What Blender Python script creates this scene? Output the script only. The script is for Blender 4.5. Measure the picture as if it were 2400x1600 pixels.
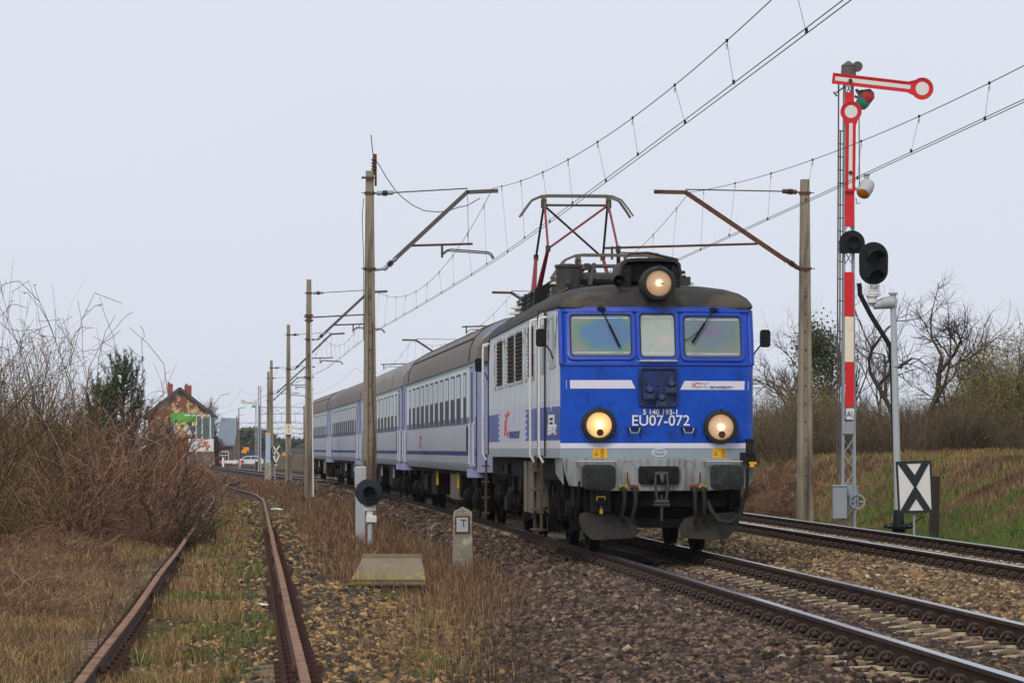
import bpy, bmesh, math, random
import numpy as np
from mathutils import Vector, Matrix
for _o in list(bpy.data.objects): bpy.data.objects.remove(_o)
SC = bpy.context.scene
COL = SC.collection
R = math.radians
# ------------------------------------------------------------------ camera, world, sun, exposure
EYE = 1.44                       # eye height over the rail tops; the world origin lies under the camera
cam_d = bpy.data.cameras.new('camera'); cam = bpy.data.objects.new('camera', cam_d); COL.objects.link(cam)
cam.location = (0, 0, EYE); cam.rotation_euler = (R(90), 0, 0)
cam_d.sensor_width = 36; cam_d.lens = 112.5; cam_d.shift_y = 252/2400
cam_d.clip_start = 0.5; cam_d.clip_end = 6000
SC.camera = cam
SUN_EL, SUN_AZ = 46, -158        # azimuth from +Y, clockwise: behind the camera and to its left
w = bpy.data.worlds.new("World"); SC.world = w; w.use_nodes = True
nt = w.node_tree; nt.nodes.clear()
sky = nt.nodes.new('ShaderNodeTexSky'); sky.sky_type = 'NISHITA'; sky.sun_disc = False
sky.sun_elevation = R(SUN_EL); sky.sun_rotation = R(SUN_AZ); sky.dust_density = 4; sky.air_density = 1.2
mixn = nt.nodes.new('ShaderNodeMix'); mixn.data_type = 'RGBA'; mixn.inputs[0].default_value = 0.93   # closed cloud cover over the clear sky
mixn.inputs[7].default_value = (7.30, 7.78, 8.72, 1)
bg = nt.nodes.new('ShaderNodeBackground'); bg.inputs[1].default_value = 0.1
out = nt.nodes.new('ShaderNodeOutputWorld')
tcw = nt.nodes.new('ShaderNodeTexCoord'); nzw = nt.nodes.new('ShaderNodeTexNoise'); nzw.inputs['Scale'].default_value = 2.2; nzw.inputs['Detail'].default_value = 4
mpw = nt.nodes.new('ShaderNodeMapping'); mpw.inputs[3].default_value = (1, 1, 2.5); rpw = nt.nodes.new('ShaderNodeValToRGB')
rpw.color_ramp.elements[0].position = .3; rpw.color_ramp.elements[1].position = .72; rpw.color_ramp.elements[0].color = (7.05, 7.52, 8.48, 1); rpw.color_ramp.elements[1].color = (7.5, 7.98, 8.9, 1)
nt.links.new(tcw.outputs['Generated'], mpw.inputs[0]); nt.links.new(mpw.outputs[0], nzw.inputs['Vector']); nt.links.new(nzw.outputs[0], rpw.inputs[0]); nt.links.new(rpw.outputs[0], mixn.inputs[7])
nt.links.new(sky.outputs[0], mixn.inputs[6]); nt.links.new(mixn.outputs[2], bg.inputs[0]); nt.links.new(bg.outputs[0], out.inputs[0])
sd = bpy.data.lights.new('sun', 'SUN'); sd.energy = 1.5; sd.angle = R(22); sd.color = (1, .89, .74)
sun = bpy.data.objects.new('sun', sd); COL.objects.link(sun)
_az, _el = R(SUN_AZ), R(SUN_EL)
sun.rotation_euler = Vector((math.sin(_az)*math.cos(_el), math.cos(_az)*math.cos(_el), math.sin(_el))).to_track_quat('Z', 'Y').to_euler()
SC.view_settings.view_transform = 'Standard'; SC.view_settings.look = 'None'
SC.view_settings.exposure = 0.08; SC.view_settings.gamma = 1
SC.render.engine = 'CYCLES'
SC.cycles.max_bounces = 5; SC.cycles.diffuse_bounces = 1; SC.cycles.glossy_bounces = 3; SC.cycles.volume_bounces = 1
SC.cycles.transmission_bounces = 4; SC.cycles.transparent_max_bounces = 8
SC.cycles.use_denoising = True; SC.render.filter_size = 1.15

# ------------------------------------------------------------------ mesh helpers
class MB:
    """collects shapes; build() links them as ONE mesh object"""
    def __init__(s): s.v = []; s.f = []; s.m = []; s.mi = 0
    def add(s, vs, fs):
        n = len(s.v); s.v += [tuple(v) for v in vs]
        for f in fs: s.f.append([i+n for i in f]); s.m.append(s.mi)
        return s
    def box(s, c, d, M=None):
        x, y, z = d[0]/2, d[1]/2, d[2]/2
        vs = [Vector((a*x, b*y, e*z)) for a in (-1, 1) for b in (-1, 1) for e in (-1, 1)]
        if M is not None: vs = [M @ v for v in vs]
        c = Vector(c); vs = [v+c for v in vs]
        return s.add(vs, [(0,1,3,2), (4,6,7,5), (0,4,5,1), (2,3,7,6), (0,2,6,4), (1,5,7,3)])
    def bar(s, p, q, wx, wy, up=(0, 0, 1)):
        p, q = Vector(p), Vector(q); d = (q-p); L = d.length; d.normalize()
        u = Vector(up)
        if abs(d.dot(u)) > .98: u = Vector((1, 0, 0))
        a = d.cross(u).normalized(); b = a.cross(d).normalized()
        M = Matrix((a, d, b)).transposed()
        return s.box((p+q)/2, (wx, L, wy), M)
    def tube(s, pts, r, n=8, cap=True):
        pts = [Vector(p) for p in pts]; k = len(pts)
        rs = r if isinstance(r, (list, tuple)) else [r]*k
        vs = []; fs = []; pa = None
        for i, p in enumerate(pts):
            d = (pts[min(i+1, k-1)]-pts[max(i-1, 0)])
            if d.length < 1e-9: d = Vector((0, 0, 1))
            d.normalize()
            if pa is None:
                u = Vector((0, 0, 1)) if abs(d.z) < .9 else Vector((1, 0, 0))
                a = d.cross(u).normalized()
            else:
                a = pa - d*pa.dot(d)
                a = a.normalized() if a.length > 1e-6 else d.orthogonal().normalized()
            pa = a; b = d.cross(a)
            for j in range(n):
                t = 2*math.pi*j/n
                vs.append(p + (a*math.cos(t)+b*math.sin(t))*rs[i])
        for i in range(k-1):
            for j in range(n):
                fs.append((i*n+j, i*n+(j+1) % n, (i+1)*n+(j+1) % n, (i+1)*n+j))
        if cap: fs += [tuple(range(n))[::-1], tuple((k-1)*n+j for j in range(n))]
        return s.add(vs, fs)
    def lathe(s, prof, o, axis=(0, 0, 1), n=20, cap=True):
        """prof: (radius, distance along the axis)"""
        d = Vector(axis).normalized(); a = d.orthogonal().normalized(); b = d.cross(a); o = Vector(o)
        vs = []; fs = []; k = len(prof)
        for r, h in prof:
            for j in range(n):
                t = 2*math.pi*j/n; vs.append(o+d*h+(a*math.cos(t)+b*math.sin(t))*r)
        for i in range(k-1):
            for j in range(n): fs.append((i*n+j, i*n+(j+1) % n, (i+1)*n+(j+1) % n, (i+1)*n+j))
        if cap: fs += [tuple(range(n))[::-1], tuple((k-1)*n+j for j in range(n))]
        return s.add(vs, fs)
    def prism(s, pts, f0, f1):
        """2-D outline to two 3-D faces by the maps f0, f1"""
        n = len(pts)
        vs = [f0(*p) for p in pts]+[f1(*p) for p in pts]
        fs = [tuple(range(n)), tuple(range(2*n-1, n-1, -1))]+[(i, n+i, n+(i+1) % n, (i+1) % n) for i in range(n)]
        return s.add(vs, fs)
    def xz(s, pts, y0, y1): return s.prism(pts, lambda a, b: (a, y0, b), lambda a, b: (a, y1, b))
    def yz(s, pts, x0, x1): return s.prism(pts, lambda a, b: (x0, a, b), lambda a, b: (x1, a, b))
    def xy(s, pts, z0, z1): return s.prism(pts, lambda a, b: (a, b, z0), lambda a, b: (a, b, z1))
    def ring(s, outer, inner, f0, f1):
        n = len(outer)
        vs = [f0(*p) for p in outer]+[f0(*p) for p in inner]+[f1(*p) for p in outer]+[f1(*p) for p in inner]
        fs = []
        for i in range(n):
            j = (i+1) % n
            fs += [(i, j, n+j, n+i), (2*n+i, 3*n+i, 3*n+j, 2*n+j), (i, 2*n+i, 2*n+j, j), (n+i, n+j, 3*n+j, 3*n+i)]
        return s.add(vs, fs)
    def loft(s, rings, closed=True, cap0=False, cap1=False):
        n = len(rings[0]); vs = [p for r in rings for p in r]; fs = []
        for i in range(len(rings)-1):
            for j in range(n if closed else n-1):
                fs.append((i*n+j, i*n+(j+1) % n, (i+1)*n+(j+1) % n, (i+1)*n+j))
        if cap0: fs.append(tuple(range(n))[::-1])
        if cap1: fs.append(tuple((len(rings)-1)*n+j for j in range(n)))
        return s.add(vs, fs)
    def build(s, name, mats, parent=None, loc=None, rz=None, smooth=None, bevel=0, label=None):
        me = bpy.data.meshes.new(name); me.from_pydata(s.v, [], s.f)
        mats = mats if isinstance(mats, (list, tuple)) else [mats]
        for m_ in mats: me.materials.append(m_)
        if len(mats) > 1: me.polygons.foreach_set('material_index', s.m)
        bm = bmesh.new(); bm.from_mesh(me); bmesh.ops.recalc_face_normals(bm, faces=bm.faces); bm.to_mesh(me); bm.free()
        if smooth: me.shade_smooth(); me.set_sharp_from_angle(angle=R(smooth))
        me.update()
        o = bpy.data.objects.new(name, me); COL.objects.link(o)
        if parent is not None: o.parent = parent
        if loc is not None: o.location = loc
        if rz is not None: o.rotation_euler = (0, 0, rz)
        if bevel:
            b = o.modifiers.new('bevel', 'BEVEL'); b.width = bevel; b.segments = 2; b.limit_method = 'ANGLE'; b.angle_limit = R(40)
        if label: o['label'] = label
        return o

def rrect(w_, h_, r, cx=0, cz=0, n=4):
    pts = []
    for qx, qz, a0 in ((1, 1, 0), (-1, 1, 90), (-1, -1, 180), (1, -1, 270)):
        for i in range(n+1):
            t = R(a0+90*i/n); pts.append((cx+qx*(w_/2-r)+r*math.cos(t), cz+qz*(h_/2-r)+r*math.sin(t)))
    return pts
def circ(r, cx=0, cz=0, n=20): return [(cx+r*math.cos(2*math.pi*i/n), cz+r*math.sin(2*math.pi*i/n)) for i in range(n)]
def tag(o, label=None, cat=None, group=None, kind=None):
    if label: o['label'] = label
    if cat: o['category'] = cat
    if group: o['group'] = group
    if kind: o['kind'] = kind
    return o
def empty(name, loc=(0, 0, 0), rz=0, label=None, cat=None, group=None):
    o = bpy.data.objects.new(name, None); COL.objects.link(o); o.empty_display_size = .3
    o.location = loc; o.rotation_euler = (0, 0, rz); return tag(o, label, cat, group)
KIDS = {}
def copy_tree(o, parent=None):
    c = o.copy(); COL.objects.link(c)
    if parent is not None: c.parent = parent; c.matrix_parent_inverse = o.matrix_parent_inverse.copy()
    for ch in [x for x in bpy.data.objects if x.parent == o]: copy_tree(ch, c)
    return c
def mesh_np(name, verts, faces, mats, tint=None, parent=None, smooth=False):
    """big meshes from arrays; tint: one float per vertex"""
    me = bpy.data.meshes.new(name); nv, nf, k = len(verts), len(faces), faces.shape[1]
    me.vertices.add(nv); me.vertices.foreach_set('co', np.asarray(verts, np.float32).ravel())
    me.loops.add(nf*k); me.loops.foreach_set('vertex_index', np.asarray(faces, np.int32).ravel())
    me.polygons.add(nf); me.polygons.foreach_set('loop_start', np.arange(0, nf*k, k, dtype=np.int32))
    try: me.polygons.foreach_set('loop_total', np.full(nf, k, np.int32))
    except Exception: pass
    if tint is not None:
        a = me.attributes.new('tint', 'FLOAT', 'POINT'); a.data.foreach_set('value', np.asarray(tint, np.float32))
    me.update(calc_edges=True); me.validate()
    for m_ in (mats if isinstance(mats, (list, tuple)) else [mats]): me.materials.append(m_)
    if smooth: me.shade_smooth()
    o = bpy.data.objects.new(name, me); COL.objects.link(o)
    if parent is not None: o.parent = parent
    return o

# ------------------------------------------------------------------ materials
def lin(c):
    if len(c) == 4: c = c[:3]
    return tuple(((x/255)/12.92 if x/255 <= .04045 else ((x/255+.055)/1.055)**2.4) for x in c)+(1,)
class NT:
    def __init__(s, name):
        s.m = bpy.data.materials.new(name); s.m.use_nodes = True; s.t = s.m.node_tree
        s.b = s.t.nodes['Principled BSDF']
    def n(s, typ, **kw):
        x = s.t.nodes.new('ShaderNode'+typ)
        for k, v in kw.items():
            if k.startswith('i_'): x.inputs[int(k[2:])].default_value = v
            else: setattr(x, k, v)
        return x
    def l(s, a, b): s.t.links.new(a, b)
    def noise(s, vec, scale, detail=4, rough=.6, stretch=None):
        if stretch:
            mp = s.n('Mapping'); mp.inputs[3].default_value = stretch; s.l(vec, mp.inputs[0]); vec = mp.outputs[0]
        x = s.n('TexNoise'); x.inputs['Scale'].default_value = scale; x.inputs['Detail'].default_value = detail; x.inputs['Roughness'].default_value = rough
        s.l(vec, x.inputs['Vector']); return x.outputs[0]
    def ramp(s, fac, stops, interp='LINEAR'):
        x = s.n('ValToRGB'); x.color_ramp.interpolation = interp; e = x.color_ramp.elements
        while len(e) < len(stops): e.new(.5)
        for q, (p, c) in zip(e, stops):
            q.position = p; q.color = c if len(c) == 4 else tuple(c)+(1,)
        s.l(fac, x.inputs[0]); return x.outputs[0]
    def mix(s, fac, a, b, mode='MIX'):
        x = s.n('Mix', data_type='RGBA', blend_type=mode)
        for i, v in ((0, fac), (6, a), (7, b)):
            if hasattr(v, 'is_linked'): s.l(v, x.inputs[i])
            else: x.inputs[i].default_value = v
        return x.outputs[2]
    def bump(s, h, strength, dist=.01):
        x = s.n('Bump'); x.inputs['Strength'].default_value = strength; x.inputs['Distance'].default_value = dist
        s.l(h, x.inputs['Height']); s.l(x.outputs[0], s.b.inputs['Normal'])
    def obj(s): return s.n('TexCoord').outputs['Object']
    def xyz(s, v): x = s.n('SeparateXYZ'); s.l(v, x.inputs[0]); return x.outputs
    def math(s, op, a, b=0.0, c=None):
        x = s.n('Math', operation=op)
        for i, v in enumerate((a, b) if c is None else (a, b, c)):
            if hasattr(v, 'is_linked'): s.l(v, x.inputs[i])
            else: x.inputs[i].default_value = v
        return x.outputs[0]
def K(c, k): return tuple(x*k for x in c[:3])+(1,)
def mat(name, c, var=.25, scale=6, rough=.7, metal=0, bump=.15, bscale=60, stain=None, sscale=3, sthr=.55, streak=False, spec=.5, coat=0):
    """a paint, stone or metal with uneven tone, optional stains or vertical streaks, and fine relief"""
    t = NT(name); v = t.obj(); c = lin(c)
    col = t.mix(t.noise(v, scale), K(c, 1-var), K(c, 1+var))
    if stain:
        nz = t.noise(v, sscale, 6, .65, (1.6, 1.6, .16) if streak else None)
        fac = t.ramp(nz, [(sthr-.06, (0, 0, 0)), (sthr+.1, (1, 1, 1))])
        col = t.mix(fac, col, lin(stain))
    t.l(col, t.b.inputs['Base Color'])
    t.b.inputs['Roughness'].default_value = rough; t.b.inputs['Metallic'].default_value = metal
    t.b.inputs['Specular IOR Level'].default_value = spec; t.b.inputs['Coat Weight'].default_value = coat
    if bump: t.bump(t.noise(v, bscale, 3), bump)
    return t.m
def tinted(name, stops, rough=.85, trans=0, spec=.3):
    """plants and stones: tone from the per-piece attribute 'tint'"""
    t = NT(name); a = t.n('Attribute', attribute_name='tint')
    t.l(t.ramp(a.outputs['Fac'], [(p, lin(c)) for p, c in stops]), t.b.inputs['Base Color'])
    t.b.inputs['Roughness'].default_value = rough; t.b.inputs['Specular IOR Level'].default_value = spec
    return t.m
M = {}
M['steel_dark'] = mat('dark_steel', (52, 50, 48), .4, 5, .6, 0, .2, stain=(84, 66, 52), sscale=4, sthr=.6)
M['black'] = mat('black_paint', (24, 26, 28), .3, 8, .6, 0, .1, spec=.25)
M['underframe'] = mat('grimy_underframe', (15, 14, 13), .5, 4, .85, 0, .35, 40, stain=(46, 40, 33), sscale=5, sthr=.62, spec=.2)  # grime stains; near-black base also deepens the shade under the train
M['under_light'] = mat('dusty_equipment_paint', (104, 96, 82), .25, 5, .7, 0, .15, stain=(70, 62, 54), sscale=5, sthr=.55, streak=True)
M['rubber'] = mat('rubber', (44, 46, 45), .3, 12, .6, 0, .15, stain=(62, 60, 56), sscale=9, sthr=.62, spec=.25)
M['white'] = mat('white_paint', (226, 226, 224), .06, 6, .5, 0, .03, stain=(170, 160, 140), sscale=4, sthr=.68)
M['grey'] = mat('grey_paint', (176, 182, 186), .1, 5, .5, 0, .05, stain=(120, 112, 100), sscale=6, sthr=.66, streak=True)
M['red'] = mat('red_enamel', (214, 22, 34), .12, 5, .45, 0, .04, stain=(120, 24, 24), sscale=5, sthr=.7)
M['cream'] = mat('cream_enamel', (236, 224, 200), .06, 4, .5, 0, .04, stain=(206, 180, 140), sscale=3, sthr=.62)
M['rust'] = mat('rusty_steel', (104, 64, 44), .4, 9, .85, 0, .4, 70, stain=(62, 44, 36), sscale=6, sthr=.55)
M['rust_grey'] = mat('weathered_steel', (92, 90, 88), .3, 7, .7, .2, .2, stain=(110, 76, 54), sscale=5, sthr=.56)
M['galv'] = mat('galvanised_steel', (158, 166, 172), .15, 7, .5, .3, .1, stain=(110, 104, 96), sscale=6, sthr=.64, streak=True)
M['wire'] = mat('copper_wire', (26, 32, 29), .2, 3, .6, .2, 0)
M['porcelain'] = mat('brown_porcelain', (66, 46, 40), .2, 5, .3, 0, 0)
M['white_porc'] = mat('white_porcelain', (206, 200, 186), .15, 6, .4, 0, .05)
M['concrete'] = mat('weathered_concrete', (146, 136, 120), .25, 3, .9, 0, .6, 45, stain=(90, 82, 71), sscale=2.4, sthr=.52, streak=True)
M['concrete_pale'] = mat('pale_concrete', (138, 133, 118), .25, 5, .9, 0, .6, 50, stain=(196, 192, 180), sscale=7, sthr=.57)
M['yellow'] = mat('yellow_paint', (232, 176, 20), .08, 6, .5, 0, .02)
M['orange'] = mat('orange_panel', (240, 150, 40), .08, 3, .6, 0, .02)
M['green_lens'] = mat('green_glass', (0, 110, 84), .2, 8, .15, 0, 0)
M['red_lens'] = mat('red_glass', (176, 44, 44), .2, 8, .2, 0, 0)
M['amber_lens'] = mat('amber_glass', (196, 110, 10), .25, 8, .15, 0, 0)
M['brick'] = mat('brick_wall', (130, 78, 60), .35, 14, .9, 0, .3, 30)
M['glass_dark'] = mat('dark_window_glass', (44, 52, 58), .3, 2, .08, 0, 0)
def text(body, h, m, parent, fmap, name='lettering', ext=.003, sx=1.0, shear=0, align='CENTER', bold=0):
    """letters of cap height h as a mesh; fmap(x, z, d) places them, d = depth towards the reader"""
    cu = bpy.data.curves.new(name, 'FONT'); cu.body = body; cu.size = h/.73; cu.align_x = align; cu.align_y = 'CENTER'
    cu.extrude = ext; cu.shear = shear; cu.resolution_u = 4; cu.offset = bold*h
    ob = bpy.data.objects.new(name+'_src', cu); COL.objects.link(ob)
    dg = bpy.context.evaluated_depsgraph_get(); me = bpy.data.meshes.new_from_object(ob.evaluated_get(dg))
    bpy.data.objects.remove(ob)
    for v in me.vertices: v.co = Vector(fmap(v.co.x*sx, v.co.y, v.co.z+ext))
    me.materials.clear(); me.materials.append(m); me.name = name
    o = bpy.data.objects.new(name, me); COL.objects.link(o); o.parent = parent; return o

# ------------------------------------------------------------------ the lie of the land
def xc(Y):
    Y = np.asarray(Y, float); q = np.clip(Y, -40, 230); e = Y-q
    b = 2.95-.0801*(q-33)-.000107*(q-33)**2
    return b+e*(-.0801-.000214*(q-33))
def off2(Y): return 4.6+.0095*(np.clip(Y, 35, 85)-42)
def xc2(Y): return xc(Y)+off2(Y)
_T3 = np.array([(-40, 2.85), (10, -1.21), (21.1, -2.11), (55.7, -4.92), (90, -7.7), (101, -8.62), (109, -9.45), (117, -10.4), (126, -11.65), (135, -12.75), (143, -13.5), (156, -14.3), (175, -15.7), (210, -19), (260, -24.5), (400, -42), (700, -84)])
_yy = np.arange(-40, 700, 1.0); _xx = np.interp(_yy, _T3[:, 0], _T3[:, 1])
_xs = _xx.copy(); _k = np.ones(9)/9
_xs[8:-8] = np.convolve(_xx, _k, 'same')[8:-8]
def xc3(Y): return np.interp(Y, _yy, _xs)
def fall(Y): return np.interp(Y, [140, 215, 430, 1500], [0, -.35, -.72, -.9])
_U = [-900, -60, -9, -7.2, -4.9, -4.3, -3.3, -2.7, -1.9, -1.5, 6.1, 6.9, 8.5, 11.6, 16, 24, 60, 900]
_Z = [.6, -.1, -.22, -.30, -.30, -.40, -.56, -.52, -.3, -.2, -.2, -.42, -.45, 1.05, 1.22, 1.3, 1.5, 2.0]
def edge(Y): return -1.75-.070*np.clip(51-np.asarray(Y, float), 0, 32)   # where the brown ballast ends
def gz(X, Y):
    X = np.asarray(X, float); Y = np.asarray(Y, float)
    u = X-xc(Y); z = np.interp(u, _U, _Z)+fall(Y)
    rough = np.interp(u, [-7.3, -4.6, -3.5, -2, -1.5, 6.1, 7, 10], [1, .25, .8, .3, .1, .1, .6, 1.6])
    ue = edge(Y); k = np.clip((-1.5-u)/np.maximum(-1.5-ue, .2), 0, 1.25)
    z = np.where((u < -1.5) & (u > ue-.3*(-1.5-ue)) & (Y < 51), np.maximum(z, -.2-.22*k+fall(Y)), z)
    return z+rough*(.035*np.sin(X*1.7+Y*.6)+.03*np.sin(X*.9-Y*1.3+1)+.02*np.sin(X*4.1+Y*2.7))
def px(x, y, Y):  # a photograph point (2400 wide) at distance Y -> X, Z
    return (x-1200)/7500*Y, EYE+(1052-y)/7500*Y
def pd(x, y, Y): return px(x*1.02041, y*1.02041, Y)
# ------------------------------------------------------------------ ground
rng = np.random.default_rng(7)
def ground_material():
    t = NT('ground'); v = t.obj()
    def at(n): return t.n('Attribute', attribute_name=n).outputs['Fac']
    n1 = t.noise(v, 1.1, 6, .65); n2 = t.noise(v, 9, 5, .7); n3 = t.noise(v, 34, 3, .7)
    vor = t.n('TexVoronoi'); vor.inputs['Scale'].default_value = 16; t.l(v, vor.inputs['Vector'])
    soil = t.mix(n2, lin((62, 50, 40)), lin((96, 78, 60)))
    gr = t.mix(t.ramp(n1, [(.42, (0, 0, 0)), (.62, (1, 1, 1))]), lin((100, 80, 56)), lin((92, 86, 50)))
    gr = t.mix(n3, K(lin((70, 56, 44)), 1), gr)
    brown = t.mix(vor.outputs['Color'], lin((34, 28, 25)), lin((70, 57, 49)))
    ochre = t.mix(vor.outputs['Color'], lin((48, 40, 31)), lin((98, 80, 56)))
    moss = t.mix(n3, lin((84, 86, 20)), lin((150, 142, 30)))
    col = t.mix(at('w_grass'), soil, gr); col = t.mix(at('w_ochre'), col, ochre); col = t.mix(at('w_brown'), col, brown)
    mk = t.math('MULTIPLY', at('w_moss'), t.ramp(n2, [(.4, (0, 0, 0)), (.52, (1, 1, 1))]))
    col = t.mix(mk, col, moss)
    t.l(col, t.b.inputs['Base Color']); t.b.inputs['Roughness'].default_value = .95; t.b.inputs['Specular IOR Level'].default_value = .2
    t.bump(t.math('ADD', n3, vor.outputs['Distance']), .7, .03)
    return t.m
def make_ground():
    Y = np.concatenate([np.arange(-15, 20, 1.5), np.arange(20, 95, .3), np.arange(95, 260, 1.5), np.linspace(262, 1500, 60)])
    U = np.concatenate([[-900, -600, -350, -200, -120, -80, -55, -40, -30, -24, -20, -17, -15, -13.5], np.arange(-12.5, 12.5, .16),
                        np.arange(12.6, 40, 1.0), [45, 55, 70, 95, 140, 220, 350, 600, 900]])
    UU, YY = np.meshgrid(U, Y); XX = UU+xc(YY); ZZ = gz(XX, YY)
    ny, nx = UU.shape
    idx = np.arange(ny*nx).reshape(ny, nx)
    f = np.stack([idx[:-1, :-1], idx[:-1, 1:], idx[1:, 1:], idx[1:, :-1]], -1).reshape(-1, 4)
    o = mesh_np('ground', np.stack([XX, YY, ZZ], -1).reshape(-1, 3), f, ground_material(), smooth=True)
    u = UU.ravel(); x = XX.ravel(); y = YY.ravel(); w3 = x-xc3(y)
    nz = .35*np.sin(x*2.3+y*.9)+.3*np.sin(y*.7-x*1.1)
    def band(a, lo, hi, s=.5): return np.clip((a-lo)/s+.5, 0, 1)*np.clip((hi-a)/s+.5, 0, 1)
    W = {'w_brown': np.clip((u+nz*.35-edge(y)+.1)/.5+.5, 0, 1)*np.clip((.8-u)/.5+.5, 0, 1),
         'w_ochre': np.maximum(band(u, .75, 6.5, .3), band(w3+nz*.3, -.9, 2.2, .7)*np.clip((125-y)/40, 0, 1)),
         'w_grass': np.maximum(band(u, -900, -4.6, 1.5), band(u, 6.8, 900, .6)),
         'w_moss': np.exp(-(((u-edge(y)+.05)/.55)**2+((y-21.8)/3.0)**2))*1.9}
    for k, a in W.items():
        at = o.data.attributes.new(k, 'FLOAT', 'POINT'); at.data.foreach_set('value', np.clip(a, 0, 1).astype(np.float32))
    return tag(o, 'trackside ground of soil, dry grass and ballast rising to a bank', 'ground', kind='structure')
make_ground()

# ------------------------------------------------------------------ stones
CUBE = np.array([(a, b, c) for a in (-1, 1) for b in (-1, 1) for c in (-1, 1)], float)
CF = np.array([(0,1,3,2), (4,6,7,5), (0,4,5,1), (2,3,7,6), (0,2,6,4), (1,5,7,3)])
def rand_rot(n):
    q = rng.normal(size=(n, 4)); q /= np.linalg.norm(q, axis=1, keepdims=True); a, b, c, d = q.T
    return np.stack([1-2*(c*c+d*d), 2*(b*c-a*d), 2*(b*d+a*c), 2*(b*c+a*d), 1-2*(b*b+d*d), 2*(c*d-a*b), 2*(b*d-a*c), 2*(c*d+a*b), 1-2*(b*b+c*c)], -1).reshape(n, 3, 3)
def stones(name, P, size, m, label):
    n = len(P)
    base = CUBE[None]*(1+rng.uniform(-.55, .25, (n, 8, 3)))*rng.uniform(.55, 1.1, (n, 1, 3))
    v = np.einsum('nij,nkj->nki', rand_rot(n), base)*size[:, None, None]*.5
    v[:, :, 2] *= .85
    v += P[:, None, :]
    f = (CF[None]+8*np.arange(n)[:, None, None]).reshape(-1, 4)
    o = mesh_np(name, v.reshape(-1, 3), f, m, np.repeat(rng.uniform(0, 1, n), 8))
    return tag(o, label, 'ballast', kind='stuff')
def scatter(u0, u1, y0, y1, n, base='t1'):
    t = rng.uniform(0, 1, n); Y = y0*(y1/y0)**t if False else 1/(1/y0+(1/y1-1/y0)*t)   # denser towards the near end
    U = rng.uniform(u0, u1, n)
    return (xc(Y) if base == 't1' else xc3(Y))+U, Y, U
def put(X, Y, s, lift=.25): return np.stack([X, Y, gz(X, Y)+s*rng.uniform(-.15, lift, len(X))], -1)
M['st_brown'] = tinted('brown_ballast', [(0, (34, 28, 25)), (.3, (58, 47, 41)), (.65, (88, 71, 61)), (.9, (120, 95, 80)), (.99, (134, 116, 84)), (1, (166, 156, 142))], .9)
M['st_ochre'] = tinted('ochre_ballast', [(0, (52, 44, 36)), (.3, (86, 70, 53)), (.6, (122, 98, 70)), (.9, (152, 124, 88)), (1, (190, 172, 140))], .9)
M['st_mixed'] = tinted('mixed_gravel', [(0, (44, 39, 35)), (.35, (74, 63, 52)), (.6, (104, 86, 66)), (.85, (150, 116, 72)), (1, (182, 152, 106))], .9)
def sz(Y, lo=.028, hi=.064):
    return rng.uniform(lo, hi, len(Y))*rng.choice([1, 1, 1, 1.35], len(Y))*np.interp(Y, [20, 35, 90, 170], [1, 1.1, 1.9, 3.4])
P = []; S = []
X, Y, U = scatter(0, 1, 19, 170, 80000); U = edge(Y)-.35+(-.84-edge(Y)+.35)*U; X = xc(Y)+U; k = rng.uniform(0, 1, len(Y)) < np.clip((U-edge(Y)+.35)/.75+.05, 0, 1)*np.where((Y < 25) & (U < edge(Y)+.45), .12, 1)
k &= ~((np.abs(X-xc(Y)+1.05) < .30) & (Y < 27) & (np.abs(((Y-19)/.62+.5) % 1-.5) < .42) & (rng.uniform(0, 1, len(Y)) < 1.3-.0*Y))
X, Y = X[k], Y[k]; s = sz(Y); P.append(put(X, Y, s)); S.append(s)
X, Y, U = scatter(-.62, .62, 19, 46, 19000)
ph = np.abs(((Y-19)/.62+.5) % 1-.5); k = (ph > .23) | (rng.uniform(0, 1, len(Y)) < np.interp(U, [-.6, -.1, .15, .6], [.55, .5, .10, .03])); X, Y = X[k], Y[k]
s = sz(Y, .03, .055); P.append(put(X, Y, s, .1)-[0, 0, .010]); S.append(s)
stones('brown_ballast', np.concatenate(P), np.concatenate(S), M['st_brown'], 'reddish brown crushed stone under the locomotive track')
X, Y, U = scatter(.86, 4.0, 22, 95, 56000); k = (U < off2(Y)-1.3)
X, Y = X[k], Y[k]
_t = 1/(1/36+(1/95-1/36)*rng.uniform(0, 1, 34000)); _o = np.where(rng.uniform(0, 1, 34000) < .7, rng.uniform(-1.5, -.84, 34000), rng.uniform(-.66, .66, 34000)); _q = np.abs(((_t-36.2)/.62) % 1-.5) < .27; _t, _o = _t[_q], _o[_q]
s = sz(Y); _s = np.full(len(_t), .045); s = np.concatenate([s, _s]); X = np.concatenate([X, xc2(_t)+_o]); Y = np.concatenate([Y, _t]); _p = put(X, Y, s); _p[-len(_t):, 2] += .004; stones('ochre_ballast', _p, s, M['st_ochre'], 'ochre crushed stone lying between the two main tracks')
P = []; S = []
X, Y, U = scatter(.85, 3.3, 19, 120, 44000, 't3'); k = rng.uniform(0, 1, len(Y)) < np.clip((3.1-U)/.9+.1, 0, 1)*np.clip((120-Y)/60, .1, 1)
k &= X < xc(Y)+edge(Y)-.15+rng.uniform(-.5, .25, len(Y)); X, Y = X[k], Y[k]; s = sz(Y, .026, .062); P.append(put(X, Y, s, .3)); S.append(s)
X, Y, U = scatter(-.66, .66, 19, 110, 22000, 't3'); k = rng.uniform(0, 1, len(Y)) < np.clip((U+.75)/1.1, .1, .85)
X, Y = X[k], Y[k]; s = sz(Y, .024, .058); P.append(put(X, Y, s, .15)); S.append(s)
stones('mixed_gravel', np.concatenate(P), np.concatenate(S), M['st_mixed'], 'grey and ochre gravel around the rusty disused rails')

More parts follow.
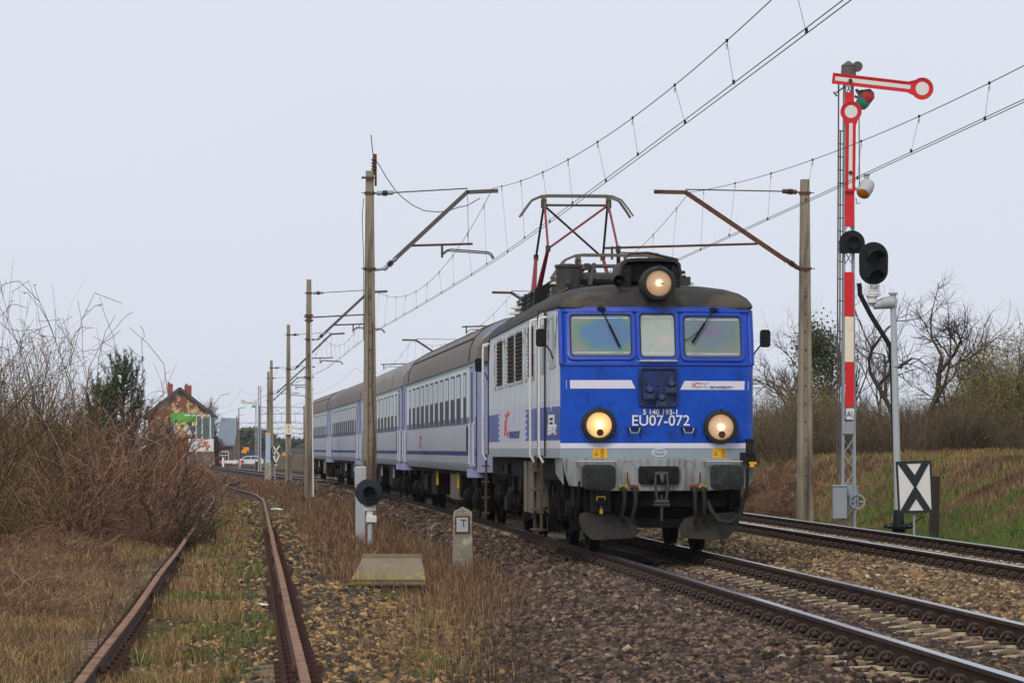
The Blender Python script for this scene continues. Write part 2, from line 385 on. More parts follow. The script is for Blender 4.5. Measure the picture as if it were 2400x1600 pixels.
# ------------------------------------------------------------------ tracks
def rail_mesh(xf, off, zf, y0, y1, step, name, mats, parent, top=.0):
    prof = [(-.075, -.172), (-.075, -.160), (-.03, -.146), (-.009, -.135), (-.009, -.05), (-.036, -.038), (-.036, -.006), (-.028, 0),
            (.028, 0), (.036, -.006), (.036, -.038), (.009, -.05), (.009, -.135), (.03, -.146), (.075, -.160), (.075, -.172)]
    b = MB(); rings = []
    for Y in np.arange(y0, y1, step):
        x = float(xf(Y))+off; z = float(zf(Y)); rings.append([(x+a, Y, z+c) for a, c in prof])
    b.loft(rings, True, True, True); n = len(prof)
    b.m = [1 if (i < (len(rings)-1)*n and i % n in (6, 7, 8)) else 0 for i in range(len(b.f))]
    return b.build(name, mats, parent, smooth=35)
M['rail'] = mat('rail_web_steel', (58, 43, 35), .25, 3, .85, 0, .15, 50, stain=(84, 58, 44), sscale=4, sthr=.55, spec=.15)
M['rail_top'] = mat('polished_railhead', (176, 180, 188), .12, 3, .22, 1, 0)
M['rail_rust'] = mat('rusty_railhead', (138, 106, 84), .25, 9, .85, 0, .4, 80, stain=(98, 70, 52), sscale=5, sthr=.55, spec=.2)
M['rail_rust_side'] = mat('rusty_rail_web', (72, 50, 38), .3, 5, .9, 0, .35, 80)
M['sleeper'] = mat('sleeper_concrete', (178, 160, 126), .25, 5, .92, 0, .5, 55, stain=(100, 86, 66), sscale=3, sthr=.5)
M['sleeper_pale'] = mat('pale_sleeper_concrete', (184, 172, 152), .2, 5, .9, 0, .5, 55, stain=(112, 98, 80), sscale=3, sthr=.56)
M['sleeper_old'] = mat('soiled_sleeper_concrete', (118, 102, 80), .3, 5, .95, 0, .5, 55, stain=(76, 66, 52), sscale=4, sthr=.5)
M['clip'] = mat('rail_clip_steel', (58, 48, 42), .35, 20, .7, .2, .2, stain=(92, 62, 44), sscale=14, sthr=.52)
M['clip_rust'] = mat('rusty_fastening', (74, 48, 40), .4, 20, .9, 0, .3)
def clip_mb():            # ribbed base, bolt and a round spring looped over the rail foot
    b = MB(); b.box((0, 0, .012), (.12, .15, .024)); b.lathe([(.024, 0), (.024, .05), (.014, .052), (.014, .085)], (0, 0, .02), n=8)
    b.tube([(-.062*math.cos(R(a)), .0+.012*math.sin(R(a*2)), .028+.072*math.sin(R(a))) for a in range(0, 181, 20)], .0155, 6)
    b.tube([(-.02+.05*math.cos(R(a)), .055*math.sin(R(a)), .055) for a in range(-110, 111, 22)], .014, 6)
    return b
clip_me = clip_mb().build('rail_clip', M['clip']); clip_me.data.shade_smooth(); CLIP = clip_me.data; bpy.data.objects.remove(clip_me)
b = MB()
for dx, dy, h in ((0, .05, .06), (0, -.05, .06), (-.05, 0, .035), (.045, 0, .075)): b.box((dx, dy, h/2), (.05, .05, h))
b.lathe([(.02, 0), (.02, .11)], (.0, 0, 0), n=6)
_o = b.build('rail_clip', M['clip_rust']); CLIP_RUST = _o.data; bpy.data.objects.remove(_o)
def sleeper_mb():         # concrete sleeper, thicker under the rails
    b = MB(); rings = []
    for x, h, w_ in ((-1.3, .0, .11), (-1.29, .012, .13), (-.95, .03, .14), (-.5, .03, .14), (-.2, -.004, .11), (.2, -.004, .11), (.5, .03, .14), (.95, .03, .14), (1.29, .012, .13), (1.3, 0, .11)):
        rings.append([(x, -w_, -.14), (x, -w_*.9, h-.03), (x, -w_*.62, h), (x, w_*.62, h), (x, w_*.9, h-.03), (x, w_, -.14)])
    return b.loft(rings, True, True, True)
def make_track(name, label, xf, zf, y0, y1, ys, nind, mats, smat, clipdata, clips, pitch=.62, sl_drop=.205):
    t = empty(name, (float(xf(30)), 30, 0), 0, label, 'railway track')
    inv = Matrix.Translation((-float(xf(30)), -30, 0))
    for s_ in (-1, 1):
        r_ = rail_mesh(xf, s_*.7535, zf, y0, y1, .5 if nind else 1, 'rail', mats, t); r_.data.transform(inv)
    so = sleeper_mb().build('sleeper', smat, smooth=30); sme = so.data; bpy.data.objects.remove(so)
    far = MB()
    for i, Y in enumerate(np.arange(ys, y1-2, pitch)):
        Y = float(Y); x = float(xf(Y)); z = float(zf(Y))-sl_drop; a = -math.atan(float(xf(Y+.5)-xf(Y-.5)))
        if i < nind:
            o = bpy.data.objects.new('sleeper', sme); COL.objects.link(o); o.parent = t
            o.location = (x-float(xf(30)), Y-30, z); o.rotation_euler = (0, 0, a+random.uniform(-.008, .008))
            if i < clips:
                for s_ in (-1, 1):
                    for q in (-1, 1):
                        c = bpy.data.objects.new('rail_clip', clipdata); COL.objects.link(c); c.parent = o
                        c.location = (s_*.7535+q*.115, 0, .032); c.rotation_euler = (0, 0, 0 if q < 0 else math.pi)
        elif Y < 190:
            far.box((x-float(xf(30)), Y-30, z-.06), (2.6, .24, .17), Matrix.Rotation(a, 3, 'Z'))
            if i < nind+60:
                for s_ in (-1, 1):
                    for q in (-1, 1): far.box((x-float(xf(30))+s_*.7535+q*.115, Y-30, z+.06), (.1, .13, .09))
    if clipdata is CLIP_RUST:
        for Y in (23.7, 36.2, 48.7, 61.2):
            for s_ in (-1, 1):
                x = float(xf(Y))+s_*.7535-float(xf(30)); a = -math.atan(float(xf(Y+.5)-xf(Y-.5))); b = MB()
                for e in (-1, 1): b.box((x+e*.028, Y-30, float(zf(Y))-.085), (.03, .6, .085), Matrix.Rotation(a, 3, 'Z'))
                for k in (-.22, -.08, .08, .22): b.tube([(x-.065-k*math.sin(a), Y-30+k, float(zf(Y))-.085), (x+.065-k*math.sin(a), Y-30+k, float(zf(Y))-.085)], .02, 6)
                b.build('fishplate', M['clip_rust'], t)
    if far.v: tag(far.build('sleeper', smat, t), kind='stuff')
    return t
random.seed(3)
zr = lambda Y: fall(Y); zr3 = lambda Y: fall(Y)-.115+.012*math.sin(Y*.35)
make_track('railway_track', 'electrified main track with polished rails beneath the blue locomotive', xc, zr, 4, 420, 19.0, 62, [M['rail'], M['rail_top']], M['sleeper'], CLIP, 50)
make_track('railway_track', 'empty main track with pale concrete sleepers running past the signal masts', xc2, zr, 20, 420, 36.2, 90, [M['rail'], M['rail_top']], M['sleeper_pale'], CLIP, 75)
make_track('railway_track', 'disused siding of rusty rails half buried in gravel and dry grass', xc3, zr3, 5, 260, 19.5, 100, [M['rail_rust_side'], M['rail_rust']], M['sleeper_old'], CLIP_RUST, 85, .56, .215)
# ------------------------------------------------------------------ the locomotive (local x = to the picture's right, y = backwards, z = up from the rail tops)
LY = 44.0; LA = math.atan(.0735)
loco = empty('electric_locomotive', (float(xc(LY))-.055, LY, 0), LA, 'blue and grey electric locomotive with lit headlamps at the head of the passenger train', 'locomotive')
LL = 14.7; RK = .26
def fy(x, z):          # the front: flat middle, sides swept back a little, windscreen raked above the sill
    a = abs(x); y = -.10+np.interp(a, [.46, 1.25, 1.335], [0, .10, .2])
    return float(y)+(max(0, z-2.6)*RK if z > 2.6 else 0)
def fmap(x, z, d=0): return (x, fy(x, z)-d, z)
XS = [-1.335, -1.32, -1.25, -1.1, -.9, -.7, -.5, -.46, -.2, 0, .2, .46, .5, .7, .9, 1.1, 1.25, 1.32, 1.335]
def blue_paint():
    t = NT('blue_locomotive_paint'); v = t.obj(); n = t.noise(v, 3, 5)
    col = t.mix(n, lin((0, 56, 158)), lin((0, 88, 212)))
    fac = t.ramp(t.noise(v, 5, 6, .7, (1, 1, .7)), [(.54, (0, 0, 0)), (.74, (1, 1, 1))]); col = t.mix(t.math('MULTIPLY', fac, .8), col, lin((16, 34, 96)))
    fac2 = t.ramp(t.noise(v, 2.6, 6, .7), [(.6, (0, 0, 0)), (.8, (1, 1, 1))]); col = t.mix(t.math('MULTIPLY', fac2, .3), col, lin((96, 116, 186)))
    t.l(col, t.b.inputs['Base Color']); t.b.inputs['Roughness'].default_value = .30; t.b.inputs['Specular IOR Level'].default_value = .3; t.b.inputs['Coat Weight'].default_value = .12
    t.bump(t.noise(v, 2.5, 3), .35, .05); return t.m
M['blue'] = blue_paint()
M['blue_dark'] = mat('dark_blue_paint', (22, 44, 104), .25, 6, .4, 0, .08, stain=(20, 26, 50), sscale=5, sthr=.55)
M['blue_trim'] = mat('blue_trim_paint', (4, 62, 178), .25, 6, .35, 0, .05, stain=(30, 40, 96), sscale=6, sthr=.6)
M['roof'] = mat('sooty_roof', (46, 44, 43), .35, 3, .8, 0, .25, 30, stain=(80, 72, 58), sscale=2.5, sthr=.56)
M['skirt'] = mat('grey_buffer_beam', (146, 152, 154), .16, 4, .5, 0, .1, stain=(92, 85, 76), sscale=4, sthr=.55, streak=True)
M['band_grey'] = mat('grey_band_paint', (142, 158, 168), .08, 4, .5, 0, .05)
M['stripe'] = mat('pale_stripe_paint', (224, 222, 236), .05, 5, .45, 0, .03)
def livery():          # side: pale grey above, lilac line, blue band with serrated ends, pale line, grey sill; streaked with dirt
    t = NT('side_livery'); v = t.obj(); x, y, z = t.xyz(v)
    body = t.mix(t.noise(v, 2.5, 4), lin((186, 196, 202)), lin((214, 220, 222)))
    pale = lin((196, 196, 216))
    def step(val, a): return t.math('GREATER_THAN', val, a)
    def between(val, a, b_): return t.math('MULTIPLY', step(val, a), t.math('LESS_THAN', val, b_))
    saw = t.math('PINGPONG', z, .045)
    edge = t.math('ADD', t.math('MULTIPLY', saw, 11), 0)
    blue_near = t.math('LESS_THAN', y, t.math('ADD', edge, 4.0)); blue_far = t.math('GREATER_THAN', y, t.math('SUBTRACT', 10.4, edge))
    blue = t.math('MULTIPLY', between(z, 1.56, 2.03), t.math('MAXIMUM', blue_near, blue_far))
    col = t.mix(between(z, 1.56, 2.12), body, pale)
    col = t.mix(blue, col, lin((38, 66, 150)))
    col = t.mix(between(z, 1.452, 1.56), col, lin((206, 204, 210))); col = t.mix(t.math('LESS_THAN', z, 1.452), col, lin((142, 154, 158)))
    st = t.ramp(t.noise(v, 7, 5, .7, (1, 1, .09)), [(.5, (0, 0, 0)), (.72, (1, 1, 1))])
    col = t.mix(t.math('MULTIPLY', st, .7), col, lin((158, 160, 166)))
    dk = t.ramp(t.noise(v, 4, 6, .7, (1, 1, .15)), [(.58, (0, 0, 0)), (.75, (1, 1, 1))])
    col = t.mix(t.math('MULTIPLY', dk, .7), col, lin((96, 90, 84)))
    t.l(col, t.b.inputs['Base Color']); t.b.inputs['Roughness'].default_value = .45; return t.m
M['livery'] = livery()
def front(z0, z1, nz, m, name, lift=0, parent=loco, xlim=None):
    b = MB(); xs = XS if xlim is None else list(np.linspace(xlim[0], xlim[1], 14))
    b.loft([[fmap(x, z, lift) for x in xs] for z in np.linspace(z0, z1, nz)], False)
    return b.build(name, m, parent, smooth=40)
front(1.452, 2.6, 6, M['blue'], 'cab_front'); front(2.6, 3.39, 5, M['blue'], 'windscreen_surround')
front(1.452, 1.522, 2, M['stripe'], 'waist_stripe', .006); front(1.317, 1.452, 2, M['band_grey'], 'front_sill')
b = MB()               # ledge over the windscreens and side posts
for z0, z1, d in ((3.33, 3.395, .035),):
    b.loft([[fmap(x, z0, .002) for x in XS], [fmap(x, z0, d) for x in XS], [fmap(x, z1, d) for x in XS], [fmap(x, z1, .002) for x in XS]], False)
for s in (-1, 1): b.tube([fmap(s*1.31, 2.6, .0), fmap(s*1.31, 3.35, .0)], .045, 8)
b.loft([[fmap(x, 2.58, .002) for x in XS], [fmap(x, 2.59, .022) for x in XS], [fmap(x, 2.615, .022) for x in XS], [fmap(x, 2.62, .002) for x in XS]], False)
b.build('windscreen_ledge', M['blue_trim'], loco, smooth=40)
# sides
SP = [(1.335, fy(1.335, 2)), (1.36, .3), (1.48, 2.0), (1.48, 12.7), (1.36, 14.4), (1.30, 14.6)]
for s in (-1, 1):
    b = MB(); rings = []
    for z in (1.317, 1.8, 2.4, 2.9, 3.40):
        rk = max(0, z-2.6)*RK
        rings.append([(s*(x-(.02 if z > 3 else 0)), y+rk*(1 if i == 0 else (.9 if i == 1 else 0)), z) for i, (x, y) in enumerate(SP)])
    b.loft(rings, False); b.build('side_wall', M['livery'], loco, smooth=30)
MB().xz([(-1.30, 1.317), (1.30, 1.317), (1.30, 3.40), (-1.30, 3.40)], 14.6, 14.62).build('rear_wall', M['blue'], loco)
def sx(y): return float(np.interp(y, [.3, 2.0, 12.7, 14.4], [1.36, 1.48, 1.48, 1.36]))
def smap(y, z, d=0, s=-1): return (s*(sx(y)+d), y, z)
# roof: stacked plan outlines
def plan(hw, y0, y1, r, z, sweep=.1):
    pts = []
    for i in range(7):
        t = R(-90+90*i/6); pts.append((hw-r+r*math.cos(t), y0+r+r*math.sin(t), z))
    pts += [(hw, 2.0, z), (hw, 12.7, z)]
    for i in range(7):
        t = R(90*i/6); pts.append((hw-r+r*math.cos(t), y1-r+r*math.sin(t), z))
    for i in range(7):
        t = R(90+90*i/6); pts.append((-hw+r+r*math.cos(t), y1-r+r*math.sin(t), z))
    pts += [(-hw, 12.7, z), (-hw, 2.0, z)]
    for i in range(7):
        t = R(180+90*i/6); pts.append((-hw+r+r*math.cos(t), y0+r+r*math.sin(t), z))
    n = len(pts)
    return [(x*float(np.interp(y, [.1, 2.0, 12.7, 14.6], [.925, 1.01, 1.01, .925])), y-(.12*(1-min(1, abs(x)/1.3)) if y < 1 else 0), z_) for x, y, z_ in pts]
b = MB()
b.loft([plan(hw, y0, 14.9-y0 if y0 > .3 else 14.66, r, z) for hw, y0, r, z in
        ((1.36, .24, .16, 3.37), (1.45, .14, .16, 3.385), (1.46, .14, .16, 3.405), (1.45, .16, .2, 3.45), (1.40, .22, .3, 3.53), (1.30, .36, .4, 3.61), (1.13, .6, .5, 3.68), (.86, .95, .5, 3.735), (.55, 1.35, .4, 3.775), (.2, 1.8, .18, 3.79))], True, True, True)
b.build('roof', M['roof'], loco, smooth=50)
b = MB()
for s in (-1, 1):
    b.bar((s*1.475, 2.0, 3.40), (s*1.475, 12.7, 3.40), .03, .04)
    for y in (2.6, 5.2, 8.0, 10.6): b.tube([(s*1.46, y, 3.42), (s*1.3, y, 3.62), (s*1.0, y, 3.77)], .022, 6)
b.build('roof_gutter', M['steel_dark'], loco)

# windscreens
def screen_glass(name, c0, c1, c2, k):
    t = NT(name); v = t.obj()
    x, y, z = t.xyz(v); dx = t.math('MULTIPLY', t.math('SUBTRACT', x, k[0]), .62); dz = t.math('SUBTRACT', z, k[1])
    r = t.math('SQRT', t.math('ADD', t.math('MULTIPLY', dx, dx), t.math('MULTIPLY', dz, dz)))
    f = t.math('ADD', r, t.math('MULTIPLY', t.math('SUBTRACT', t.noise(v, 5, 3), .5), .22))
    col = t.ramp(f, [(.02, lin(c2)), (.10, lin(c1)), (.19, lin(c1)), (.255, lin(c0)), (.33, lin((128, 140, 132)))])  # iridescent sheen and sky glare painted as colour rings on an opaque pane
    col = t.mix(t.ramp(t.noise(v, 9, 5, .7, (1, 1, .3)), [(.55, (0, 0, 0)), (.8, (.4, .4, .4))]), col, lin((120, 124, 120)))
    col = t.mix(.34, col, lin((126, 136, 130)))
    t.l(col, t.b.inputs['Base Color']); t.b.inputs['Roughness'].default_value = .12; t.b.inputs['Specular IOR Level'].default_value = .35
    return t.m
GL = [screen_glass('painted_sheen_windscreen', (98, 140, 120), (56, 120, 176), (84, 108, 176), (-.66, 3.03)),
      screen_glass('pale_sheen_windscreen', (176, 190, 184), (184, 198, 190), (208, 194, 204), (.05, 2.95)),
      screen_glass('painted_sheen_windscreen', (108, 134, 126), (100, 124, 142), (124, 98, 142), (.72, 3.06))]
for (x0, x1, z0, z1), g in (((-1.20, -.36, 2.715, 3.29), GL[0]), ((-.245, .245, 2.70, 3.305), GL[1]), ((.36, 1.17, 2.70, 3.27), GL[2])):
    cx, cz, w_, h_ = (x0+x1)/2, (z0+z1)/2, x1-x0, z1-z0
    b = MB(); b.ring(rrect(w_+.11, h_+.11, .09, cx, cz), rrect(w_+.0, h_+.0, .05, cx, cz), lambda a, c: fmap(a, c, .03), lambda a, c: fmap(a, c, -.004))
    fr = b.build('windscreen', M['blue_trim'], loco, smooth=35, bevel=.008)
    b = MB(); b.ring(rrect(w_+.012, h_+.012, .055, cx, cz), rrect(w_-.03, h_-.03, .04, cx, cz), lambda a, c: fmap(a, c, .017), lambda a, c: fmap(a, c, .003))
    b.build('rubber_seal', M['rubber'], fr)
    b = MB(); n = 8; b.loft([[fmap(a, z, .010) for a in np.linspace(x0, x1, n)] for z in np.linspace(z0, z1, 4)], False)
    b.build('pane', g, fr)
    for z in (z1-.05, z0+.05): MB().bar(fmap(x0+.04, z, .013), fmap(x1-.04, z, .013), .006, .012).build('heater_strip', M['stripe'], fr)
b = MB(); b.tube([fmap(-.26, 2.645, .0), fmap(-.25, 2.645, .06), fmap(.25, 2.645, .06), fmap(.26, 2.645, .0)], .018, 8); b.build('front_handrail', M['galv'], loco, smooth=60)
for (pvx, pvz), (tx, tz), el in (((-.77, 3.375), (-.54, 2.87), 0), ((.79, 3.365), (.49, 2.93), 1)):
    b = MB(); p, q = fmap(pvx, pvz, .06), fmap(tx, tz, .05)
    b.tube([fmap(pvx, pvz, 0), fmap(pvx, pvz, .08)], .03, 8); b.bar(fmap(pvx-.05, pvz, .04), fmap(pvx+.06, pvz-.01, .04), .05, .04)
    b.tube([p, q], [.011, .007], 6); mx = .45; mid = [p[i]*(1-mx)+q[i]*mx for i in range(3)]; b.bar(mid, (q[0]+(q[0]-p[0])*.05, q[1]-.005, q[2]-.03), .016, .03)
    if el: b.tube([fmap(.62, 3.1, .05), fmap(.45, 2.97, .05), fmap(.365, 2.93, .03)], .006, 5)
    b.build('wiper', M['black'], loco)
# white stripes with the operator's lettering
b = MB(); b.loft([[fmap(a, z, .005) for a in np.linspace(-1.26, e, 10)] for z, e in ((2.27, -.315), (2.385, -.375))], False); b.build('white_stripe', M['stripe'], loco)
b = MB(); b.loft([[fmap(a, z, .005) for a in np.linspace(e, 1.26, 10)] for z, e in ((2.255, .30), (2.375, .36))], False); st = b.build('white_stripe', M['stripe'], loco)
M['logo_or'] = mat('orange_lettering', (226, 84, 40), .05, 3, .5, 0, 0); M['logo_bl'] = mat('blue_lettering', (60, 66, 130), .05, 3, .5, 0, 0)
M['letter'] = mat('white_lettering', (232, 232, 236), .05, 9, .5, 0, 0); M['letter_dk'] = mat('dark_lettering', (40, 42, 48), .1, 9, .6, 0, 0)
text('iC', .075, M['logo_or'], st, lambda x, z, d: fmap(x+.51, z+.322+1.995, .007+d), shear=.25, sx=1.15)
text('CC', .07, M['grey'], st, lambda x, z, d: fmap(x+.62, z+2.317, .006+d), shear=.25)
text('PKP INTERCITY', .034, M['logo_bl'], st, lambda x, z, d: fmap(x+.87, z+2.287, .007+d), shear=.3)
text('EU07-072', .15, M['letter'], loco, lambda x, z, d: fmap(x+.03, z+1.825, .012+d), 'running_number', sx=.98, bold=.010)
text('5 140 193-1', .074, M['letter'], loco, lambda x, z, d: fmap(x+.03, z+1.945, .010+d), 'fleet_number', sx=1.0, bold=.025)
text('850kN', .045, M['letter'], loco, lambda x, z, d: fmap(x+.01, z+1.392, .004+d), 'buffer_load_mark')
b = MB(); b.ring([(.01+.105*math.cos(t), 1.392+.058*math.sin(t)) for t in np.linspace(0, 2*math.pi, 29)[:-1]], [(.01+.095*math.cos(t), 1.392+.048*math.sin(t)) for t in np.linspace(0, 2*math.pi, 29)[:-1]], lambda a, c: fmap(a, c, .006), lambda a, c: fmap(a, c, .001)); b.build('buffer_load_mark', M['letter'], loco)
for x0 in (-.80, .85):
    b = MB(); b.ring(rrect(.195, .135, .004, x0, 1.385), rrect(.02, .02, .004, x0, 1.385), lambda a, c: fmap(a, c, .007), lambda a, c: fmap(a, c, .002)); b.box(fmap(x0, 1.385, .005), (.03, .004, .03))
    yl = b.build('warning_sticker', M['yellow'], loco)
    b = MB()
    for i in range(7): b.box(fmap(x0+.045, 1.435-.017*i, .0082), (.08-.02*(i % 3 == 2), .002, .005))
    tri = [(x0-.052+.036*math.cos(R(90+120*i)), 1.375+.036*math.sin(R(90+120*i))) for i in range(3)]; tri2 = [(x0-.052+.026*math.cos(R(90+120*i)), 1.375+.026*math.sin(R(90+120*i))) for i in range(3)]
    b.ring(tri, tri2, lambda a, c: fmap(a, c, .0095), lambda a, c: fmap(a, c, .006))
    b.bar(fmap(x0-.050, 1.39, .009), fmap(x0-.054, 1.363, .009), .006, .002); b.build('warning_print', M['letter_dk'], yl)
M['socket'] = mat('grey_blue_socket', (46, 60, 98), .3, 9, .35, 0, .1)
# multiple-unit socket panel
b = MB(); b.ring(rrect(.54, .55, .05, -.005, 2.292), rrect(.46, .47, .04, -.005, 2.292), lambda a, c: fmap(a, c, .05), lambda a, c: fmap(a, c, -.01)); b.ring(rrect(.47, .48, .04, -.005, 2.292), rrect(.02, .02, .005, -.005, 2.292), lambda a, c: fmap(a, c, .02), lambda a, c: fmap(a, c, 0)); b.box(fmap(0, 2.255, .01), (.04, .02, .04))
sp = b.build('socket_panel', M['blue_dark'], loco, smooth=35, bevel=.01)
for jx, jz in ((-.13, 2.24), (.165, 2.325), (.03, 2.135)):
    b = MB(); c = fmap(jx, jz, .02)
    b.lathe([(.055, 0), (.055, .10), (.045, .125), (.05, .13), (.035, .15)], c, (0, -1, .12), 14); b.lathe([(.028, 0), (.028, .04)], (c[0], c[1]-.07, c[2]+.07), (0, 0, 1), 10)
    b.box((c[0], c[1]-.06, c[2]-.075), (.135, .10, .085)); b.box((c[0], c[1]-.115, c[2]-.075), (.10, .02, .06)); b.tube([(c[0]-.07, c[1]-.05, c[2]-.03), (c[0]-.07, c[1]-.09, c[2]-.12)], .01, 5)
    b.tube([(c[0]+.07, c[1]-.05, c[2]-.03), (c[0]+.07, c[1]-.09, c[2]-.12)], .01, 5)
    b.build('jumper_socket', M['socket'], sp, smooth=35)
for hx in (-.335, .41):
    b = MB(); b.tube([fmap(hx-.07, 1.725, 0), fmap(hx-.07, 1.725, .07), fmap(hx-.05, 1.66, .08), fmap(hx+.05, 1.66, .08), fmap(hx+.07, 1.725, .07), fmap(hx+.07, 1.725, 0)], .010, 7)
    hd = b.build('coupling_handle', M['galv'], loco, smooth=60)
    b = MB(); b.box(fmap(hx, 1.737, .03), (.22, .07, .012)); b.box(fmap(hx-.085, 1.67, .01), (.012, .03, .13)); b.box(fmap(hx+.085, 1.67, .01), (.012, .03, .13)); b.build('bracket', M['blue_dark'], hd)
# lamps
def lamp_glass(name, c, k, cx, cz):
    t = NT(name); v = t.obj(); x, y, z = t.xyz(v)
    dx = t.math('SUBTRACT', x, cx); dz = t.math('SUBTRACT', z, cz); r2 = t.math('ADD', t.math('MULTIPLY', dx, dx), t.math('MULTIPLY', dz, dz)); r = t.math('SQRT', r2)
    nz = t.noise(v, 9, 3); f = t.math('ADD', t.math('DIVIDE', r, .175), t.math('MULTIPLY', t.math('SUBTRACT', nz, .5), .35))
    col = t.ramp(f, [(.04, (1.6, 1.5, 1.15, 1)), (.2, (1.3, 1.1, .7, 1)), (.36, K(c, 1)), (.8, K(c, .62)), (1, K(c, .4))])
    t.l(col, t.b.inputs['Emission Color']); t.b.inputs['Emission Strength'].default_value = k
    t.b.inputs['Base Color'].default_value = (.25, .2, .15, 1); t.b.inputs['Roughness'].default_value = .1; return t.m
for i, (lx, lz, yf, c, k) in enumerate(((-.82, 1.772, fy(.82, 1.77), (1.0, .56, .17), 1.35), (.86, 1.745, fy(.82, 1.77), (.70, .40, .19), .85), (.005, 3.715, -.02, (.56, .30, .14), .75))):
    b = MB(); ro = .236
    dep = .16 if i < 2 else .55
    b.lathe([(ro*.9, dep), (ro, dep*.6), (ro, -.04), (ro*.96, -.075), (ro*.82, -.085), (ro*.76, -.07), (ro*.74, -.03), (.0, -.025)], (lx, yf-.03, lz), (0, 1, 0), 36)
    for a in (88, 205, 330): b.box((lx+ro*math.cos(R(a)), yf-.09, lz+ro*math.sin(R(a))), (.03, .05, .03))
    hl = b.build('headlight', M['rubber'], loco, smooth=40)
    b = MB(); b.lathe([(.175, 0), (.12, -.012), (.06, -.018), (.004, -.02)], (lx, yf-.075, lz), (0, 1, 0), 28); b.build('lens', lamp_glass('lit_lamp_glass', c, k, lx, lz), hl, smooth=60)
    t = NT('lamp_bulb'); t.b.inputs['Emission Color'].default_value = (1, .86, .6, 1); t.b.inputs['Emission Strength'].default_value = 3.0
    b = MB(); b.lathe([(.002, -.03), (.014, -.02), (.018, 0), (.012, .012)], (lx-.01, yf-.1, lz), (0, 1, 0), 10); b.build('bulb', t.m, hl, smooth=60)
    b = MB()
    if i < 2: b.lathe([(.048, 0), (.048, -.01)], (lx+.012, yf-.094, lz-.105), (0, 1, 0), 18)
    else: b.bar((lx+.02, yf-.098, lz-.005), (lx+.075, yf-.098, lz-.008), .01, .012)
    b.build('marker_lamp', mat('dark_marker', (64, 30, 20), .2, 9, .4), hl)
# hood over the top lamp, horn
b = MB(); hp = [(-.47, 3.84), (-.445, 4.02), (-.38, 4.085), (-.2, 4.10), (.18, 4.10), (.33, 4.085), (.39, 4.02), (.41, 3.86)]
b.loft([[(x*k+.0, y, (z-3.8)*kz+3.8) for x, z in hp] for y, k, kz in ((.55, 1, .96), (.58, 1.0, 1), (1.7, .98, 1), (2.1, .9, .8))], False)
b.add([(x, .56, z) for x, z in hp]+[(x*.93, .56, (z-3.8)*.86+3.8) for x, z in hp], [(i, i+1, 9+i, 8+i) for i in range(7)])
hd_ = b.build('lamp_hood', M['roof'], loco, smooth=40)
b = MB(); b.loft([[(x*.93, y, (z-3.8)*.86+3.8) for x, z in hp] for y in (.57, 2.0)], False); b.bar((-.36, .62, 3.99), (-.36, .62, 3.62), .03, .12); b.bar((.33, .62, 3.99), (.33, .62, 3.62), .03, .12); b.box((0, 1.2, 3.9), (.76, .9, .24)); b.build('hood_interior', M['black'], hd_)
b = MB(); b.lathe([(.085, -.10), (.07, -.06), (.03, .06), (.025, .2)], (-.50, .36, 3.755), (0, 1, -.05), 16, False); b.lathe([(.03, -.05), (.012, -.02), (.012, .06)], (-.50, .36, 3.755), (0, 1, 0), 8); b.tube([(-.5, .5, 3.75), (-.46, .7, 3.70)], .03, 8); b.build('horn', M['black'], loco, smooth=50)
# mirrors
for y, s, dz in ((.55, -1, 0), (.62, 1, .0), (14.2, -1, -.02)):
    b = MB(); xo = s*1.57; c = (xo, y-.1, 2.98+dz)
    b.prism(rrect(.15, .25, .04), lambda a, e: (c[0]+a, c[1]-.03, c[2]+e), lambda a, e: (c[0]+a*.9, c[1]+.04, c[2]+e*.92))
    mr = b.build('mirror', M['black'], loco, smooth=40, bevel=.008)
    MB().tube([(s*1.40, y, 2.70+dz), (s*1.44, y-.08, 2.80+dz), (c[0], c[1]-.04, c[2]-.02)], .011, 6).build('mirror_arm', M['black'], mr)
# side windows, louvres, doors, handrails
def sframe(y0, y1, z0, z1, name, mf, fill, mp, slats=0, pname='pane'):
    b = MB(); cy, cz = (y0+y1)/2, (z0+z1)/2
    b.ring(rrect(y1-y0+.10, z1-z0+.10, .09, cy, cz), rrect(y1-y0, z1-z0, .06, cy, cz), lambda a, c: smap(a, c, .011), lambda a, c: smap(a, c, -.01))
    fr = b.build(name, mf, loco, smooth=35)
    b = MB()
    if slats:
        b.loft([[smap(a, z, .003) for a in (y0, y1)] for z in (z0, z1)], False)
        n = slats
        for i in range(n):
            z = z0+(z1-z0)*(i+.5)/n; b.bar(smap(y0+.02, z, .012), smap(y1-.02, z, .012), .025, .022)
        for i in range(1, 3): y = y0+(y1-y0)*i/3; b.bar(smap(y, z0, .02), smap(y, z1, .02), .02, .02)
        b.build('slat', mp, fr)
    else:
        b.loft([[smap(a, z, .004) for a in (y0, y1)] for z in (z0, z1)], False); b.build(pname, mp, fr)
M['louvre'] = mat('rusty_brown_louvre', (50, 40, 34), .3, 8, .8, 0, .2, stain=(78, 56, 42), sscale=6, sthr=.55)
M['frame_pale'] = mat('pale_window_frame', (186, 192, 196), .15, 6, .5, 0, .05, stain=(120, 104, 88), sscale=6, sthr=.55)
M['side_glass'] = mat('side_window_glass', (86, 104, 106), .2, 1.5, .1, 0, 0)
for y0, y1 in ((2.75, 3.75), (4.9, 6.3), (6.6, 8.0), (9.2, 10.5)): sframe(y0, y1, 2.50, 3.24, 'louvre_grille', M['frame_pale'], None, M['louvre'], 12)
for y0, y1 in ((4.1, 4.4), (8.4, 8.7), (10.9, 11.2)): sframe(y0, y1, 2.50, 3.22, 'narrow_window', M['frame_pale'], None, M['side_glass'])
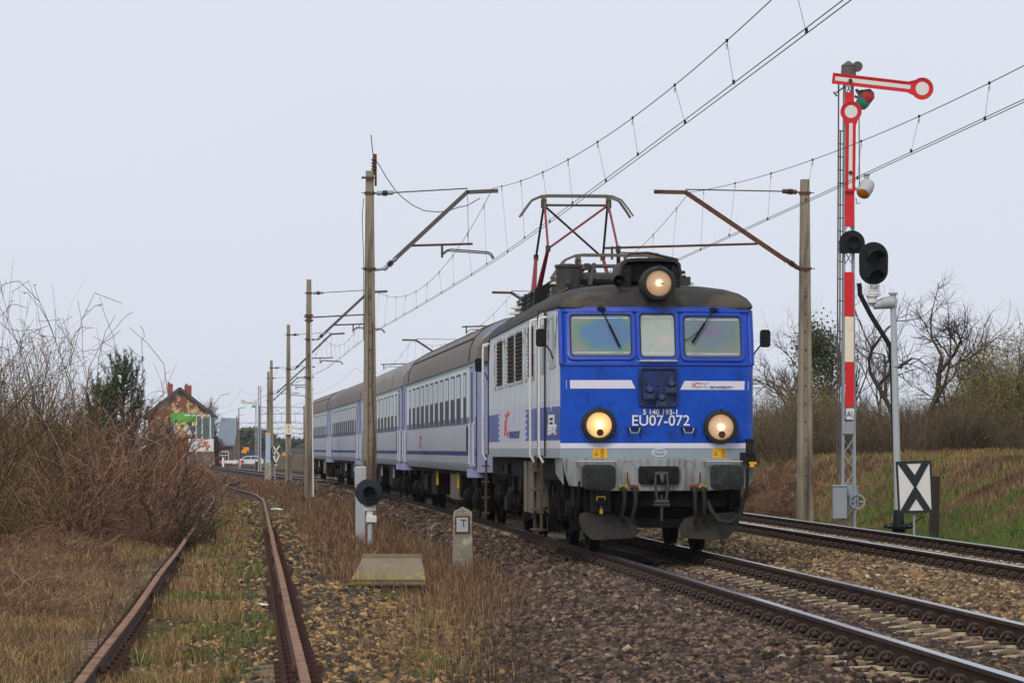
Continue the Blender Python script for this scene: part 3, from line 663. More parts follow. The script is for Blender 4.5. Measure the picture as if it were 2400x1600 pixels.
sframe(.48, 1.05, 2.62, 3.26, 'cab_side_window', M['frame_pale'], None, M['side_glass'])
for y0, y1, out_ in ((1.35, 1.95, 1), (12.85, 13.45, -1)):
    b = MB(); b.loft([[smap(a, z, .006) for a in (y0, y1)] for z in (1.34, 3.36)], False); dr = b.build('cab_door', M['livery'], loco)
    b = MB(); b.loft([[smap(a, z, .01) for a in (y0+.12, y1-.12)] for z in (2.5, 3.2)], False); b.build('door_window', M['side_glass'], dr)
    b = MB()
    for y in (y0-.02, y1+.02): b.bar(smap(y, 1.34, .005), smap(y, 3.37, .005), .03, .035)
    b.build('door_seam', M['letter_dk'], dr)
    for y in (y0-.12, y1+.14):
        b = MB(); b.tube([smap(y, 3.30, .0), smap(y, 3.28, .1), smap(y, 3.15, .11), smap(y, 1.36, .11), smap(y, 1.25, .05)], .019, 7); b.build('door_handrail', M['white'], loco, smooth=60)
    b = MB()
    for y in (y0, y1): b.bar(smap(y, 1.35, .05), smap(y, .28, .06), .06, .035)
    for z in (.3, .58, .86, 1.14): b.bar(smap(y0, z, .06), smap(y1, z, .06), .14, .025)
    b.build('door_steps', mat('brown_step_steel', (74, 60, 44), .3, 8, .8, 0, .2), loco)
# side lettering
text('EU07-072', .15, M['letter'], loco, lambda x, z, d: smap(.68-x*.95, z+1.70, .008+d), 'side_number', bold=.01)
text('PKP Intercity SA', .036, M['letter_dk'], loco, lambda x, z, d: smap(.78-x, z+1.86, .006+d), 'owner_plate_print', sx=.8)
text('Zaklad Centralny', .036, M['letter_dk'], loco, lambda x, z, d: smap(.78-x, z+1.80, .006+d), 'owner_plate_print', sx=.8)
b = MB(); b.loft([[smap(a, z, .004) for a in (.5, 1.06)] for z in (1.76, 1.92)], False); b.build('owner_plate', M['white'], loco)
text('2', .07, M['letter'], loco, lambda x, z, d: smap(.78-x, z+2.0, .004+d), 'side_number')
text('iC', .42, M['logo_or'], loco, lambda x, z, d: smap(8.35-x*2.0, z+1.83, .004+d), 'side_logo', shear=.2)
text('PKP INTERCITY', .12, M['logo_bl'], loco, lambda x, z, d: smap(6.6-x*1.9, z+1.66, .004+d), 'side_logo', shear=.2)
# buffer beam and everything that hangs on it
b = MB(); sk = [(-1.315, 1.315), (1.315, 1.315), (1.31, 1.0), (1.22, .90), (1.0, .885), (.62, .865), (-.62, .865), (-1.0, .885), (-1.05, .92), (-1.23, .935), (-1.29, 1.1)]
b.xz(sk, -.115, -.07); b.build('buffer_beam', M['skirt'], loco, smooth=30, bevel=.01)
for s in (-1, 1): b = MB(); b.tube([(s*.52, -.118, 1.16), (s*.47, -.119, 1.27), (s*.38, -.119, 1.28), (s*.31, -.119, 1.17), (s*.33, -.119, 1.0)], .004, 5); b.build('hatch_seam', M['skirt'], loco)
for s in (-1, 1):
    b = MB(); b.loft([[(s*1.315, -.08, 1.315), (s*1.315, .0, 1.315), (s*1.34, .9, 1.315)], [(s*1.30, -.08, .96), (s*1.30, .0, .95), (s*1.33, .9, 1.1)]], False); b.build('beam_return', M['skirt'], loco)
for s in (-1, 1):
    b = MB(); cx = s*.876+.005
    b.lathe([(.15, .0), (.15, .22), (.12, .23), (.12, .48)], (cx, -.10, 1.06), (0, -1, 0), 18)
    bf = b.build('buffer', M['black'], loco, smooth=40)
    b = MB(); rings = []
    for y, k in ((-.565, .96), (-.575, 1), (-.60, 1), (-.612, .97), (-.618, .85), (-.624, .3)): rings.append([(cx+x*k, y, 1.06+z*k) for x, z in rrect(.46, .34, .075, 0, 0, 5)])
    b.loft(rings, True, True, True); b.build('buffer_head', mat('greased_buffer_plate', (40, 44, 44), .3, 9, .6, 0, .6, 26, stain=(66, 67, 64), sscale=9, sthr=.58, spec=.2), bf, smooth=40)
    b = MB(); b.tube([(cx-.26, -.14, 1.262), (cx-.24, -.36, 1.268), (cx+.24, -.36, 1.268), (cx+.26, -.14, 1.262)], .016, 6); b.box((cx, -.26, 1.262), (.44, .2, .012)); b.build('buffer_step', M['galv'], bf)
b = MB(); b.prism(rrect(.56, .245, .04, 0, 1.085), lambda a, c: (a, -.16, c), lambda a, c: (a, -.11, c))
for x in (-.235, .235):
    for z in (1.0, 1.17): b.lathe([(.022, 0), (.022, .03)], (x, -.16, z), (0, -1, 0), 6)
b.ring(rrect(.32, .13, .02, 0, 1.085), rrect(.1, .08, .02, 0, 1.085), lambda a, c: (a, -.22, c), lambda a, c: (a, -.15, c))
cp = b.build('draw_gear', M['black'], loco, bevel=.006)
b = MB(); b.tube([(0.01, -.15, 1.10), (0.01, -.36, 1.10), (0.01, -.45, 1.07), (0.01, -.46, 1.0), (.01, -.40, .985), (.01, -.37, 1.02)], [.04, .04, .035, .03, .025, .015], 8); b.build('hook', M['steel_dark'], cp, smooth=60)
b = MB()
for s in (-1, 1): b.tube([(.01+s*.075, -.36, 1.10), (.01+s*.085, -.40, .95), (.01+s*.07, -.40, .80), (.01+s*.05, -.4, .74)], .022, 7)
b.tube([(-.08, -.36, 1.10), (.10, -.36, 1.10)], .03, 8); b.tube([(-.085, -.40, .72), (.105, -.40, .72)], .035, 8); b.tube([(.01, -.40, .82), (.01, -.4, .46)], .02, 7); b.tube([(-.1, -.4, .68), (.12, -.4, .68)], .028, 7); b.tube([(.05, -.4, .77), (.1, -.4, .66)], .03, 7)
b.build('screw_coupling', M['steel_dark'], cp, smooth=60)
for x0, cc in ((-.50, 0), (-.345, 1), (.475, 1), (.60, 0)):
    s = -1 if x0 < 0 else 1; b = MB(); 
    b.tube([(x0, -.13, .905), (x0, -.24, .905), (x0+.01, -.28, .86), (x0+.015, -.27, .7), (x0+s*-.0+.03*s, -.22, .5), (x0+.02, -.14, .42 if cc else .46)], .030, 8); b.lathe([(.035, 0), (.035, .05)], (x0+.01, -.28, .82), (0, 0, 1), 8)
    hs = b.build('brake_hose', M['rubber'], loco, smooth=60)
    b = MB(); b.tube([(x0-.05, -.16, .92), (x0+.06, -.16, .92)], .032, 8); b.tube([(x0, -.12, .92), (x0, -.22, .92)], .035, 8)
    if cc: b.tube([(x0+s*.05, -.17, .93), (x0+s*.09, -.19, 1.0), (x0+s*.09, -.19, 1.12)], .01, 6)
    else: b.tube([(x0+.03, -.17, .95), (x0+.035, -.19, 1.13)], .008, 6)
    b.build('air_cock', mat('red_cock', (130, 36, 40), .2, 9, .6) if cc else mat('yellow_cock', (150, 140, 60), .2, 9, .6), hs, smooth=60)
b = MB(); b.box((-.80, -.05, .72), (.28, .2, .30)); b.lathe([(.06, 0), (.06, .12)], (-.8, -.12, .72), (0, -1, 0), 12); us = b.build('heating_socket', M['black'], loco, bevel=.01)
b = MB(); b.bar((-.85, -.22, .79), (-.76, -.22, .79), .02, .015); b.bar((-.86, -.22, .80), (-.86, -.22, .74), .02, .014); b.bar((-.75, -.22, .80), (-.75, -.22, .74), .02, .014); b.box((-.80, -.22, .59), (.045, .012, .06)); b.tube([(-.8, -.22, .66), (-.8, -.22, .61)], .006, 5); b.build('socket_latch', M['yellow'], us)
b = MB(); b.lathe([(.055, 0), (.055, .16), (.045, .18), (.065, .18), (.065, .22)], (1.24, -.25, 1.36), (0, 0, 1), 14); b.box((1.22, -.2, 1.33), (.2, .14, .13)); b.lathe([(.05, 0), (.05, .12)], (1.26, -.26, 1.20), (0, 0, 1), 12); hs = b.build('heating_cable_socket', M['black'], loco, smooth=40)
b = MB(); b.box((1.27, -.33, 1.25), (.10, .02, .03)); b.box((1.26, -.33, 1.22), (.06, .02, .05)); b.build('socket_latch', M['yellow'], hs)
b = MB(); b.tube([(1.22, -.2, 1.18), (1.22, -.14, .9), (1.18, -.1, .7)], .024, 8); b.tube([(.66, -.2, .74), (.70, -.26, .62), (.80, -.28, .46), (.98, -.26, .43), (1.12, -.22, .56), (1.16, -.2, .75)], .032, 8); b.build('heating_cable', M['rubber'], loco, smooth=60)
for s in (-1, 1):       # guard plates before the wheels
    b = MB(); o_ = [(-.405, .50), (-.39, .55), (-.34, .575), (-.1, .56), (.18, .535), (.34, .49), (.405, .40), (.41, .33), (.38, .235), (.28, .21), (-.18, .195), (-.24, .21), (-.36, .33), (-.405, .42)]
    if s > 0: o_ = [(-x, z) for x, z in o_]
    cx = s*.70+.01
    b.prism(o_, lambda a, c: (cx+a, -.12+.10*abs(a-s*.4), c), lambda a, c: (cx+a, -.10+.10*abs(a-s*.4), c))
    pl = b.build('guard_plate', mat('dusty_guard_plate', (46, 43, 37), .25, 4, .8, 0, .3, 40, stain=(62, 58, 54), sscale=3, sthr=.5), loco, bevel=.006)
    for a_, c_, k1, k2 in (((cx+s*.3, -.05, .5), (cx+s*.32, -.02, .95), .06, .05), ((cx-s*.12, -.05, .5), (cx-s*.12, .05, .95), .06, .05), ((cx+s*.42, -.12, .62), (cx+s*.4, -.1, 1.0), .035, .03)): MB().bar(a_, c_, k1, k2).build('plate_hanger', M['underframe'], pl)
# underframe, bogies
b = MB(); b.box((0, 7.3, 1.15), (2.6, 14.3, .3)); b.box((0, .25, .85), (2.3, .5, .4)); b.box((0, 7.35, .75), (2.1, 3.6, .6)); b.box((0, .1, .42), (1.5, .1, .12)); b.box((0, .35, .6), (2.2, .12, .3)); b.build('underframe', M['underframe'], loco)
def wheelset(y, r, parent, gauge=.70):
    for s in (-1, 1):
        b = MB(); b.lathe([(r*.3, -.02), (r*.88, .0), (r*.9, -.04), (r, -.045), (r, .055), (r+.028, .06), (r+.025, .09), (r*.88, .09), (r*.3, .1), (.06, .12)], (s*(gauge+.07), y, r), (-s, 0, 0), 28)
        b.build('wheel', M['underframe'], parent, smooth=35)
def bogie_side(b, y0, wb, r, s, xo, spring=True):
    zf_ = r+.05
    b.bar((s*xo, y0-wb/2-.55, zf_+.28), (s*xo, y0+wb/2+.55, zf_+.28), .10, .2)
    for q in (-1, 1):
        y = y0+q*wb/2
        b.box((s*(xo+.02), y, r+.02), (.22, .42, .40)); b.lathe([(.19, 0), (.20, .05), (.15, .11), (.06, .15)], (s*(xo+.13), y, r), (s, 0, 0), 16)
        for e in (-1, 1):
            for i in range(6): b.lathe([(.10, 0), (.10, .03)], (s*xo, y+e*.40, r-.05+i*.06), (0, 0, 1), 10)
            b.box((s*xo, y+e*.40, r-.10), (.2, .24, .05)); b.bar((s*(xo+.05), y+e*.62, r+.2), (s*(xo-.05), y+e*.66, .30), .05, .16)
        b.tube([(s*(xo+.1), y-.2, r-.1), (s*(xo+.14), y-.05, r-.32), (s*(xo+.12), y+.3, r-.36), (s*(xo+.08), y+.5, r-.1)], .022, 6)
    b.tube([(s*(xo+.06), y0-wb/2, .42), (s*(xo+.06), y0+wb/2, .42)], .03, 6); b.box((s*xo, y0, r-.02), (.22, .7, .35))
    b.tube([(s*(xo+.03), y0-.5, r+.5), (s*(xo+.08), y0-.3, r+.2), (s*(xo+.02), y0+.3, r-.1)], .02, 6)
for y0 in (3.1, 11.6):
    b = MB()
    for s in (-1, 1): bogie_side(b, y0, 3.05, .625, s, 1.08)
    b.box((0, y0, .7), (1.9, 3.0, .5)); b.box((0, y0-2.1, .62), (2.0, .15, .3))
    bg_ = b.build('bogie', M['underframe'], loco, smooth=30)
    for q in (-1, 1): wheelset(y0+q*1.525, .625, bg_)
b = MB()
for y, w_ in ((4.2, .75), (5.25, .5)):
    for s in (-1, 1): MB().box((s*1.28, y, .87), (.28, w_, .78)).build('equipment_box', M['under_light'], loco, bevel=.012)
random.seed(11); M['rig'] = mat('oily_rigging', (26, 24, 21), .5, 4, .75, 0, .3, 40, stain=(74, 64, 52), sscale=5, sthr=.62, spec=.2)
for i in range(46):
    b = MB()
    y = random.uniform(.6, 14.2); z = random.uniform(.35, 1.2); x = -random.uniform(1.0, 1.3); L = random.uniform(.1, .5)
    if random.random() < .5: b.tube([(x, y, z), (x-.04, y+L/2, z-random.uniform(.0, .2)), (x, y+L, z+random.uniform(-.1, .2))], random.uniform(.012, .03), 6)
    else: b.box((x, y, z), (random.uniform(.08, .24), L, random.uniform(.06, .26)))
    b.build('brake_rigging', M['rig'], loco, smooth=30)
for y in (.95, 2.4, 6.4, 9.3): b = MB(); b.lathe([(.16, -.2), (.17, .0), (.12, .08)], (-1.1, y, .72+.1*math.sin(y*5)), (-1, 0, 0), 16); b.tube([(-1.2, y, 1.25), (-1.28, y+.05, .9), (-1.24, y+.2, .45)], .024, 6); b.build('brake_cylinder', M['rig'], loco, smooth=30)
# roof gear
b = MB(); q = [(-1.22, 3.55), (-1.18, 3.95), (-.95, 4.06), (-.55, 4.06), (-.5, 3.7)]
b.xz(q, 6.3, 9.0); 
for k in range(2):
    y0 = 6.5+k*1.2
    for i in range(4):
        for j in range(4): b.box((-1.20-.005*0, y0+.14+.22*j, 3.66+.075*i), (.06, .14, .045))
b.box((-.9, 5.4, 3.72), (.25, 1.8, .06)); b.box((-.9, 5.4, 3.84), (.22, 1.8, .03))
for i in range(9): b.box((-.9, 4.6+.2*i, 3.78), (.2, .03, .1))
b.build('ventilator', M['black'], loco)
b = MB()
b.lathe([(.19, 3.75), (.19, 4.12), (.21, 4.13), (.21, 4.17), (.05, 4.19)], (-.92+.02, 3.6, 0), n=18); b.box((-.9, 3.7, 3.72), (.5, .9, .1)); b.box((-1.12, 3.1, 3.72), (.16, .3, .2)); b.lathe([(.09, 0), (.09, .6)], (-.75, 3.7, 3.98), (1, 0, .0), 10)
for x in (-.95, -.6, -.2, .2, .6): b.tube([(x, 3.3+.2*math.sin(x*9), 3.85), (x+.1, 3.8, 4.1+.1*math.sin(x*7)), (x+.05, 4.6, 4.0)], .035, 7)
for x in (-.9, -.45, .45, .9): b.box((x, 4.5, 3.98), (.22, .5, .12)); b.tube([(x, 4.2, 4.1), (x*.8, 5.2, 4.2)], .03, 6)
b.tube([(-.25, 2.0, 4.17), (-.15, 2.0, 4.25), (.1, 2.0, 4.26), (.6, 2.6, 4.2)], .02, 6)
b.build('roof_equipment', M['steel_dark'], loco, smooth=35)
for x, y in ((-.93, 4.45), (-.93, 6.7), (.93, 4.45), (.93, 6.7), (-.93, 10.6), (.93, 10.6), (-.93, 13.0), (.93, 13.0)):
    b = MB(); b.lathe([(.06, 0), (.06, .08), (.18, .09), (.17, .13), (.07, .14), (.07, .18), (.16, .19), (.15, .22), (.06, .23), (.05, .30)], (x, y, 3.74), n=16); b.build('insulator', M['white_porc'], loco, smooth=40)
M['panto_red'] = mat('crimson_pantograph_paint', (130, 34, 50), .25, 6, .5, 0, .08, stain=(80, 30, 34), sscale=5, sthr=.6)
M['panto_strip'] = mat('collector_strip', (112, 106, 96), .2, 6, .6, .3, .1)
def collector(b, yc, zc):
    for dy, dz in ((-.17, 0), (.17, 0)):
        pts = [(-.98, yc+dy*1.3, zc-.36), (-.90, yc+dy*1.2, zc-.24), (-.78, yc+dy, zc-.08), (-.62, yc+dy, zc-.012), (-.5, yc+dy, zc), (.5, yc+dy, zc), (.62, yc+dy, zc-.012), (.78, yc+dy, zc-.08), (.90, yc+dy*1.2, zc-.24), (.98, yc+dy*1.3, zc-.36)]
        for p, q_ in zip(pts, pts[1:]): b.bar(p, q_, .05, .03)
    b.tube([(-.55, yc, zc-.16), (.55, yc, zc-.16)], .022, 7)
    for s in (-1, 1):
        b.bar((s*.57, yc-.2, zc-.05), (s*.57, yc+.2, zc-.05), .05, .06); b.box((s*.57, yc, zc-.14), (.09, .12, .14)); b.tube([(s*.57, yc-.16, zc-.05), (s*.55, yc-.16, zc-.3)], .022, 6)
def pantograph(yc, zt, raised):
    b = MB(); 
    for s in (-1, 1): b.bar((s*.93, yc-1.2, 4.03), (s*.93, yc+1.2, 4.03), .06, .08)
    for q_ in (-1, 1): b.tube([(-.95, yc+q_*.45, 4.08), (.95, yc+q_*.45, 4.08)], .045, 8); b.bar((-.93, yc+q_*1.15, 4.03), (.93, yc+q_*1.15, 4.03), .06, .06)
    for s in (-1, 1): b.tube([(s*.5, yc-.4, 4.1), (s*.5, yc+.4, 4.1)], .05, 8)
    p = b.build('pantograph', M['steel_dark'], loco, smooth=40)
    b = MB(); collector(b, yc, zt); b.build('collector_head', M['panto_strip'], p)
    gm = M.setdefault('shaded_arm', mat('shaded_arm', (64, 36, 36), .3, 6, .6))  # darkened crimson: shadow on the rear upper arms put into their colour
    ze = 4.86 if raised else 4.16; ye = 1.28 if raised else 1.75
    for q_ in (-1, 1):
        yb, yj = yc+q_*.45, yc+q_*ye
        for s in (-1, 1):
            MB().tube([(s*.72, yb, 4.08), (s*.60, yj, ze)], [.055, .03], 8).build('lower_arm', M['panto_red'], p, smooth=50)
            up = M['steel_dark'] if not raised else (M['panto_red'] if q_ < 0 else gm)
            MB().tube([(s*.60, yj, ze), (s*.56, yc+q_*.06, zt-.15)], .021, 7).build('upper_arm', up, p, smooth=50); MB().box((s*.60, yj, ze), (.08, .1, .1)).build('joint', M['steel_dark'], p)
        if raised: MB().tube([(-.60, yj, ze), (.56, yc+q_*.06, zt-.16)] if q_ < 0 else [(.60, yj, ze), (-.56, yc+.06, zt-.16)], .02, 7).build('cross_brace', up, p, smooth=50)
        if not raised: MB().tube([(-.6, yj, ze), (.6, yj, ze)], .02, 6).build('joint_tube', M['steel_dark'], p)
pantograph(5.6, 4.44, False); pantograph(12.0, 5.86, True)
# ------------------------------------------------------------------ the coaches (local frame like the locomotive's)
def coach_paint(name, top, low, line, navy=True, blue_all=False):
    t = NT(name); v = t.obj(); x, y, z = t.xyz(v)
    def gt(a): return t.math('GREATER_THAN', z, a)
    n = t.noise(v, 2, 5, .65, (1, 1, .25))
    up = t.mix(n, K(lin(top), .88), K(lin(top), 1.08)); lo = t.mix(n, K(lin(low), .86), K(lin(low), 1.08))
    mid = t.mix(n, K(lin((116, 124, 154)), .9), K(lin((128, 136, 164)), 1.05))
    col = t.mix(gt(1.92), lo, mid); col = t.mix(gt(2.06), col, up)
    col = t.mix(t.math('MULTIPLY', gt(1.31), t.math('SUBTRACT', 1, gt(1.40))), col, lin((66, 62, 124)))
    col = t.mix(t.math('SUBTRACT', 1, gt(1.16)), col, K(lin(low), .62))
    col = t.mix(t.math('MULTIPLY', gt(3.02), t.math('SUBTRACT', 1, gt(3.055))), col, lin(line))
    dk = t.ramp(t.noise(v, 5, 6, .7, (1, 1, .12)), [(.56, (0, 0, 0)), (.75, (1, 1, 1))])
    col = t.mix(t.math('MULTIPLY', dk, .6), col, lin((118, 117, 122)))
    t.l(col, t.b.inputs['Base Color']); t.b.inputs['Roughness'].default_value = .6; t.b.inputs['Specular IOR Level'].default_value = .25; return t.m
M['lilac'] = mat('lilac_blue_paint', (150, 160, 194), .14, 4, .6, 0, .05, stain=(110, 118, 160), sscale=5, sthr=.62)
M['coach_roof'] = mat('brown_grey_coach_roof', (112, 105, 100), .15, 2, .75, 0, .15, 30, stain=(116, 108, 102), sscale=2, sthr=.55, streak=True)
M['coach_roof_grey'] = mat('grey_coach_roof', (134, 131, 128), .12, 2, .75, 0, .15, 30, stain=(104, 98, 94), sscale=2, sthr=.55, streak=True)
M['win_frame'] = mat('dark_window_frame', (84, 88, 96), .1, 6, .6, 0, .03, spec=.1)
M['pane_sky'] = mat('upper_pane_sky_reflection', (196, 203, 212), .16, 1.3, .5, 0, 0, spec=.1)  # bright sky reflection painted as the upper pane's own pale colour
M['pane_dark'] = mat('lower_pane_glass', (30, 35, 38), .4, 1.2, .4, 0, 0, spec=.04)
CW = 1.41; CL = 24.0
def roof_prof(k=1.0, n=15):
    pts = []
    for i in range(n+1):
        t = math.pi*i/n; pts.append((CW*math.cos(t)*1.0, 3.10+.95*k*math.sin(t)**.72*1.0))
    return pts
def coach(label, top, low, line, roofm, ribbed, nwin, w0, pitch, ww, split, logo=True):
    t = empty('passenger_coach', (0, 0, 0), 0, label, 'railway coach', 'coaches of the passenger train')
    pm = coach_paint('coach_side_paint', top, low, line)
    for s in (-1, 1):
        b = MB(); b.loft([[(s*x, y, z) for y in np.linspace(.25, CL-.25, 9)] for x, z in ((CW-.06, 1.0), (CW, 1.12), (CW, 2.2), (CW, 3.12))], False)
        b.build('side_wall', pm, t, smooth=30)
    for y in (.25, CL-.25):
        b = MB()
        pts = [(-CW+.02, 1.0), (CW-.02, 1.0), (CW-.02, 3.1)]+[(x*.98, z-.02) for x, z in roof_prof()]+[(-CW+.02, 3.1)]
        b.xz(pts, y-.03, y+.03); b.build('end_wall', M['lilac'], t)
    b = MB(); rings = []
    for y, k in ((.12, .80), (.5, .88), (1.6, 1), (CL-1.6, 1), (CL-.5, .88), (CL-.12, .80)): rings.append([(x, y, z) for x, z in roof_prof(k)])
    b.loft(rings, False, False, False); b.add(rings[0], [tuple(range(16))]); b.add(rings[-1], [tuple(range(16))])
    for s in (-1, 1): b.bar((s*(CW+.01), .2, 3.11), (s*(CW+.01), CL-.2, 3.11), .04, .04)
    rf = b.build('roof', roofm, t, smooth=40)
    if ribbed:
        b = MB(); pr = roof_prof()
        for i in (2, 4, 6, 9, 11, 13):
            x, z = pr[i]; b.bar((x*1.004, 2.0, z+.006), (x*1.004, CL-2.0, z+.006), .03, .022)
        for y in np.linspace(2.0, CL-2.0, 2): b.tube([(x*1.004, y, z+.004) for x, z in pr], .016, 4)
        b.build('roof_seam', M['steel_dark'], rf)
    b = MB(); b.box((0, -.08, 2.2), (1.1, .62, 2.2)); b.box((0, CL+.08, 2.2), (1.1, .62, 2.2)); b.build('gangway', M['rubber'], t)
    for i in range(nwin):
        y = w0+pitch*i; wd = ww if (0 < i < nwin-1) else ww*.62; z0, z1 = 2.0, 2.90
        b = MB(); b.ring([(-a, c) for a, c in rrect(wd+.09, z1-z0+.09, .06, -y, (z0+z1)/2)], [(-a, c) for a, c in rrect(wd, z1-z0, .04, -y, (z0+z1)/2)], lambda a, c: (-CW-.009, a, c), lambda a, c: (-CW+.01, a, c)); b.bar((-CW-.004, y-wd/2, z0+split), (-CW-.004, y+wd/2, z0+split), .010, .05)
        fr = b.build('window', M['win_frame'], t, smooth=35)
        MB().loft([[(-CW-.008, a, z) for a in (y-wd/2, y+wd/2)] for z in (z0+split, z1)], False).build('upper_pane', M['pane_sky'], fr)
        MB().loft([[(-CW-.006, a, z) for a in (y-wd/2, y+wd/2)] for z in (z0, z0+split)], False).build('lower_pane', M['pane_dark'], fr)
    for y0, y1 in ((.42, 1.22), (CL-1.22, CL-.42)):
        b = MB(); b.loft([[(-CW-.03, a, z) for a in (y0, y1)] for z in (1.1, 3.02)], False)
        for q in (y0, y1): b.bar((-CW-.02, q, 1.1), (-CW-.02, q, 3.02), .05, .06)
        b.bar((-CW-.02, y0, 3.04), (-CW-.02, y1, 3.04), .06, .05); b.box((-CW+.1, (y0+y1)/2, .98), (.4, y1-y0, .16))
        d = b.build('door', M['lilac'], t)
        MB().loft([[(-CW-.036, a, z) for a in (y0+.2, y1-.2)] for z in (1.95, 2.9)], False).build('door_window', M['pane_dark'], d)
        for q in (y0-.12, y1+.12): MB().tube([(-CW-.01, q, 1.95), (-CW-.05, q, 1.93), (-CW-.05, q, 1.15), (-CW-.01, q, 1.13)], .013, 6).build('handrail', M['white'], t)
    b = MB(); b.ring([(a, c) for a, c in rrect(.46, .55, .03, 2.1, 1.62)], [(a, c) for a, c in rrect(.36, .45, .02, 2.1, 1.62)], lambda a, c: (-CW-.03, a, c), lambda a, c: (-CW, a, c)); b.build('route_board', M['steel_dark'], t)
    if logo:
        text('iC', .34, M['logo_or'], t, lambda x, z, d: (-CW-.004-d, 17.0-x*1.5, z+1.6), 'side_logo', shear=.2)
        text('PKP INTERCITY', .09, M['logo_bl'], t, lambda x, z, d: (-CW-.004-d, 15.4-x*1.3, z+1.36), 'side_logo', shear=.2)
    b = MB(); b.box((0, CL/2, .98), (2.5, CL-.6, .14)); b.box((0, CL/2, .8), (.5, CL-2, .3)); b.box((0, .1, .95), (2.2, .3, .35)); b.box((0, CL-.1, .95), (2.2, .3, .35)); b.build('underframe', M['underframe'], t)
    for s in (-1, 1):
        for y, dr in ((.0, -1), (CL, 1)): MB().lathe([(.1, 0), (.1, .35), (.22, .36), (.22, .39)], (s*.875, y, 1.06), (0, dr, 0), 14).build('buffer', M['black'], t, smooth=40)
    for y0 in (3.6, CL-3.6):
        b = MB()
        for s in (-1, 1): bogie_side(b, y0, 2.5, .46, s, 1.03)
        b.box((0, y0, .55), (1.9, 1.0, .35)); b.box((-1.05, y0-.1, .75), (.2, .5, .3))
        bg_ = b.build('bogie', M['underframe'], t, smooth=30)
        for q in (-1, 1): wheelset(y0+q*1.25, .46, bg_)
    for yy, ll, hh in ((8.2, 2.2, .55), (14.5, 1.8, .5), (17.5, 1.2, .4)): MB().box((-.95, yy, .64), (.6, ll, hh)).build('battery_box', M['under_light'] if (ribbed and yy == 8.2) else M['underframe'], t, bevel=.02)
    MB().tube([(-.7, 10.4, .65), (-.7, 12.6, .65)], .24, 14).build('air_tank', M['underframe'], t, smooth=40); MB().lathe([(.3, 0), (.3, .25), (.22, .35)], (-.9, 6.4, .68), (-1, 0, 0), 16).build('generator', M['underframe'], t, smooth=40)
    for y in (6.9, 13.4): MB().bar((-1.25, y, .95), (-1.25, y, .62), .03, .05).build('hanger', M['yellow'] if ribbed else M['grey'], t)
    return t
S0 = 44+16.35
specs = [('first coach behind the locomotive with ribbed brown roof and clean lilac grey side', (216, 220, 230), (190, 194, 203), (150, 196, 164), M['coach_roof'], True, 12, 3.0, 1.66, .98, .44),
         ('second coach from the locomotive, smooth grey roof and greenish white side with tall windows', (214, 222, 224), (180, 188, 196), (146, 196, 162), M['coach_roof_grey'], False, 11, 3.0, 1.8, 1.05, .34),
         ('third coach from the locomotive, dark smooth roof and slate grey window band', (186, 194, 206), (180, 186, 204), (146, 190, 158), M['coach_roof'], False, 12, 3.0, 1.66, .98, .46),
         ('rearmost coach of the train with a yellow line under its roof edge', (196, 202, 208), (182, 188, 198), (216, 170, 70), M['coach_roof'], True, 10, 3.0, 2.0, 1.1, .42)]
for i, sp_ in enumerate(specs):
    t = coach(*sp_); y0 = S0+i*24.55; y1 = y0+24
    x0, x1 = float(xc(y0))+(.07 if i == 0 else 0), float(xc(y1)); t.location = (x0, y0, 0); t.rotation_euler = (0, 0, -math.atan2(x1-x0, y1-y0))
# ------------------------------------------------------------------ overhead line: poles, arms, wires
def H_ring(cx, cy, z, w_, d, g):   # I-shaped concrete section, flanges facing the camera side
    a, c = w_/2, d/2
    return [(cx-a, cy-c, z), (cx-a*.36, cy-c, z), (cx-a*.26, cy-c+g, z), (cx+a*.26, cy-c+g, z), (cx+a*.36, cy-c, z), (cx+a, cy-c, z), (cx+a, cy+c, z), (cx-a, cy+c, z)]
def insulator(b, p, q, r=.075):
    p, q = Vector(p), Vector(q); d = (q-p); L = d.length; d.normalize()
    prof = [(.03, 0)]
    n = 4
    for i in range(n): h = L*(.28+.44*i/(n-1)); prof += [(.035, h-.02), (r, h-.006), (r, h+.006), (.035, h+.02)]
    prof.append((.03, L)); b.lathe(prof, p, d, 10)
def caps(b, p, q, r=.055):
    p, q = Vector(p), Vector(q)
    b.lathe([(r*.6, 0), (r, .02), (r, .11), (r*.7, .14)], p, q-p, 10); b.lathe([(r*.7, 0), (r, .03), (r, .12), (r*.6, .14)], q-(q-p).normalized()*.14, q-p, 10)
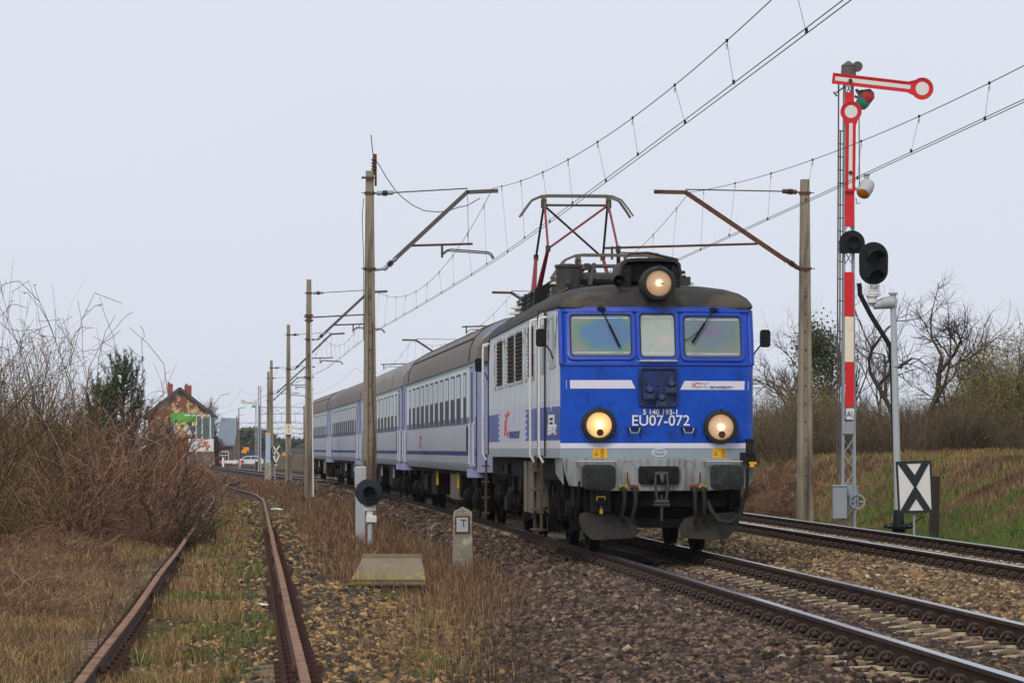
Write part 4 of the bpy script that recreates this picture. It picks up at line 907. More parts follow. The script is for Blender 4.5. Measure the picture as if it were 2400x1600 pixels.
def catenary_pole(label, s, top, kind):
    """s = +1: arm reaches to +x (left-hand poles), -1: mirrored; local origin at rail level on the pole axis"""
    t = empty('catenary_pole', (0, 0, 0), 0, label, 'catenary pole', 'concrete catenary poles along the line')
    b = MB(); rings = [H_ring(0, 0, z, .36-.0205*(z+.9), .40-.021*(z+.9), .055 if z < 5.4 else (.03 if z < 6 else .004)) for z in (-1.0, .5, 2, 3.5, 5.0, 5.4, 5.9, 6.6, top)]
    b.loft(rings, True, True, True); b.build('concrete_post', M['concrete'], t)
    b = MB()
    for i in range(13):
        z = .4+.42*i
        if z < 5.6: b.lathe([(.016, 0), (.016, .02)], (0, -.40/2+.021*(z+.9)/2+.05, z), (0, -1, 0), 8)
    b.build('bolt_hole', M['black'], t)
    for z in (5.66, 7.43):
        b = MB(); w_ = .36-.0205*(z+.9); d = .40-.021*(z+.9); b.ring(rrect(w_+.05, d+.05, .01), rrect(w_+.01, d+.01, .005), lambda a, c: (a, c, z-.03), lambda a, c: (a, c, z+.03)); b.tube([(-s*(w_/2+.1), -d/2-.02, z), (s*(w_/2+.02), -d/2-.02, z)], .012, 6); b.build('clamp', M['rust'], t)
    P_ = lambda x, z, y=-.0: (s*x, y, z)
    if s > 0:
        b = MB(); b.bar(P_(.58, 5.88), P_(2.31, 7.49), .09, .10); b.bar(P_(2.28, 7.47), P_(3.02, 7.51), .09, .09)
        arm = b.build('bracket_arm', M['rust_grey'], t)
        b = MB(); b.tube([P_(.42, 7.44), P_(2.30, 7.56)], .016, 6); b.tube([P_(.1, 7.43), P_(.26, 7.43)], .02, 6); b.tube([P_(2.3, 7.4), P_(2.32, 6.3)], .006, 4); b.build('tie_rod', M['rust'], arm)
        b = MB(); b.tube([P_(.97, 6.21), P_(2.42, 6.26)], .028, 8); b.build('registration_tube', M['rust'], arm)
        b = MB(); b.bar(P_(1.70, 6.24), P_(1.70, 5.93), .05, .05); b.tube([P_(1.72, 6.04), P_(1.82, 6.11), P_(1.9, 6.13), P_(2.78, 6.07), P_(2.86, 6.03), P_(2.93, 5.92)], .018, 6); b.tube([P_(1.72, 6.0), P_(1.84, 6.09), P_(2.78, 6.03), P_(2.84, 5.99), P_(2.90, 5.90)], .016, 6); b.build('steady_arm', M['steel_dark'], arm)
        for p0_, p1_ in ((P_(.26, 7.43), P_(.46, 7.44)), (P_(.40, 5.71), P_(.56, 5.86))): b = MB(); insulator(b, p0_, p1_); b.build('insulator', M['porcelain'], arm)
        b = MB(); caps(b, P_(.16, 7.43), P_(.56, 7.45)); caps(b, P_(.32, 5.64), P_(.64, 5.93)); b.tube([P_(.12, 5.64), P_(.3, 5.66), P_(.36, 5.67)], .035, 7); b.build('insulator_cap', M['galv'], arm)
    else:
        b = MB(); b.bar(P_(.42, 5.84), P_(2.83, 7.44), .09, .10); b.bar(P_(2.80, 7.43), P_(3.56, 7.44), .09, .09)
        arm = b.build('bracket_arm', M['rust'], t)
        b = MB(); b.tube([P_(.45, 7.47), P_(2.82, 7.50)], .016, 6); b.tube([P_(.1, 7.45), P_(.24, 7.46)], .02, 6); b.build('tie_rod', M['rust'], arm)
        b = MB(); b.tube([P_(1.12, 6.24), P_(4.72, 6.12)], .028, 8); b.build('registration_tube', M['rust'], arm)
        b = MB(); b.bar(P_(4.55, 6.16), P_(4.55, 5.85), .05, .05); b.tube([P_(4.52, 5.92), P_(4.4, 6.02), P_(3.5, 6.0), P_(3.42, 5.97), P_(3.38, 5.90)], .018, 6); b.build('steady_arm', M['steel_dark'], arm)
        for p0_, p1_ in ((P_(.24, 7.46), P_(.46, 7.47)), (P_(.22, 5.72), P_(.40, 5.84))): b = MB(); insulator(b, p0_, p1_); b.build('insulator', M['porcelain'], arm)
        b = MB(); caps(b, P_(.18, 7.455), P_(.54, 7.475)); b.tube([P_(.08, 5.62), P_(.2, 5.70)], .035, 7); caps(b, P_(.15, 5.67), P_(.46, 5.88)); b.build('insulator_cap', M['rust'], arm)
    return t
LP = [(75, 859.5+7, 7.95), (123, 724, 7.75), (172, 676, 8.6), (222, 636, 7.9), (252, 629, 7.7)]
labs = ['tall concrete catenary pole over the low dwarf signal, a looped cable at its top',
        'second nearest concrete catenary pole beside the train, with a thin white pipe down its side',
        'concrete catenary pole carrying the small white 6 1 number plate',
        'slender concrete catenary pole with the crossbuck signs at its foot',
        'most distant concrete catenary pole, standing behind the pale blue cabinet']
protoL = catenary_pole(labs[0], 1, 7.95, 0)
polesL = [protoL]+[copy_tree(protoL) for _ in LP[1:]]
for (Y, p, top), o, lb in zip(LP, polesL, labs):
    o.location = ((p-1200)/7500*Y, Y, float(fall(Y))); o['label'] = lb; o.rotation_euler = (0, 0, math.atan(.09))
polesL[2].scale = (1, 1, 1.04)
protoR = catenary_pole('concrete catenary pole between the locomotive and the semaphore mast', -1, 7.75, 0)
protoR.location = (.0915*75, 75, 0); protoR.rotation_euler = (0, 0, math.atan(.09))
for Y, lb in ((123, 'concrete catenary pole mostly hidden behind the locomotive, its arm showing over the first coach'), (172, 'far concrete catenary pole hidden by the train, its arm tip showing over the coach roofs')):
    o = copy_tree(protoR); o['label'] = lb; o.location = (float(xc2(Y))+2.9, Y, float(fall(Y)))
# extras on single poles
p = polesL[0]
b = MB(); insulator(b, (.09, 0, 7.85), (.10, 0, 8.35), .07); b.bar((.14, 0, 7.6), (.14, 0, 8.35), .05, .05); b.bar((-.2, -.16, 7.78), (.16, -.16, 7.78), .04, .05); b.build('arrester', M['rust'], p)
b = MB(); b.tube([(.08, 0, 8.3), (.03, 0, 8.8)], .011, 5)
b.tube([(.14, 0, 8.2), (.22, 0, 8.1), (.36, 0, 7.85), (.60, 0, 7.5), (.75, 0, 7.35), (1.0, 0, 7.16), (1.28, 0, 7.03), (1.6, 0, 7.0), (1.85, 0, 7.03), (2.1, 0, 7.12), (2.3, 0, 7.16), (2.56, -.4, 7.3)], .010, 5)
b.tube([(-.15, -.15, 7.3), (-.18, -.16, 6.9), (-.17, -.16, 6.4), (-.15, -.17, 5.9), (-.15, -.19, 4)], .008, 4); b.build('jumper_cable', M['wire'], p)
b = MB(); b.tube([(.06, -.22, 4.4), (.04, -.22, 3), (.09, -.23, 1.6), (.05, -.235, .6), (.07, -.24, -.6)], .014, 5); b.bar((.13, -.205, 1.0), (.15, -.215, -.6), .035, .02); b.bar((-.13, -.21, 1.2), (-.14, -.215, .2), .03, .02); b.build('rusty_strip', M['rust'], p)
p = polesL[1]
b = MB(); b.tube([(.17, -.25, -.9), (.14, -.22, 2.6), (.07, -.22, 6.3)], .028, 7); b.build('cable_pipe', M['white'], p)
b = MB(); b.box((0, 0, 6.38), (.32, .34, .06)); b.box((0, 0, 6.58), (.32, .34, .06)); b.bar((-.2, -.15, 6.5), (.2, -.15, 6.5), .05, .05); b.box((0, 0, 4.2), (.36, .38, .06)); b.tube([(.1, 0, 6.5), (2.3, 0, 6.62)], .03, 6); b.build('anchor_collar', M['rust'], p)
p = polesL[2]
MB().box((.0, -.25, 2.55), (.40, .03, .53)).build('number_plate', M['cream'], p)
text('6', .17, M['letter_dk'], p, lambda x, z, d: (x, -.268-d, z+2.67), 'plate_number'); text('1', .17, M['letter_dk'], p, lambda x, z, d: (x, -.268-d, z+2.43), 'plate_number')
p = polesL[3]
MB().bar((-.02, -.26, .0), (.0, -.22, .2), .06, .06).build('earth_lug', M['rust'], p)

def parab(y0, y1, za, zm, Y):
    t = (Y-(y0+y1)/2)/((y1-y0)/2); return zm+(za-zm)*t*t
def overhead(label, xf, sup, zc, zsup, zmid, stag, drops):
    t = empty('overhead_line', (0, 60, 0), 0, label, 'overhead line')
    def sg(Y): return float(np.interp(Y, sup, stag))
    def mz(Y):
        for a, b_ in zip(sup, sup[1:]):
            if a <= Y <= b_: return parab(a, b_, zsup, zmid if b_-a > 40 else zmid+.1, Y)+float(fall(Y))
        return zsup
    ys = np.arange(sup[0], sup[-1]+.1, 1.0)
    m = MB(); m.tube([(float(xf(Y))+sg(Y)*.6, Y-60, mz(Y)) for Y in ys], .0068, 5); m.build('messenger_wire', M['wire'], t)
    for o in (-.04, .04):
        m = MB(); m.tube([(float(xf(Y))+sg(Y)+o, Y-60, zc+float(fall(Y))) for Y in ys], .0064, 5); m.build('contact_wire', M['wire'], t)
    k = 0
    for a, b_ in zip(sup, sup[1:]):
        n = int((b_-a)/4.6)
        for i in range(n):
            Y = a+(b_-a)*(i+.5)/n
            if Y < 26 or Y > 185: continue
            o = .03 if i % 2 else -.03
            p = Vector((float(xf(Y))+sg(Y)*.6, Y-60, mz(Y))); q = Vector((float(xf(Y))+sg(Y)+o, Y-60+.5*(i % 2)*0, zc+float(fall(Y))))
            m = MB(); m.tube([p, q], .0028, 4); m.box(p, (.03, .05, .04)); m.box(q+Vector((0, 0, .02)), (.03, .06, .05))
            m.tube([p+Vector((0, 0, -.04)), p+Vector((.012, 0, -.075)), p+Vector((0, 0, -.11)), p+Vector((-.012, 0, -.075)), p+Vector((0, 0, -.04))], .004, 4)
            m.build('dropper', M['wire'], t)
    return t
overhead('double contact wire and its messenger strung above the train', xc, [8, 75, 123, 172, 222, 300, 380], 5.9, 7.55, 6.42, [.30, .26, -.25, .25, -.25, .25, -.2], 1)
overhead('double contact wire and its messenger strung above the empty main track', xc2, [8, 75, 123, 172, 222, 300, 380], 5.95, 7.45, 6.45, [-.2, -.25, .25, -.25, .25, -.25, .2], 1)
# ------------------------------------------------------------------ semaphore and light signals
def local(Y, dx0):
    X0 = (dx0*1.02041-1200)/7500*Y
    def f(dx, dy): return ((dx*1.02041-1200)/7500*Y-X0, EYE+(1052-dy*1.02041)/7500*Y)
    return X0, f
YS = 68.0; X0, q = local(YS, 1950)
sem = empty('semaphore_signal', (X0, YS, 0), 0, 'red and white semaphore signal with raised arm on a lattice mast', 'semaphore')
def rect_from(x0, y0, x1, y1):
    a, z1 = q(x0, y0); b_, z0 = q(x1, y1); return a, b_, z0, z1
# lattice mast
b = MB(); zt = q(1950, 150)[1]; zb = -.4
def wz(z): return .26-.010*(z+.4)
for sx_ in (-1, 1):
    for sy_ in (-1, 1): b.bar((sx_*wz(zb)/2, sy_*.13+.13, zb), (sx_*wz(zt)/2, sy_*.10+.13, zt), .045, .045)
z = zb+.3; k = 1
while z < zt-.4:
    w0, w1 = wz(z)/2, wz(z+.36)/2
    b.bar((-k*w0, 0, z), (k*w1, 0, z+.36), .030, .02); b.bar((k*w0, .26, z), (-k*w1, .26, z+.36), .030, .02); b.bar((-w0, 0, z), (-w0, .26, z+.36), .02, .03); z += .36; k = -k
b.build('lattice_mast', M['galv'], sem)
b = MB(); b.lathe([(.16, 0), (.17, .04), (.15, .3), (.16, .32), (.02, .42)], (0, .1, zt-.32), n=8); b.tube([(.14, .1, zt-.1), (.2, .1, zt+.02)], .02, 5)
b.prism(circ(.11, .19, zt-.02, 14), lambda a, c: (a, .06, c), lambda a, c: (a, .14, c)); b.build('mast_cap', M['rust_grey'], sem)
# front plates
def plate(name, m, x0, y0, x1, y1, yy=-.05):
    a, b_, z0, z1 = rect_from(x0, y0, x1, y1); return MB().box(((a+b_)/2, yy, (z0+z1)/2), (b_-a, .03, z1-z0)).build(name, m, sem, bevel=.004)
plate('mast_board', M['red'], 1940, 213, 1961, 262); plate('mast_board', M['red'], 1940, 440, 1961, 521)
plate('mast_board', M['red'], 1939, 625, 1960, 727); plate('mast_board', M['cream'], 1940, 728, 1960.5, 831); plate('mast_board', M['red'], 1941, 832, 1961, 934)
pl = plate('signal_number_plate', M['white'], 1943, 938, 1961, 963, -.06); plate('cover_plate', M['galv'], 1934, 968, 1962, 996, -.03)
text('A', .13, M['letter_dk'], pl, lambda x, z, d: (q(1949, 951)[0]+x, -.078-d, q(1949, 951)[1]+z), 'plate_letter', sx=.8)
for tx, xx, yy in (('1', 1955, 946), ('2', 1957.5, 956)): text(tx, .065, M['letter_dk'], pl, lambda x, z, d: (q(xx, yy)[0]+x, -.078-d, q(xx, yy)[1]+z), 'plate_letter', sx=.8)
MB().bar((q(1951, 955)[0], -.08, q(1951, 955)[1]), (q(1959, 946)[0], -.08, q(1959, 946)[1]), .008, .004).build('plate_letter', M['letter_dk'], pl)
def arm(name, p_tail, p_disc, hw, rd, yy, pv):
    """signal arm from its tail to the disc, both in photograph points"""
    a = Vector(q(*p_tail)); d = Vector(q(*p_disc)); L = (d-a).length; u = (d-a).normalized(); n = Vector((-u.y, u.x))
    def P(s, t, y): v = a+u*s+n*t; return (v.x, y, v.y)
    rd_ = rd; th0 = math.asin(min(1, hw/rd_)); outl = [(0, -hw), (0, hw)]
    fil = rd_*.45
    outl += [(L-rd_*math.cos(th0)-fil, hw), (L-rd_*math.cos(th0*1.5), rd_*math.sin(th0*1.5))]
    for i in range(1, 24):
        t = math.pi-th0*1.5-(2*math.pi-3*th0)*i/24; outl.append((L+rd_*math.cos(t), rd_*math.sin(t)))
    outl += [(L-rd_*math.cos(th0*1.5), -rd_*math.sin(th0*1.5)), (L-rd_*math.cos(th0)-fil, -hw)]
    b = MB(); b.prism(outl, lambda s, t: P(s, t, yy-.012), lambda s, t: P(s, t, yy+.012))
    rim = outl
    inn = [(s if s > 0 else 0, t) for s, t in outl]
    cx = sum(o[0] for o in outl)/len(outl)
    b.ring(outl, [(.025 if i < 2 else s-(.022 if s > L else 0), t*(1-.024/max(abs(t), .03))) for i, (s, t) in enumerate(outl)], lambda s, t: P(s, t, yy-.03), lambda s, t: P(s, t, yy-.011))
    o = b.build(name, M['red'], sem)
    b = MB(); st_ = .06; e = L-rd_-.02
    b.prism([(st_, -hw*.38), (st_, hw*.38), (e, hw*.36), (e, -hw*.36)], lambda s, t: P(s, t, yy-.018), lambda s, t: P(s, t, yy-.008))
    b.build('white_strip', M['white'], o); b = MB(); b.prism(circ(rd_*.60, 0, 0, 26), lambda s, t: P(L+s, t, yy-.018), lambda s, t: P(L+s, t, yy-.008)); b.build('white_disc', M['white'], o)
    c = Vector(q(*pv)); MB().lathe([(.045, -.05), (.03, -.06), (.02, .2)], (c.x, yy, c.y), (0, 1, 0), 10).build('pivot', M['rust'], o)
    return o
arm('signal_arm', (1910, 182), (2116, 206), .115, .235, -.16, (1951, 188)); arm('signal_arm', (1951.5, 441), (1953.5, 258), .105, .225, -.10, (1952, 398))
# spectacle with two lenses
b = MB(); c1, c2 = q(1993, 220), q(1977, 238)
oct_ = [q(*p_) for p_ in ((1972, 208), (1998, 205), (2007, 214), (2008, 226), (1992, 248), (1985, 253), (1973, 252), (1966, 240))]
b.xz(oct_, -.06, -.03); b.tube([(q(1962, 222)[0], -.05, q(1962, 222)[1]), (c2[0], -.05, c2[1]+.1)], .03, 6); b.tube([(q(1966, 206)[0], -.05, q(1966, 206)[1]), (q(1972, 216)[0], -.05, q(1972, 216)[1])], .035, 6)
sp = b.build('spectacle', M['rust_grey'], sem)
b = MB(); b.lathe([(.125, 0), (.125, .02), (.02, .045)], (c1[0], -.06, c1[1]), (0, -1, 0), 18); b.build('red_lens', M['red_lens'], sp, smooth=40)
b = MB(); b.lathe([(.12, 0), (.12, .02), (.02, .045)], (c2[0], -.06, c2[1]), (0, -1, 0), 18); b.build('green_lens', M['green_lens'], sp, smooth=40)
# lamp housing with amber glass
c = q(1981, 446); e = q(1997, 418)
b = MB(); b.lathe([(.135, 0), (.15, .02), (.165, .22), (.15, .34), (.06, .42)], (c[0], -.08, c[1]), (e[0]-c[0], .25, e[1]-c[1]), 18); b.lathe([(.055, 0), (.055, .08), (.08, .08), (.08, .1)], (q(1992, 410)[0], .1, q(1992, 410)[1]), n=10); b.bar((q(1962, 432)[0], .0, q(1962, 432)[1]), (c[0], .0, c[1]+.04), .06, .05); b.tube([(q(1966, 455)[0], 0, q(1966, 455)[1]), (q(1968, 468)[0], 0, q(1968, 468)[1]), (q(1976, 466)[0], 0, q(1976, 466)[1])], .015, 5)
lm = b.build('signal_lamp', M['grey'], sem, smooth=40)
b = MB(); b.lathe([(.125, 0), (.11, .012), (.01, .025)], (c[0]-.01, -.09, c[1]-.005), (-(e[0]-c[0]), -.25, -(e[1]-c[1])), 16); b.build('amber_lens', M['amber_lens'], lm, smooth=40)
# rods, small bracket, black head, counterweight box, winding wheel
b = MB()
for dx, y0_, y1_ in ((1926, 195, 640), (1924, 640, 1120), (1930, 300, 1080)): a0, a1 = q(dx, y0_), q(dx-2, y1_); b.tube([(a0[0], -.02, a0[1]), (a1[0], -.02, a1[1])], .018, 6)
for yy in (300, 330, 360, 390, 420, 470, 500, 530, 570, 600, 640, 690, 760, 820, 880): a0, a1 = q(1925, yy), q(1944, yy+2); b.bar((a0[0], -.0, a0[1]), (a1[0], .05, a1[1]), .03, .02)
b.tube([(q(1973, 265)[0], .0, q(1973, 265)[1]), (q(1974, 430)[0], 0, q(1974, 430)[1])], .012, 5); b.bar((q(1914, 212)[0], -.05, q(1914, 212)[1]), (q(1922, 222)[0], -.05, q(1922, 222)[1]), .07, .03); b.bar((q(1920, 214)[0], -.05, q(1920, 214)[1]), (q(1940, 200)[0], -.05, q(1940, 200)[1]), .03, .03)
b.build('control_rod', M['rust_grey'], sem)
b = MB(); o1 = [q(1925.5, 583), q(1925.5, 560)]+[(q(1955, 560)[0]+.278*math.cos(R(180-15*i)), q(1955, 560)[1]+.278*math.sin(R(180-15*i))) for i in range(0, 13)]+[q(1985, 583)]
b.xz(o1, -.16, -.13); b.box((q(1952, 560)[0], -.05, q(1952, 560)[1]), (.3, .16, .36)); hd = b.build('black_signal_head', M['black'], sem, bevel=.006)
b = MB(); c = q(1958, 558); b.lathe([(.14, 0), (.14, .12), (.125, .12), (.125, .01), (.0, .0)], (c[0], -.16, c[1]), (0, -1, 0), 18, False); b.build('lens_hood', M['black'], hd, smooth=40)
b = MB(); a, b_, z0, z1 = rect_from(1911, 1115, 1943, 1190); b.box(((a+b_)/2, -.10, (z0+z1)/2), (b_-a, .26, z1-z0)); b.box(((a+b_)/2, -.10, z1), (b_-a+.03, .30, .03)); b.build('counterweight_box', M['galv'], sem, bevel=.01)
b = MB(); c = q(1969, 1151); b.ring(circ(.17, c[0], c[1], 20), circ(.135, c[0], c[1], 20), lambda a, z: (a, -.05, z), lambda a, z: (a, .0, z)); b.box((c[0], -.02, c[1]), (.3, .03, .03)); b.box((c[0], -.02, c[1]), (.03, .03, .3)); b.box((c[0]-.1, .05, c[1]+.1), (.25, .06, .5)); b.build('winding_wheel', M['galv'], sem)

# light signal with hooded lenses on a grey post
YL = 64.6; X0, q = local(YL, 2060)
sg = empty('light_signal', (X0, YL, 0), 0, 'two-lens black light signal on a pale grey post with a T o E plate', 'railway signal')
b = MB(); zt = q(2050, 673)[1]
b.tube([(q(2064, 1190)[0], 0, -.2), (q(2051, 680)[0], 0, zt)], [.075, .062], 14); b.lathe([(.07, 0), (.09, .02), (.09, .05)], (q(2051, 680)[0], 0, zt-.04), n=14); b.tube([(q(2057, 838)[0], 0, q(2057, 838)[1]-.03), (q(2057, 838)[0], 0, q(2057, 838)[1]+.03)], .085, 14)
b.build('post', M['grey'], sg, smooth=40)
b = MB(); b.tube([(q(2050, 694)[0], 0, q(2050, 694)[1]), (q(2030, 696)[0], -.04, q(2030, 696)[1]), (q(2005, 703)[0], -.06, q(2005, 703)[1])], [.13, .12, .07], 12); b.lathe([(.06, 0), (.06, .12)], (q(2000, 704)[0], -.06, q(2000, 704)[1]), n=10); b.tube([(q(2051, 705)[0], 0, q(2051, 705)[1]), (q(2051, 688)[0], 0, q(2051, 688)[1])], .085, 14); b.build('bracket', M['grey'], sg, smooth=40)
c = q(2004, 606); hw = (2038-1971)/2*1.02041/7500*YL; hh = (655-557)/2*1.02041/7500*YL
stad = [(c[0]+hw*math.cos(t), c[1]+(hh-hw)*(1 if math.sin(t) >= 0 else -1)+hw*math.sin(t)) for t in np.linspace(0, 2*math.pi, 37)[:-1]]
b = MB(); b.xz(stad, -.20, -.17); b.box((c[0], -.06, c[1]), (.36, .24, .62)); hd = b.build('signal_head', M['black'], sg, bevel=.006)
for yy in (588, 633):
    e = q(2004, yy); b = MB()
    b.lathe([(.13, 0), (.13, .05), (.11, .05), (.10, .0), (0, -.005)], (e[0]-.02, -.20, e[1]-.03), (0, -1, 0), 18, False)
    rings = []
    for y_, k in ((-.2, 1), (-.5, 1.0)): rings.append([(e[0]+.05*(y_ < -.3)+.155*math.cos(t), y_, e[1]-.02+.135*math.sin(t)*(1 if y_ > -.3 else .8)) for t in np.linspace(R(-8), R(188), 14)])
    b.loft(rings, False); b.loft([[(x_, y_, z_-.012) for x_, y_, z_ in r_] for r_ in rings], False); b.build('lens_hood', M['black'], hd, smooth=60)
b = MB(); e = q(2004.5, 663); b.box((e[0], -.18, e[1]), (.245, .12, .155)); b.box((e[0], -.12, e[1]-.13), (.30, .14, .05)); b.lathe([(.10, 0), (.10, .12), (.13, .12), (.13, .17)], (e[0]-.02, -.08, e[1]-.29), n=12); b.tube([(q(1985, 662)[0], -.1, q(1985, 662)[1]), (q(1985, 672)[0], -.1, q(1985, 672)[1]), (q(1996, 672)[0], -.1, q(1996, 672)[1])], .008, 4); b.tube([(q(2028, 655)[0], -.1, q(2028, 655)[1]), (q(2031, 672)[0], -.1, q(2031, 672)[1]), (q(2014, 672)[0], -.1, q(2014, 672)[1])], .008, 4)
lp = b.build('letter_box', M['white'], sg, bevel=.006)
for tx, dx_, h_ in (('T', -.06, .085), ('o', -.0, .075), ('E', .06, .085)): text(tx, h_, M['letter_dk'], lp, lambda x, z, d: (e[0]+dx_+x, -.243-d, e[1]+z), 'plate_letter', sx=.75)
b = MB(); pts = [q(1974, 650), q(1976, 676), q(2000, 722), q(2046, 795), q(2049, 840), q(2055, 1000), q(2062, 1190)]
b.tube([(x_, .06, z_) for x_, z_ in pts], .05, 9); b.build('cable_duct', M['black'], sg, smooth=50)
b = MB(); fx = q(2064, 1200)[0]; b.lathe([(.13, -.25), (.13, .0), (.30, .03), (.31, .07), (.12, .10), (.10, .36), (.085, .40)], (fx, 0, -.18), n=18)
for i in range(6): b.lathe([(.03, 0), (.03, .05)], (fx+.26*math.cos(i*1.05), .26*math.sin(i*1.05), -.12), n=6)
b.build('base', M['black'], sg, smooth=35)
# board with black cross on white
YW = 61.5; X0, q = local(YW, 2100)
wb = empty('warning_board', (X0, YW, 0), 0, 'square white board with two black chevrons meeting tip to tip', 'railway sign')
c4 = [q(2057, 1060), q(2138.5, 1057), q(2144, 1176), q(2063, 1178)]
b = MB(); b.xz(c4, -.02, .01); bd = b.build('board', M['white'], wb)
def lerp4(u, v): a = Vector(c4[0]).lerp(Vector(c4[1]), u); d = Vector(c4[3]).lerp(Vector(c4[2]), u); return a.lerp(d, v)
def L4(u, v, y): p_ = lerp4(u, v); return (p_.x, y, p_.y)
b = MB(); F0 = lambda u, v: L4(u, v, -.030); F1 = lambda u, v: L4(u, v, -.016)
b.ring([(-.005, -.005), (1.005, -.005), (1.005, 1.005), (-.005, 1.005)], [(.055, .045), (.945, .045), (.945, .955), (.055, .955)], F0, F1)
b.prism([(.06, .046), (.30, .046), (.52, .27), (.72, .046), (.94, .046), (.545, .50), (.48, .50)], F0, F1)
b.prism([(.06, .954), (.30, .954), (.52, .73), (.72, .954), (.94, .954), (.545, .50), (.48, .50)], F0, F1); b.build('chevron', mat('black_board_paint', (24, 34, 38), .2, 6, .5, 0, .02), bd)
b = MB(); b.bar((0, .05, -.6), (0, .05, q(2100, 1180)[1]+.2), .05, .035); b.bar((.1, .05, -.6), (.1, .05, -.25), .16, .04); b.build('post', M['galv'], wb)
# old tie post behind the board, cable drum stub between masts
X, Z = pd(2150, 1150, 63)
b = MB(); b.bar((0, 0, -.5), (.03, 0, q(2150, 1082)[1]+.1), .16, .18); tag(b.build('timber_post', mat('dark_timber', (52, 42, 36), .35, 9, .9, 0, .4), loc=(X-.02, 63.2, -.2), bevel=.02), 'short dark timber post standing behind the chevron board', 'post')
X, Z = pd(1982, 1200, 65)
b = MB(); b.lathe([(.20, -.3), (.20, .02), (.26, .05), (.26, .10), (.22, .14), (.0, .15)], (0, 0, 0), n=18); b.tube([(.2, 0, .06), (.5, -.1, .0), (1.2, -.3, .38)], .016, 6)
tag(b.build('cable_stub', M['black'], loc=(X, 65, -.30), smooth=40), 'low black round cable stub on the grass between the two signal masts', 'cable stub')
# low disc signal
YD = 63.5; X0, q = local(YD, 848)
dw = empty('dwarf_signal', (X0, YD, 0), 0, 'low dwarf signal with a round black disc on a short white post', 'railway signal')
c = q(848, 1130); b = MB(); b.lathe([(.268, 0), (.272, -.015), (.262, -.03), (.12, -.035), (.115, -.02)], (c[0], -.1, c[1]), (0, 1, 0), 34)
ds = b.build('disc', mat('dark_blue_black_enamel', (24, 34, 42), .3, 6, .4, 0, .06, stain=(60, 72, 80), sscale=8, sthr=.66), dw, smooth=35)
b = MB(); b.lathe([(.125, 0), (.13, -.16), (.115, -.16), (.10, .0), (.0, .01)], (c[0]+.02, -.13, c[1]-.0), (0, 1, 0), 20, False); b.lathe([(.115, 0), (.03, .06)], (c[0]+.02, -.10, c[1]), (0, 1, 0), 16); b.build('lens_hood', M['black'], ds, smooth=40)
b = MB(); e = q(850, 1166); b.box((e[0], .0, e[1]), (.25, .14, .12)); b.box((e[0]+.0, .0, e[1]-.12), (.13, .1, .14)); b.box((e[0]+.03, -.02, e[1]-.22), (.22, .14, .14)); b.box((c[0], .0, c[1]), (.2, .2, .22)); b.build('signal_case', M['white'], dw, bevel=.02)
b = MB(); b.tube([(q(851, 1185)[0], 0, q(851, 1185)[1]), (q(850, 1235)[0], 0, -.8)], .055, 12); b.build('post', M['grey'], dw, smooth=40)
X, Z0 = pd(826, 1190, 66); _, Z1 = pd(826, 1070, 66)
b = MB(); b.box((0, 0, (Z1-.55)/2), (.20, .22, Z1+.55)); b.box((0, 0, Z1-.42), (.24, .26, .03)); b.box((0, 0, Z1-.2), (.235, .25, .36))
tag(b.build('relay_cabinet', M['grey'], loc=(X+.02, 66, 0), bevel=.012), 'narrow pale grey relay cabinet between the dwarf signal and the nearest pole', 'cabinet')
# stone post with the T plate, cable vault
YT = 48.7; X0, q = local(YT, 1063)
tp = empty('marker_post', (X0, YT, 0), 0, 'grey concrete marker post bearing a small plate with a T', 'marker post')
b = MB(); rings = []
for z, w_ in ((-.75, .325), (q(0, 1290)[1], .315), (q(0, 1175)[1], .285)): rings.append([(-w_/2, -.09, z), (w_/2, -.09, z), (w_/2, .12, z), (-w_/2, .12, z)])
zt = q(0, 1163)[1]; b.loft(rings, True, True, True); w_ = .2855
b.prism([(-w_/2, q(0, 1175)[1]-.002), (w_/2, q(0, 1175)[1]-.002), (.0, zt)], lambda a, z: (a, -.09, z), lambda a, z: (a, .12, z))
b.build('concrete_post', M['concrete_pale'], tp, bevel=.012)
e = q(1062, 1204); b = MB(); b.box((e[0], -.088, e[1]), (.225, .03, .265)); rp = b.build('rusty_frame', M['rust'], tp)
b = MB(); b.box((e[0], -.102, e[1]+.0), (.175, .02, .215)); gp = b.build('letter_plate', M['grey'], tp)
text('T', .115, mat('grey_letter', (72, 76, 76), .1, 9, .6), gp, lambda x, z, d: (e[0]+.02+x, -.114-d, e[1]+.02+z), 'plate_letter')
YV = 42.6; X0, q = local(YV, 897)
cv = empty('cable_vault', (X0, YV, 0), R(-3), 'low concrete cable vault with a mossy sloping lid', 'cable vault')
zt, zb = q(0, 1273)[1], q(0, 1330)[1]
b = MB(); rings = []
for y, zz, w_ in ((-.32, zb-.02, .985), (-.33, zb+.015, .99), (.22, zt-.055, .80), (.23, zt-.05, .79)): rings.append([(-w_/2, y, zz-.05), (w_/2, y, zz-.05), (w_/2, y, zz), (-w_/2, y, zz)])
b.loft(rings, True, True, True); b.box((0.0, .29, zt-.03), (.80, .12, .05)); b.box((0, .25, zt-.085), (.8, .1, .03))
t = NT('mossy_lid'); v = t.obj(); x, y, z = t.xyz(v); n = t.noise(v, 7, 6, .7)
base = t.mix(t.noise(v, 4, 5), lin((104, 94, 76)), lin((140, 127, 106))); f = t.math('SUBTRACT', t.math('ADD', t.math('MULTIPLY', n, .9), t.math('MULTIPLY', t.math('PINGPONG', t.math('ADD', y, .06), .3), -.0)), .0)
lo = t.math('LESS_THAN', y, -.14); f = t.math('ADD', n, t.math('MULTIPLY', lo, .09)); col = t.mix(t.ramp(f, [(.60, (0, 0, 0)), (.68, (1, 1, 1))]), base, lin((150, 130, 46)))
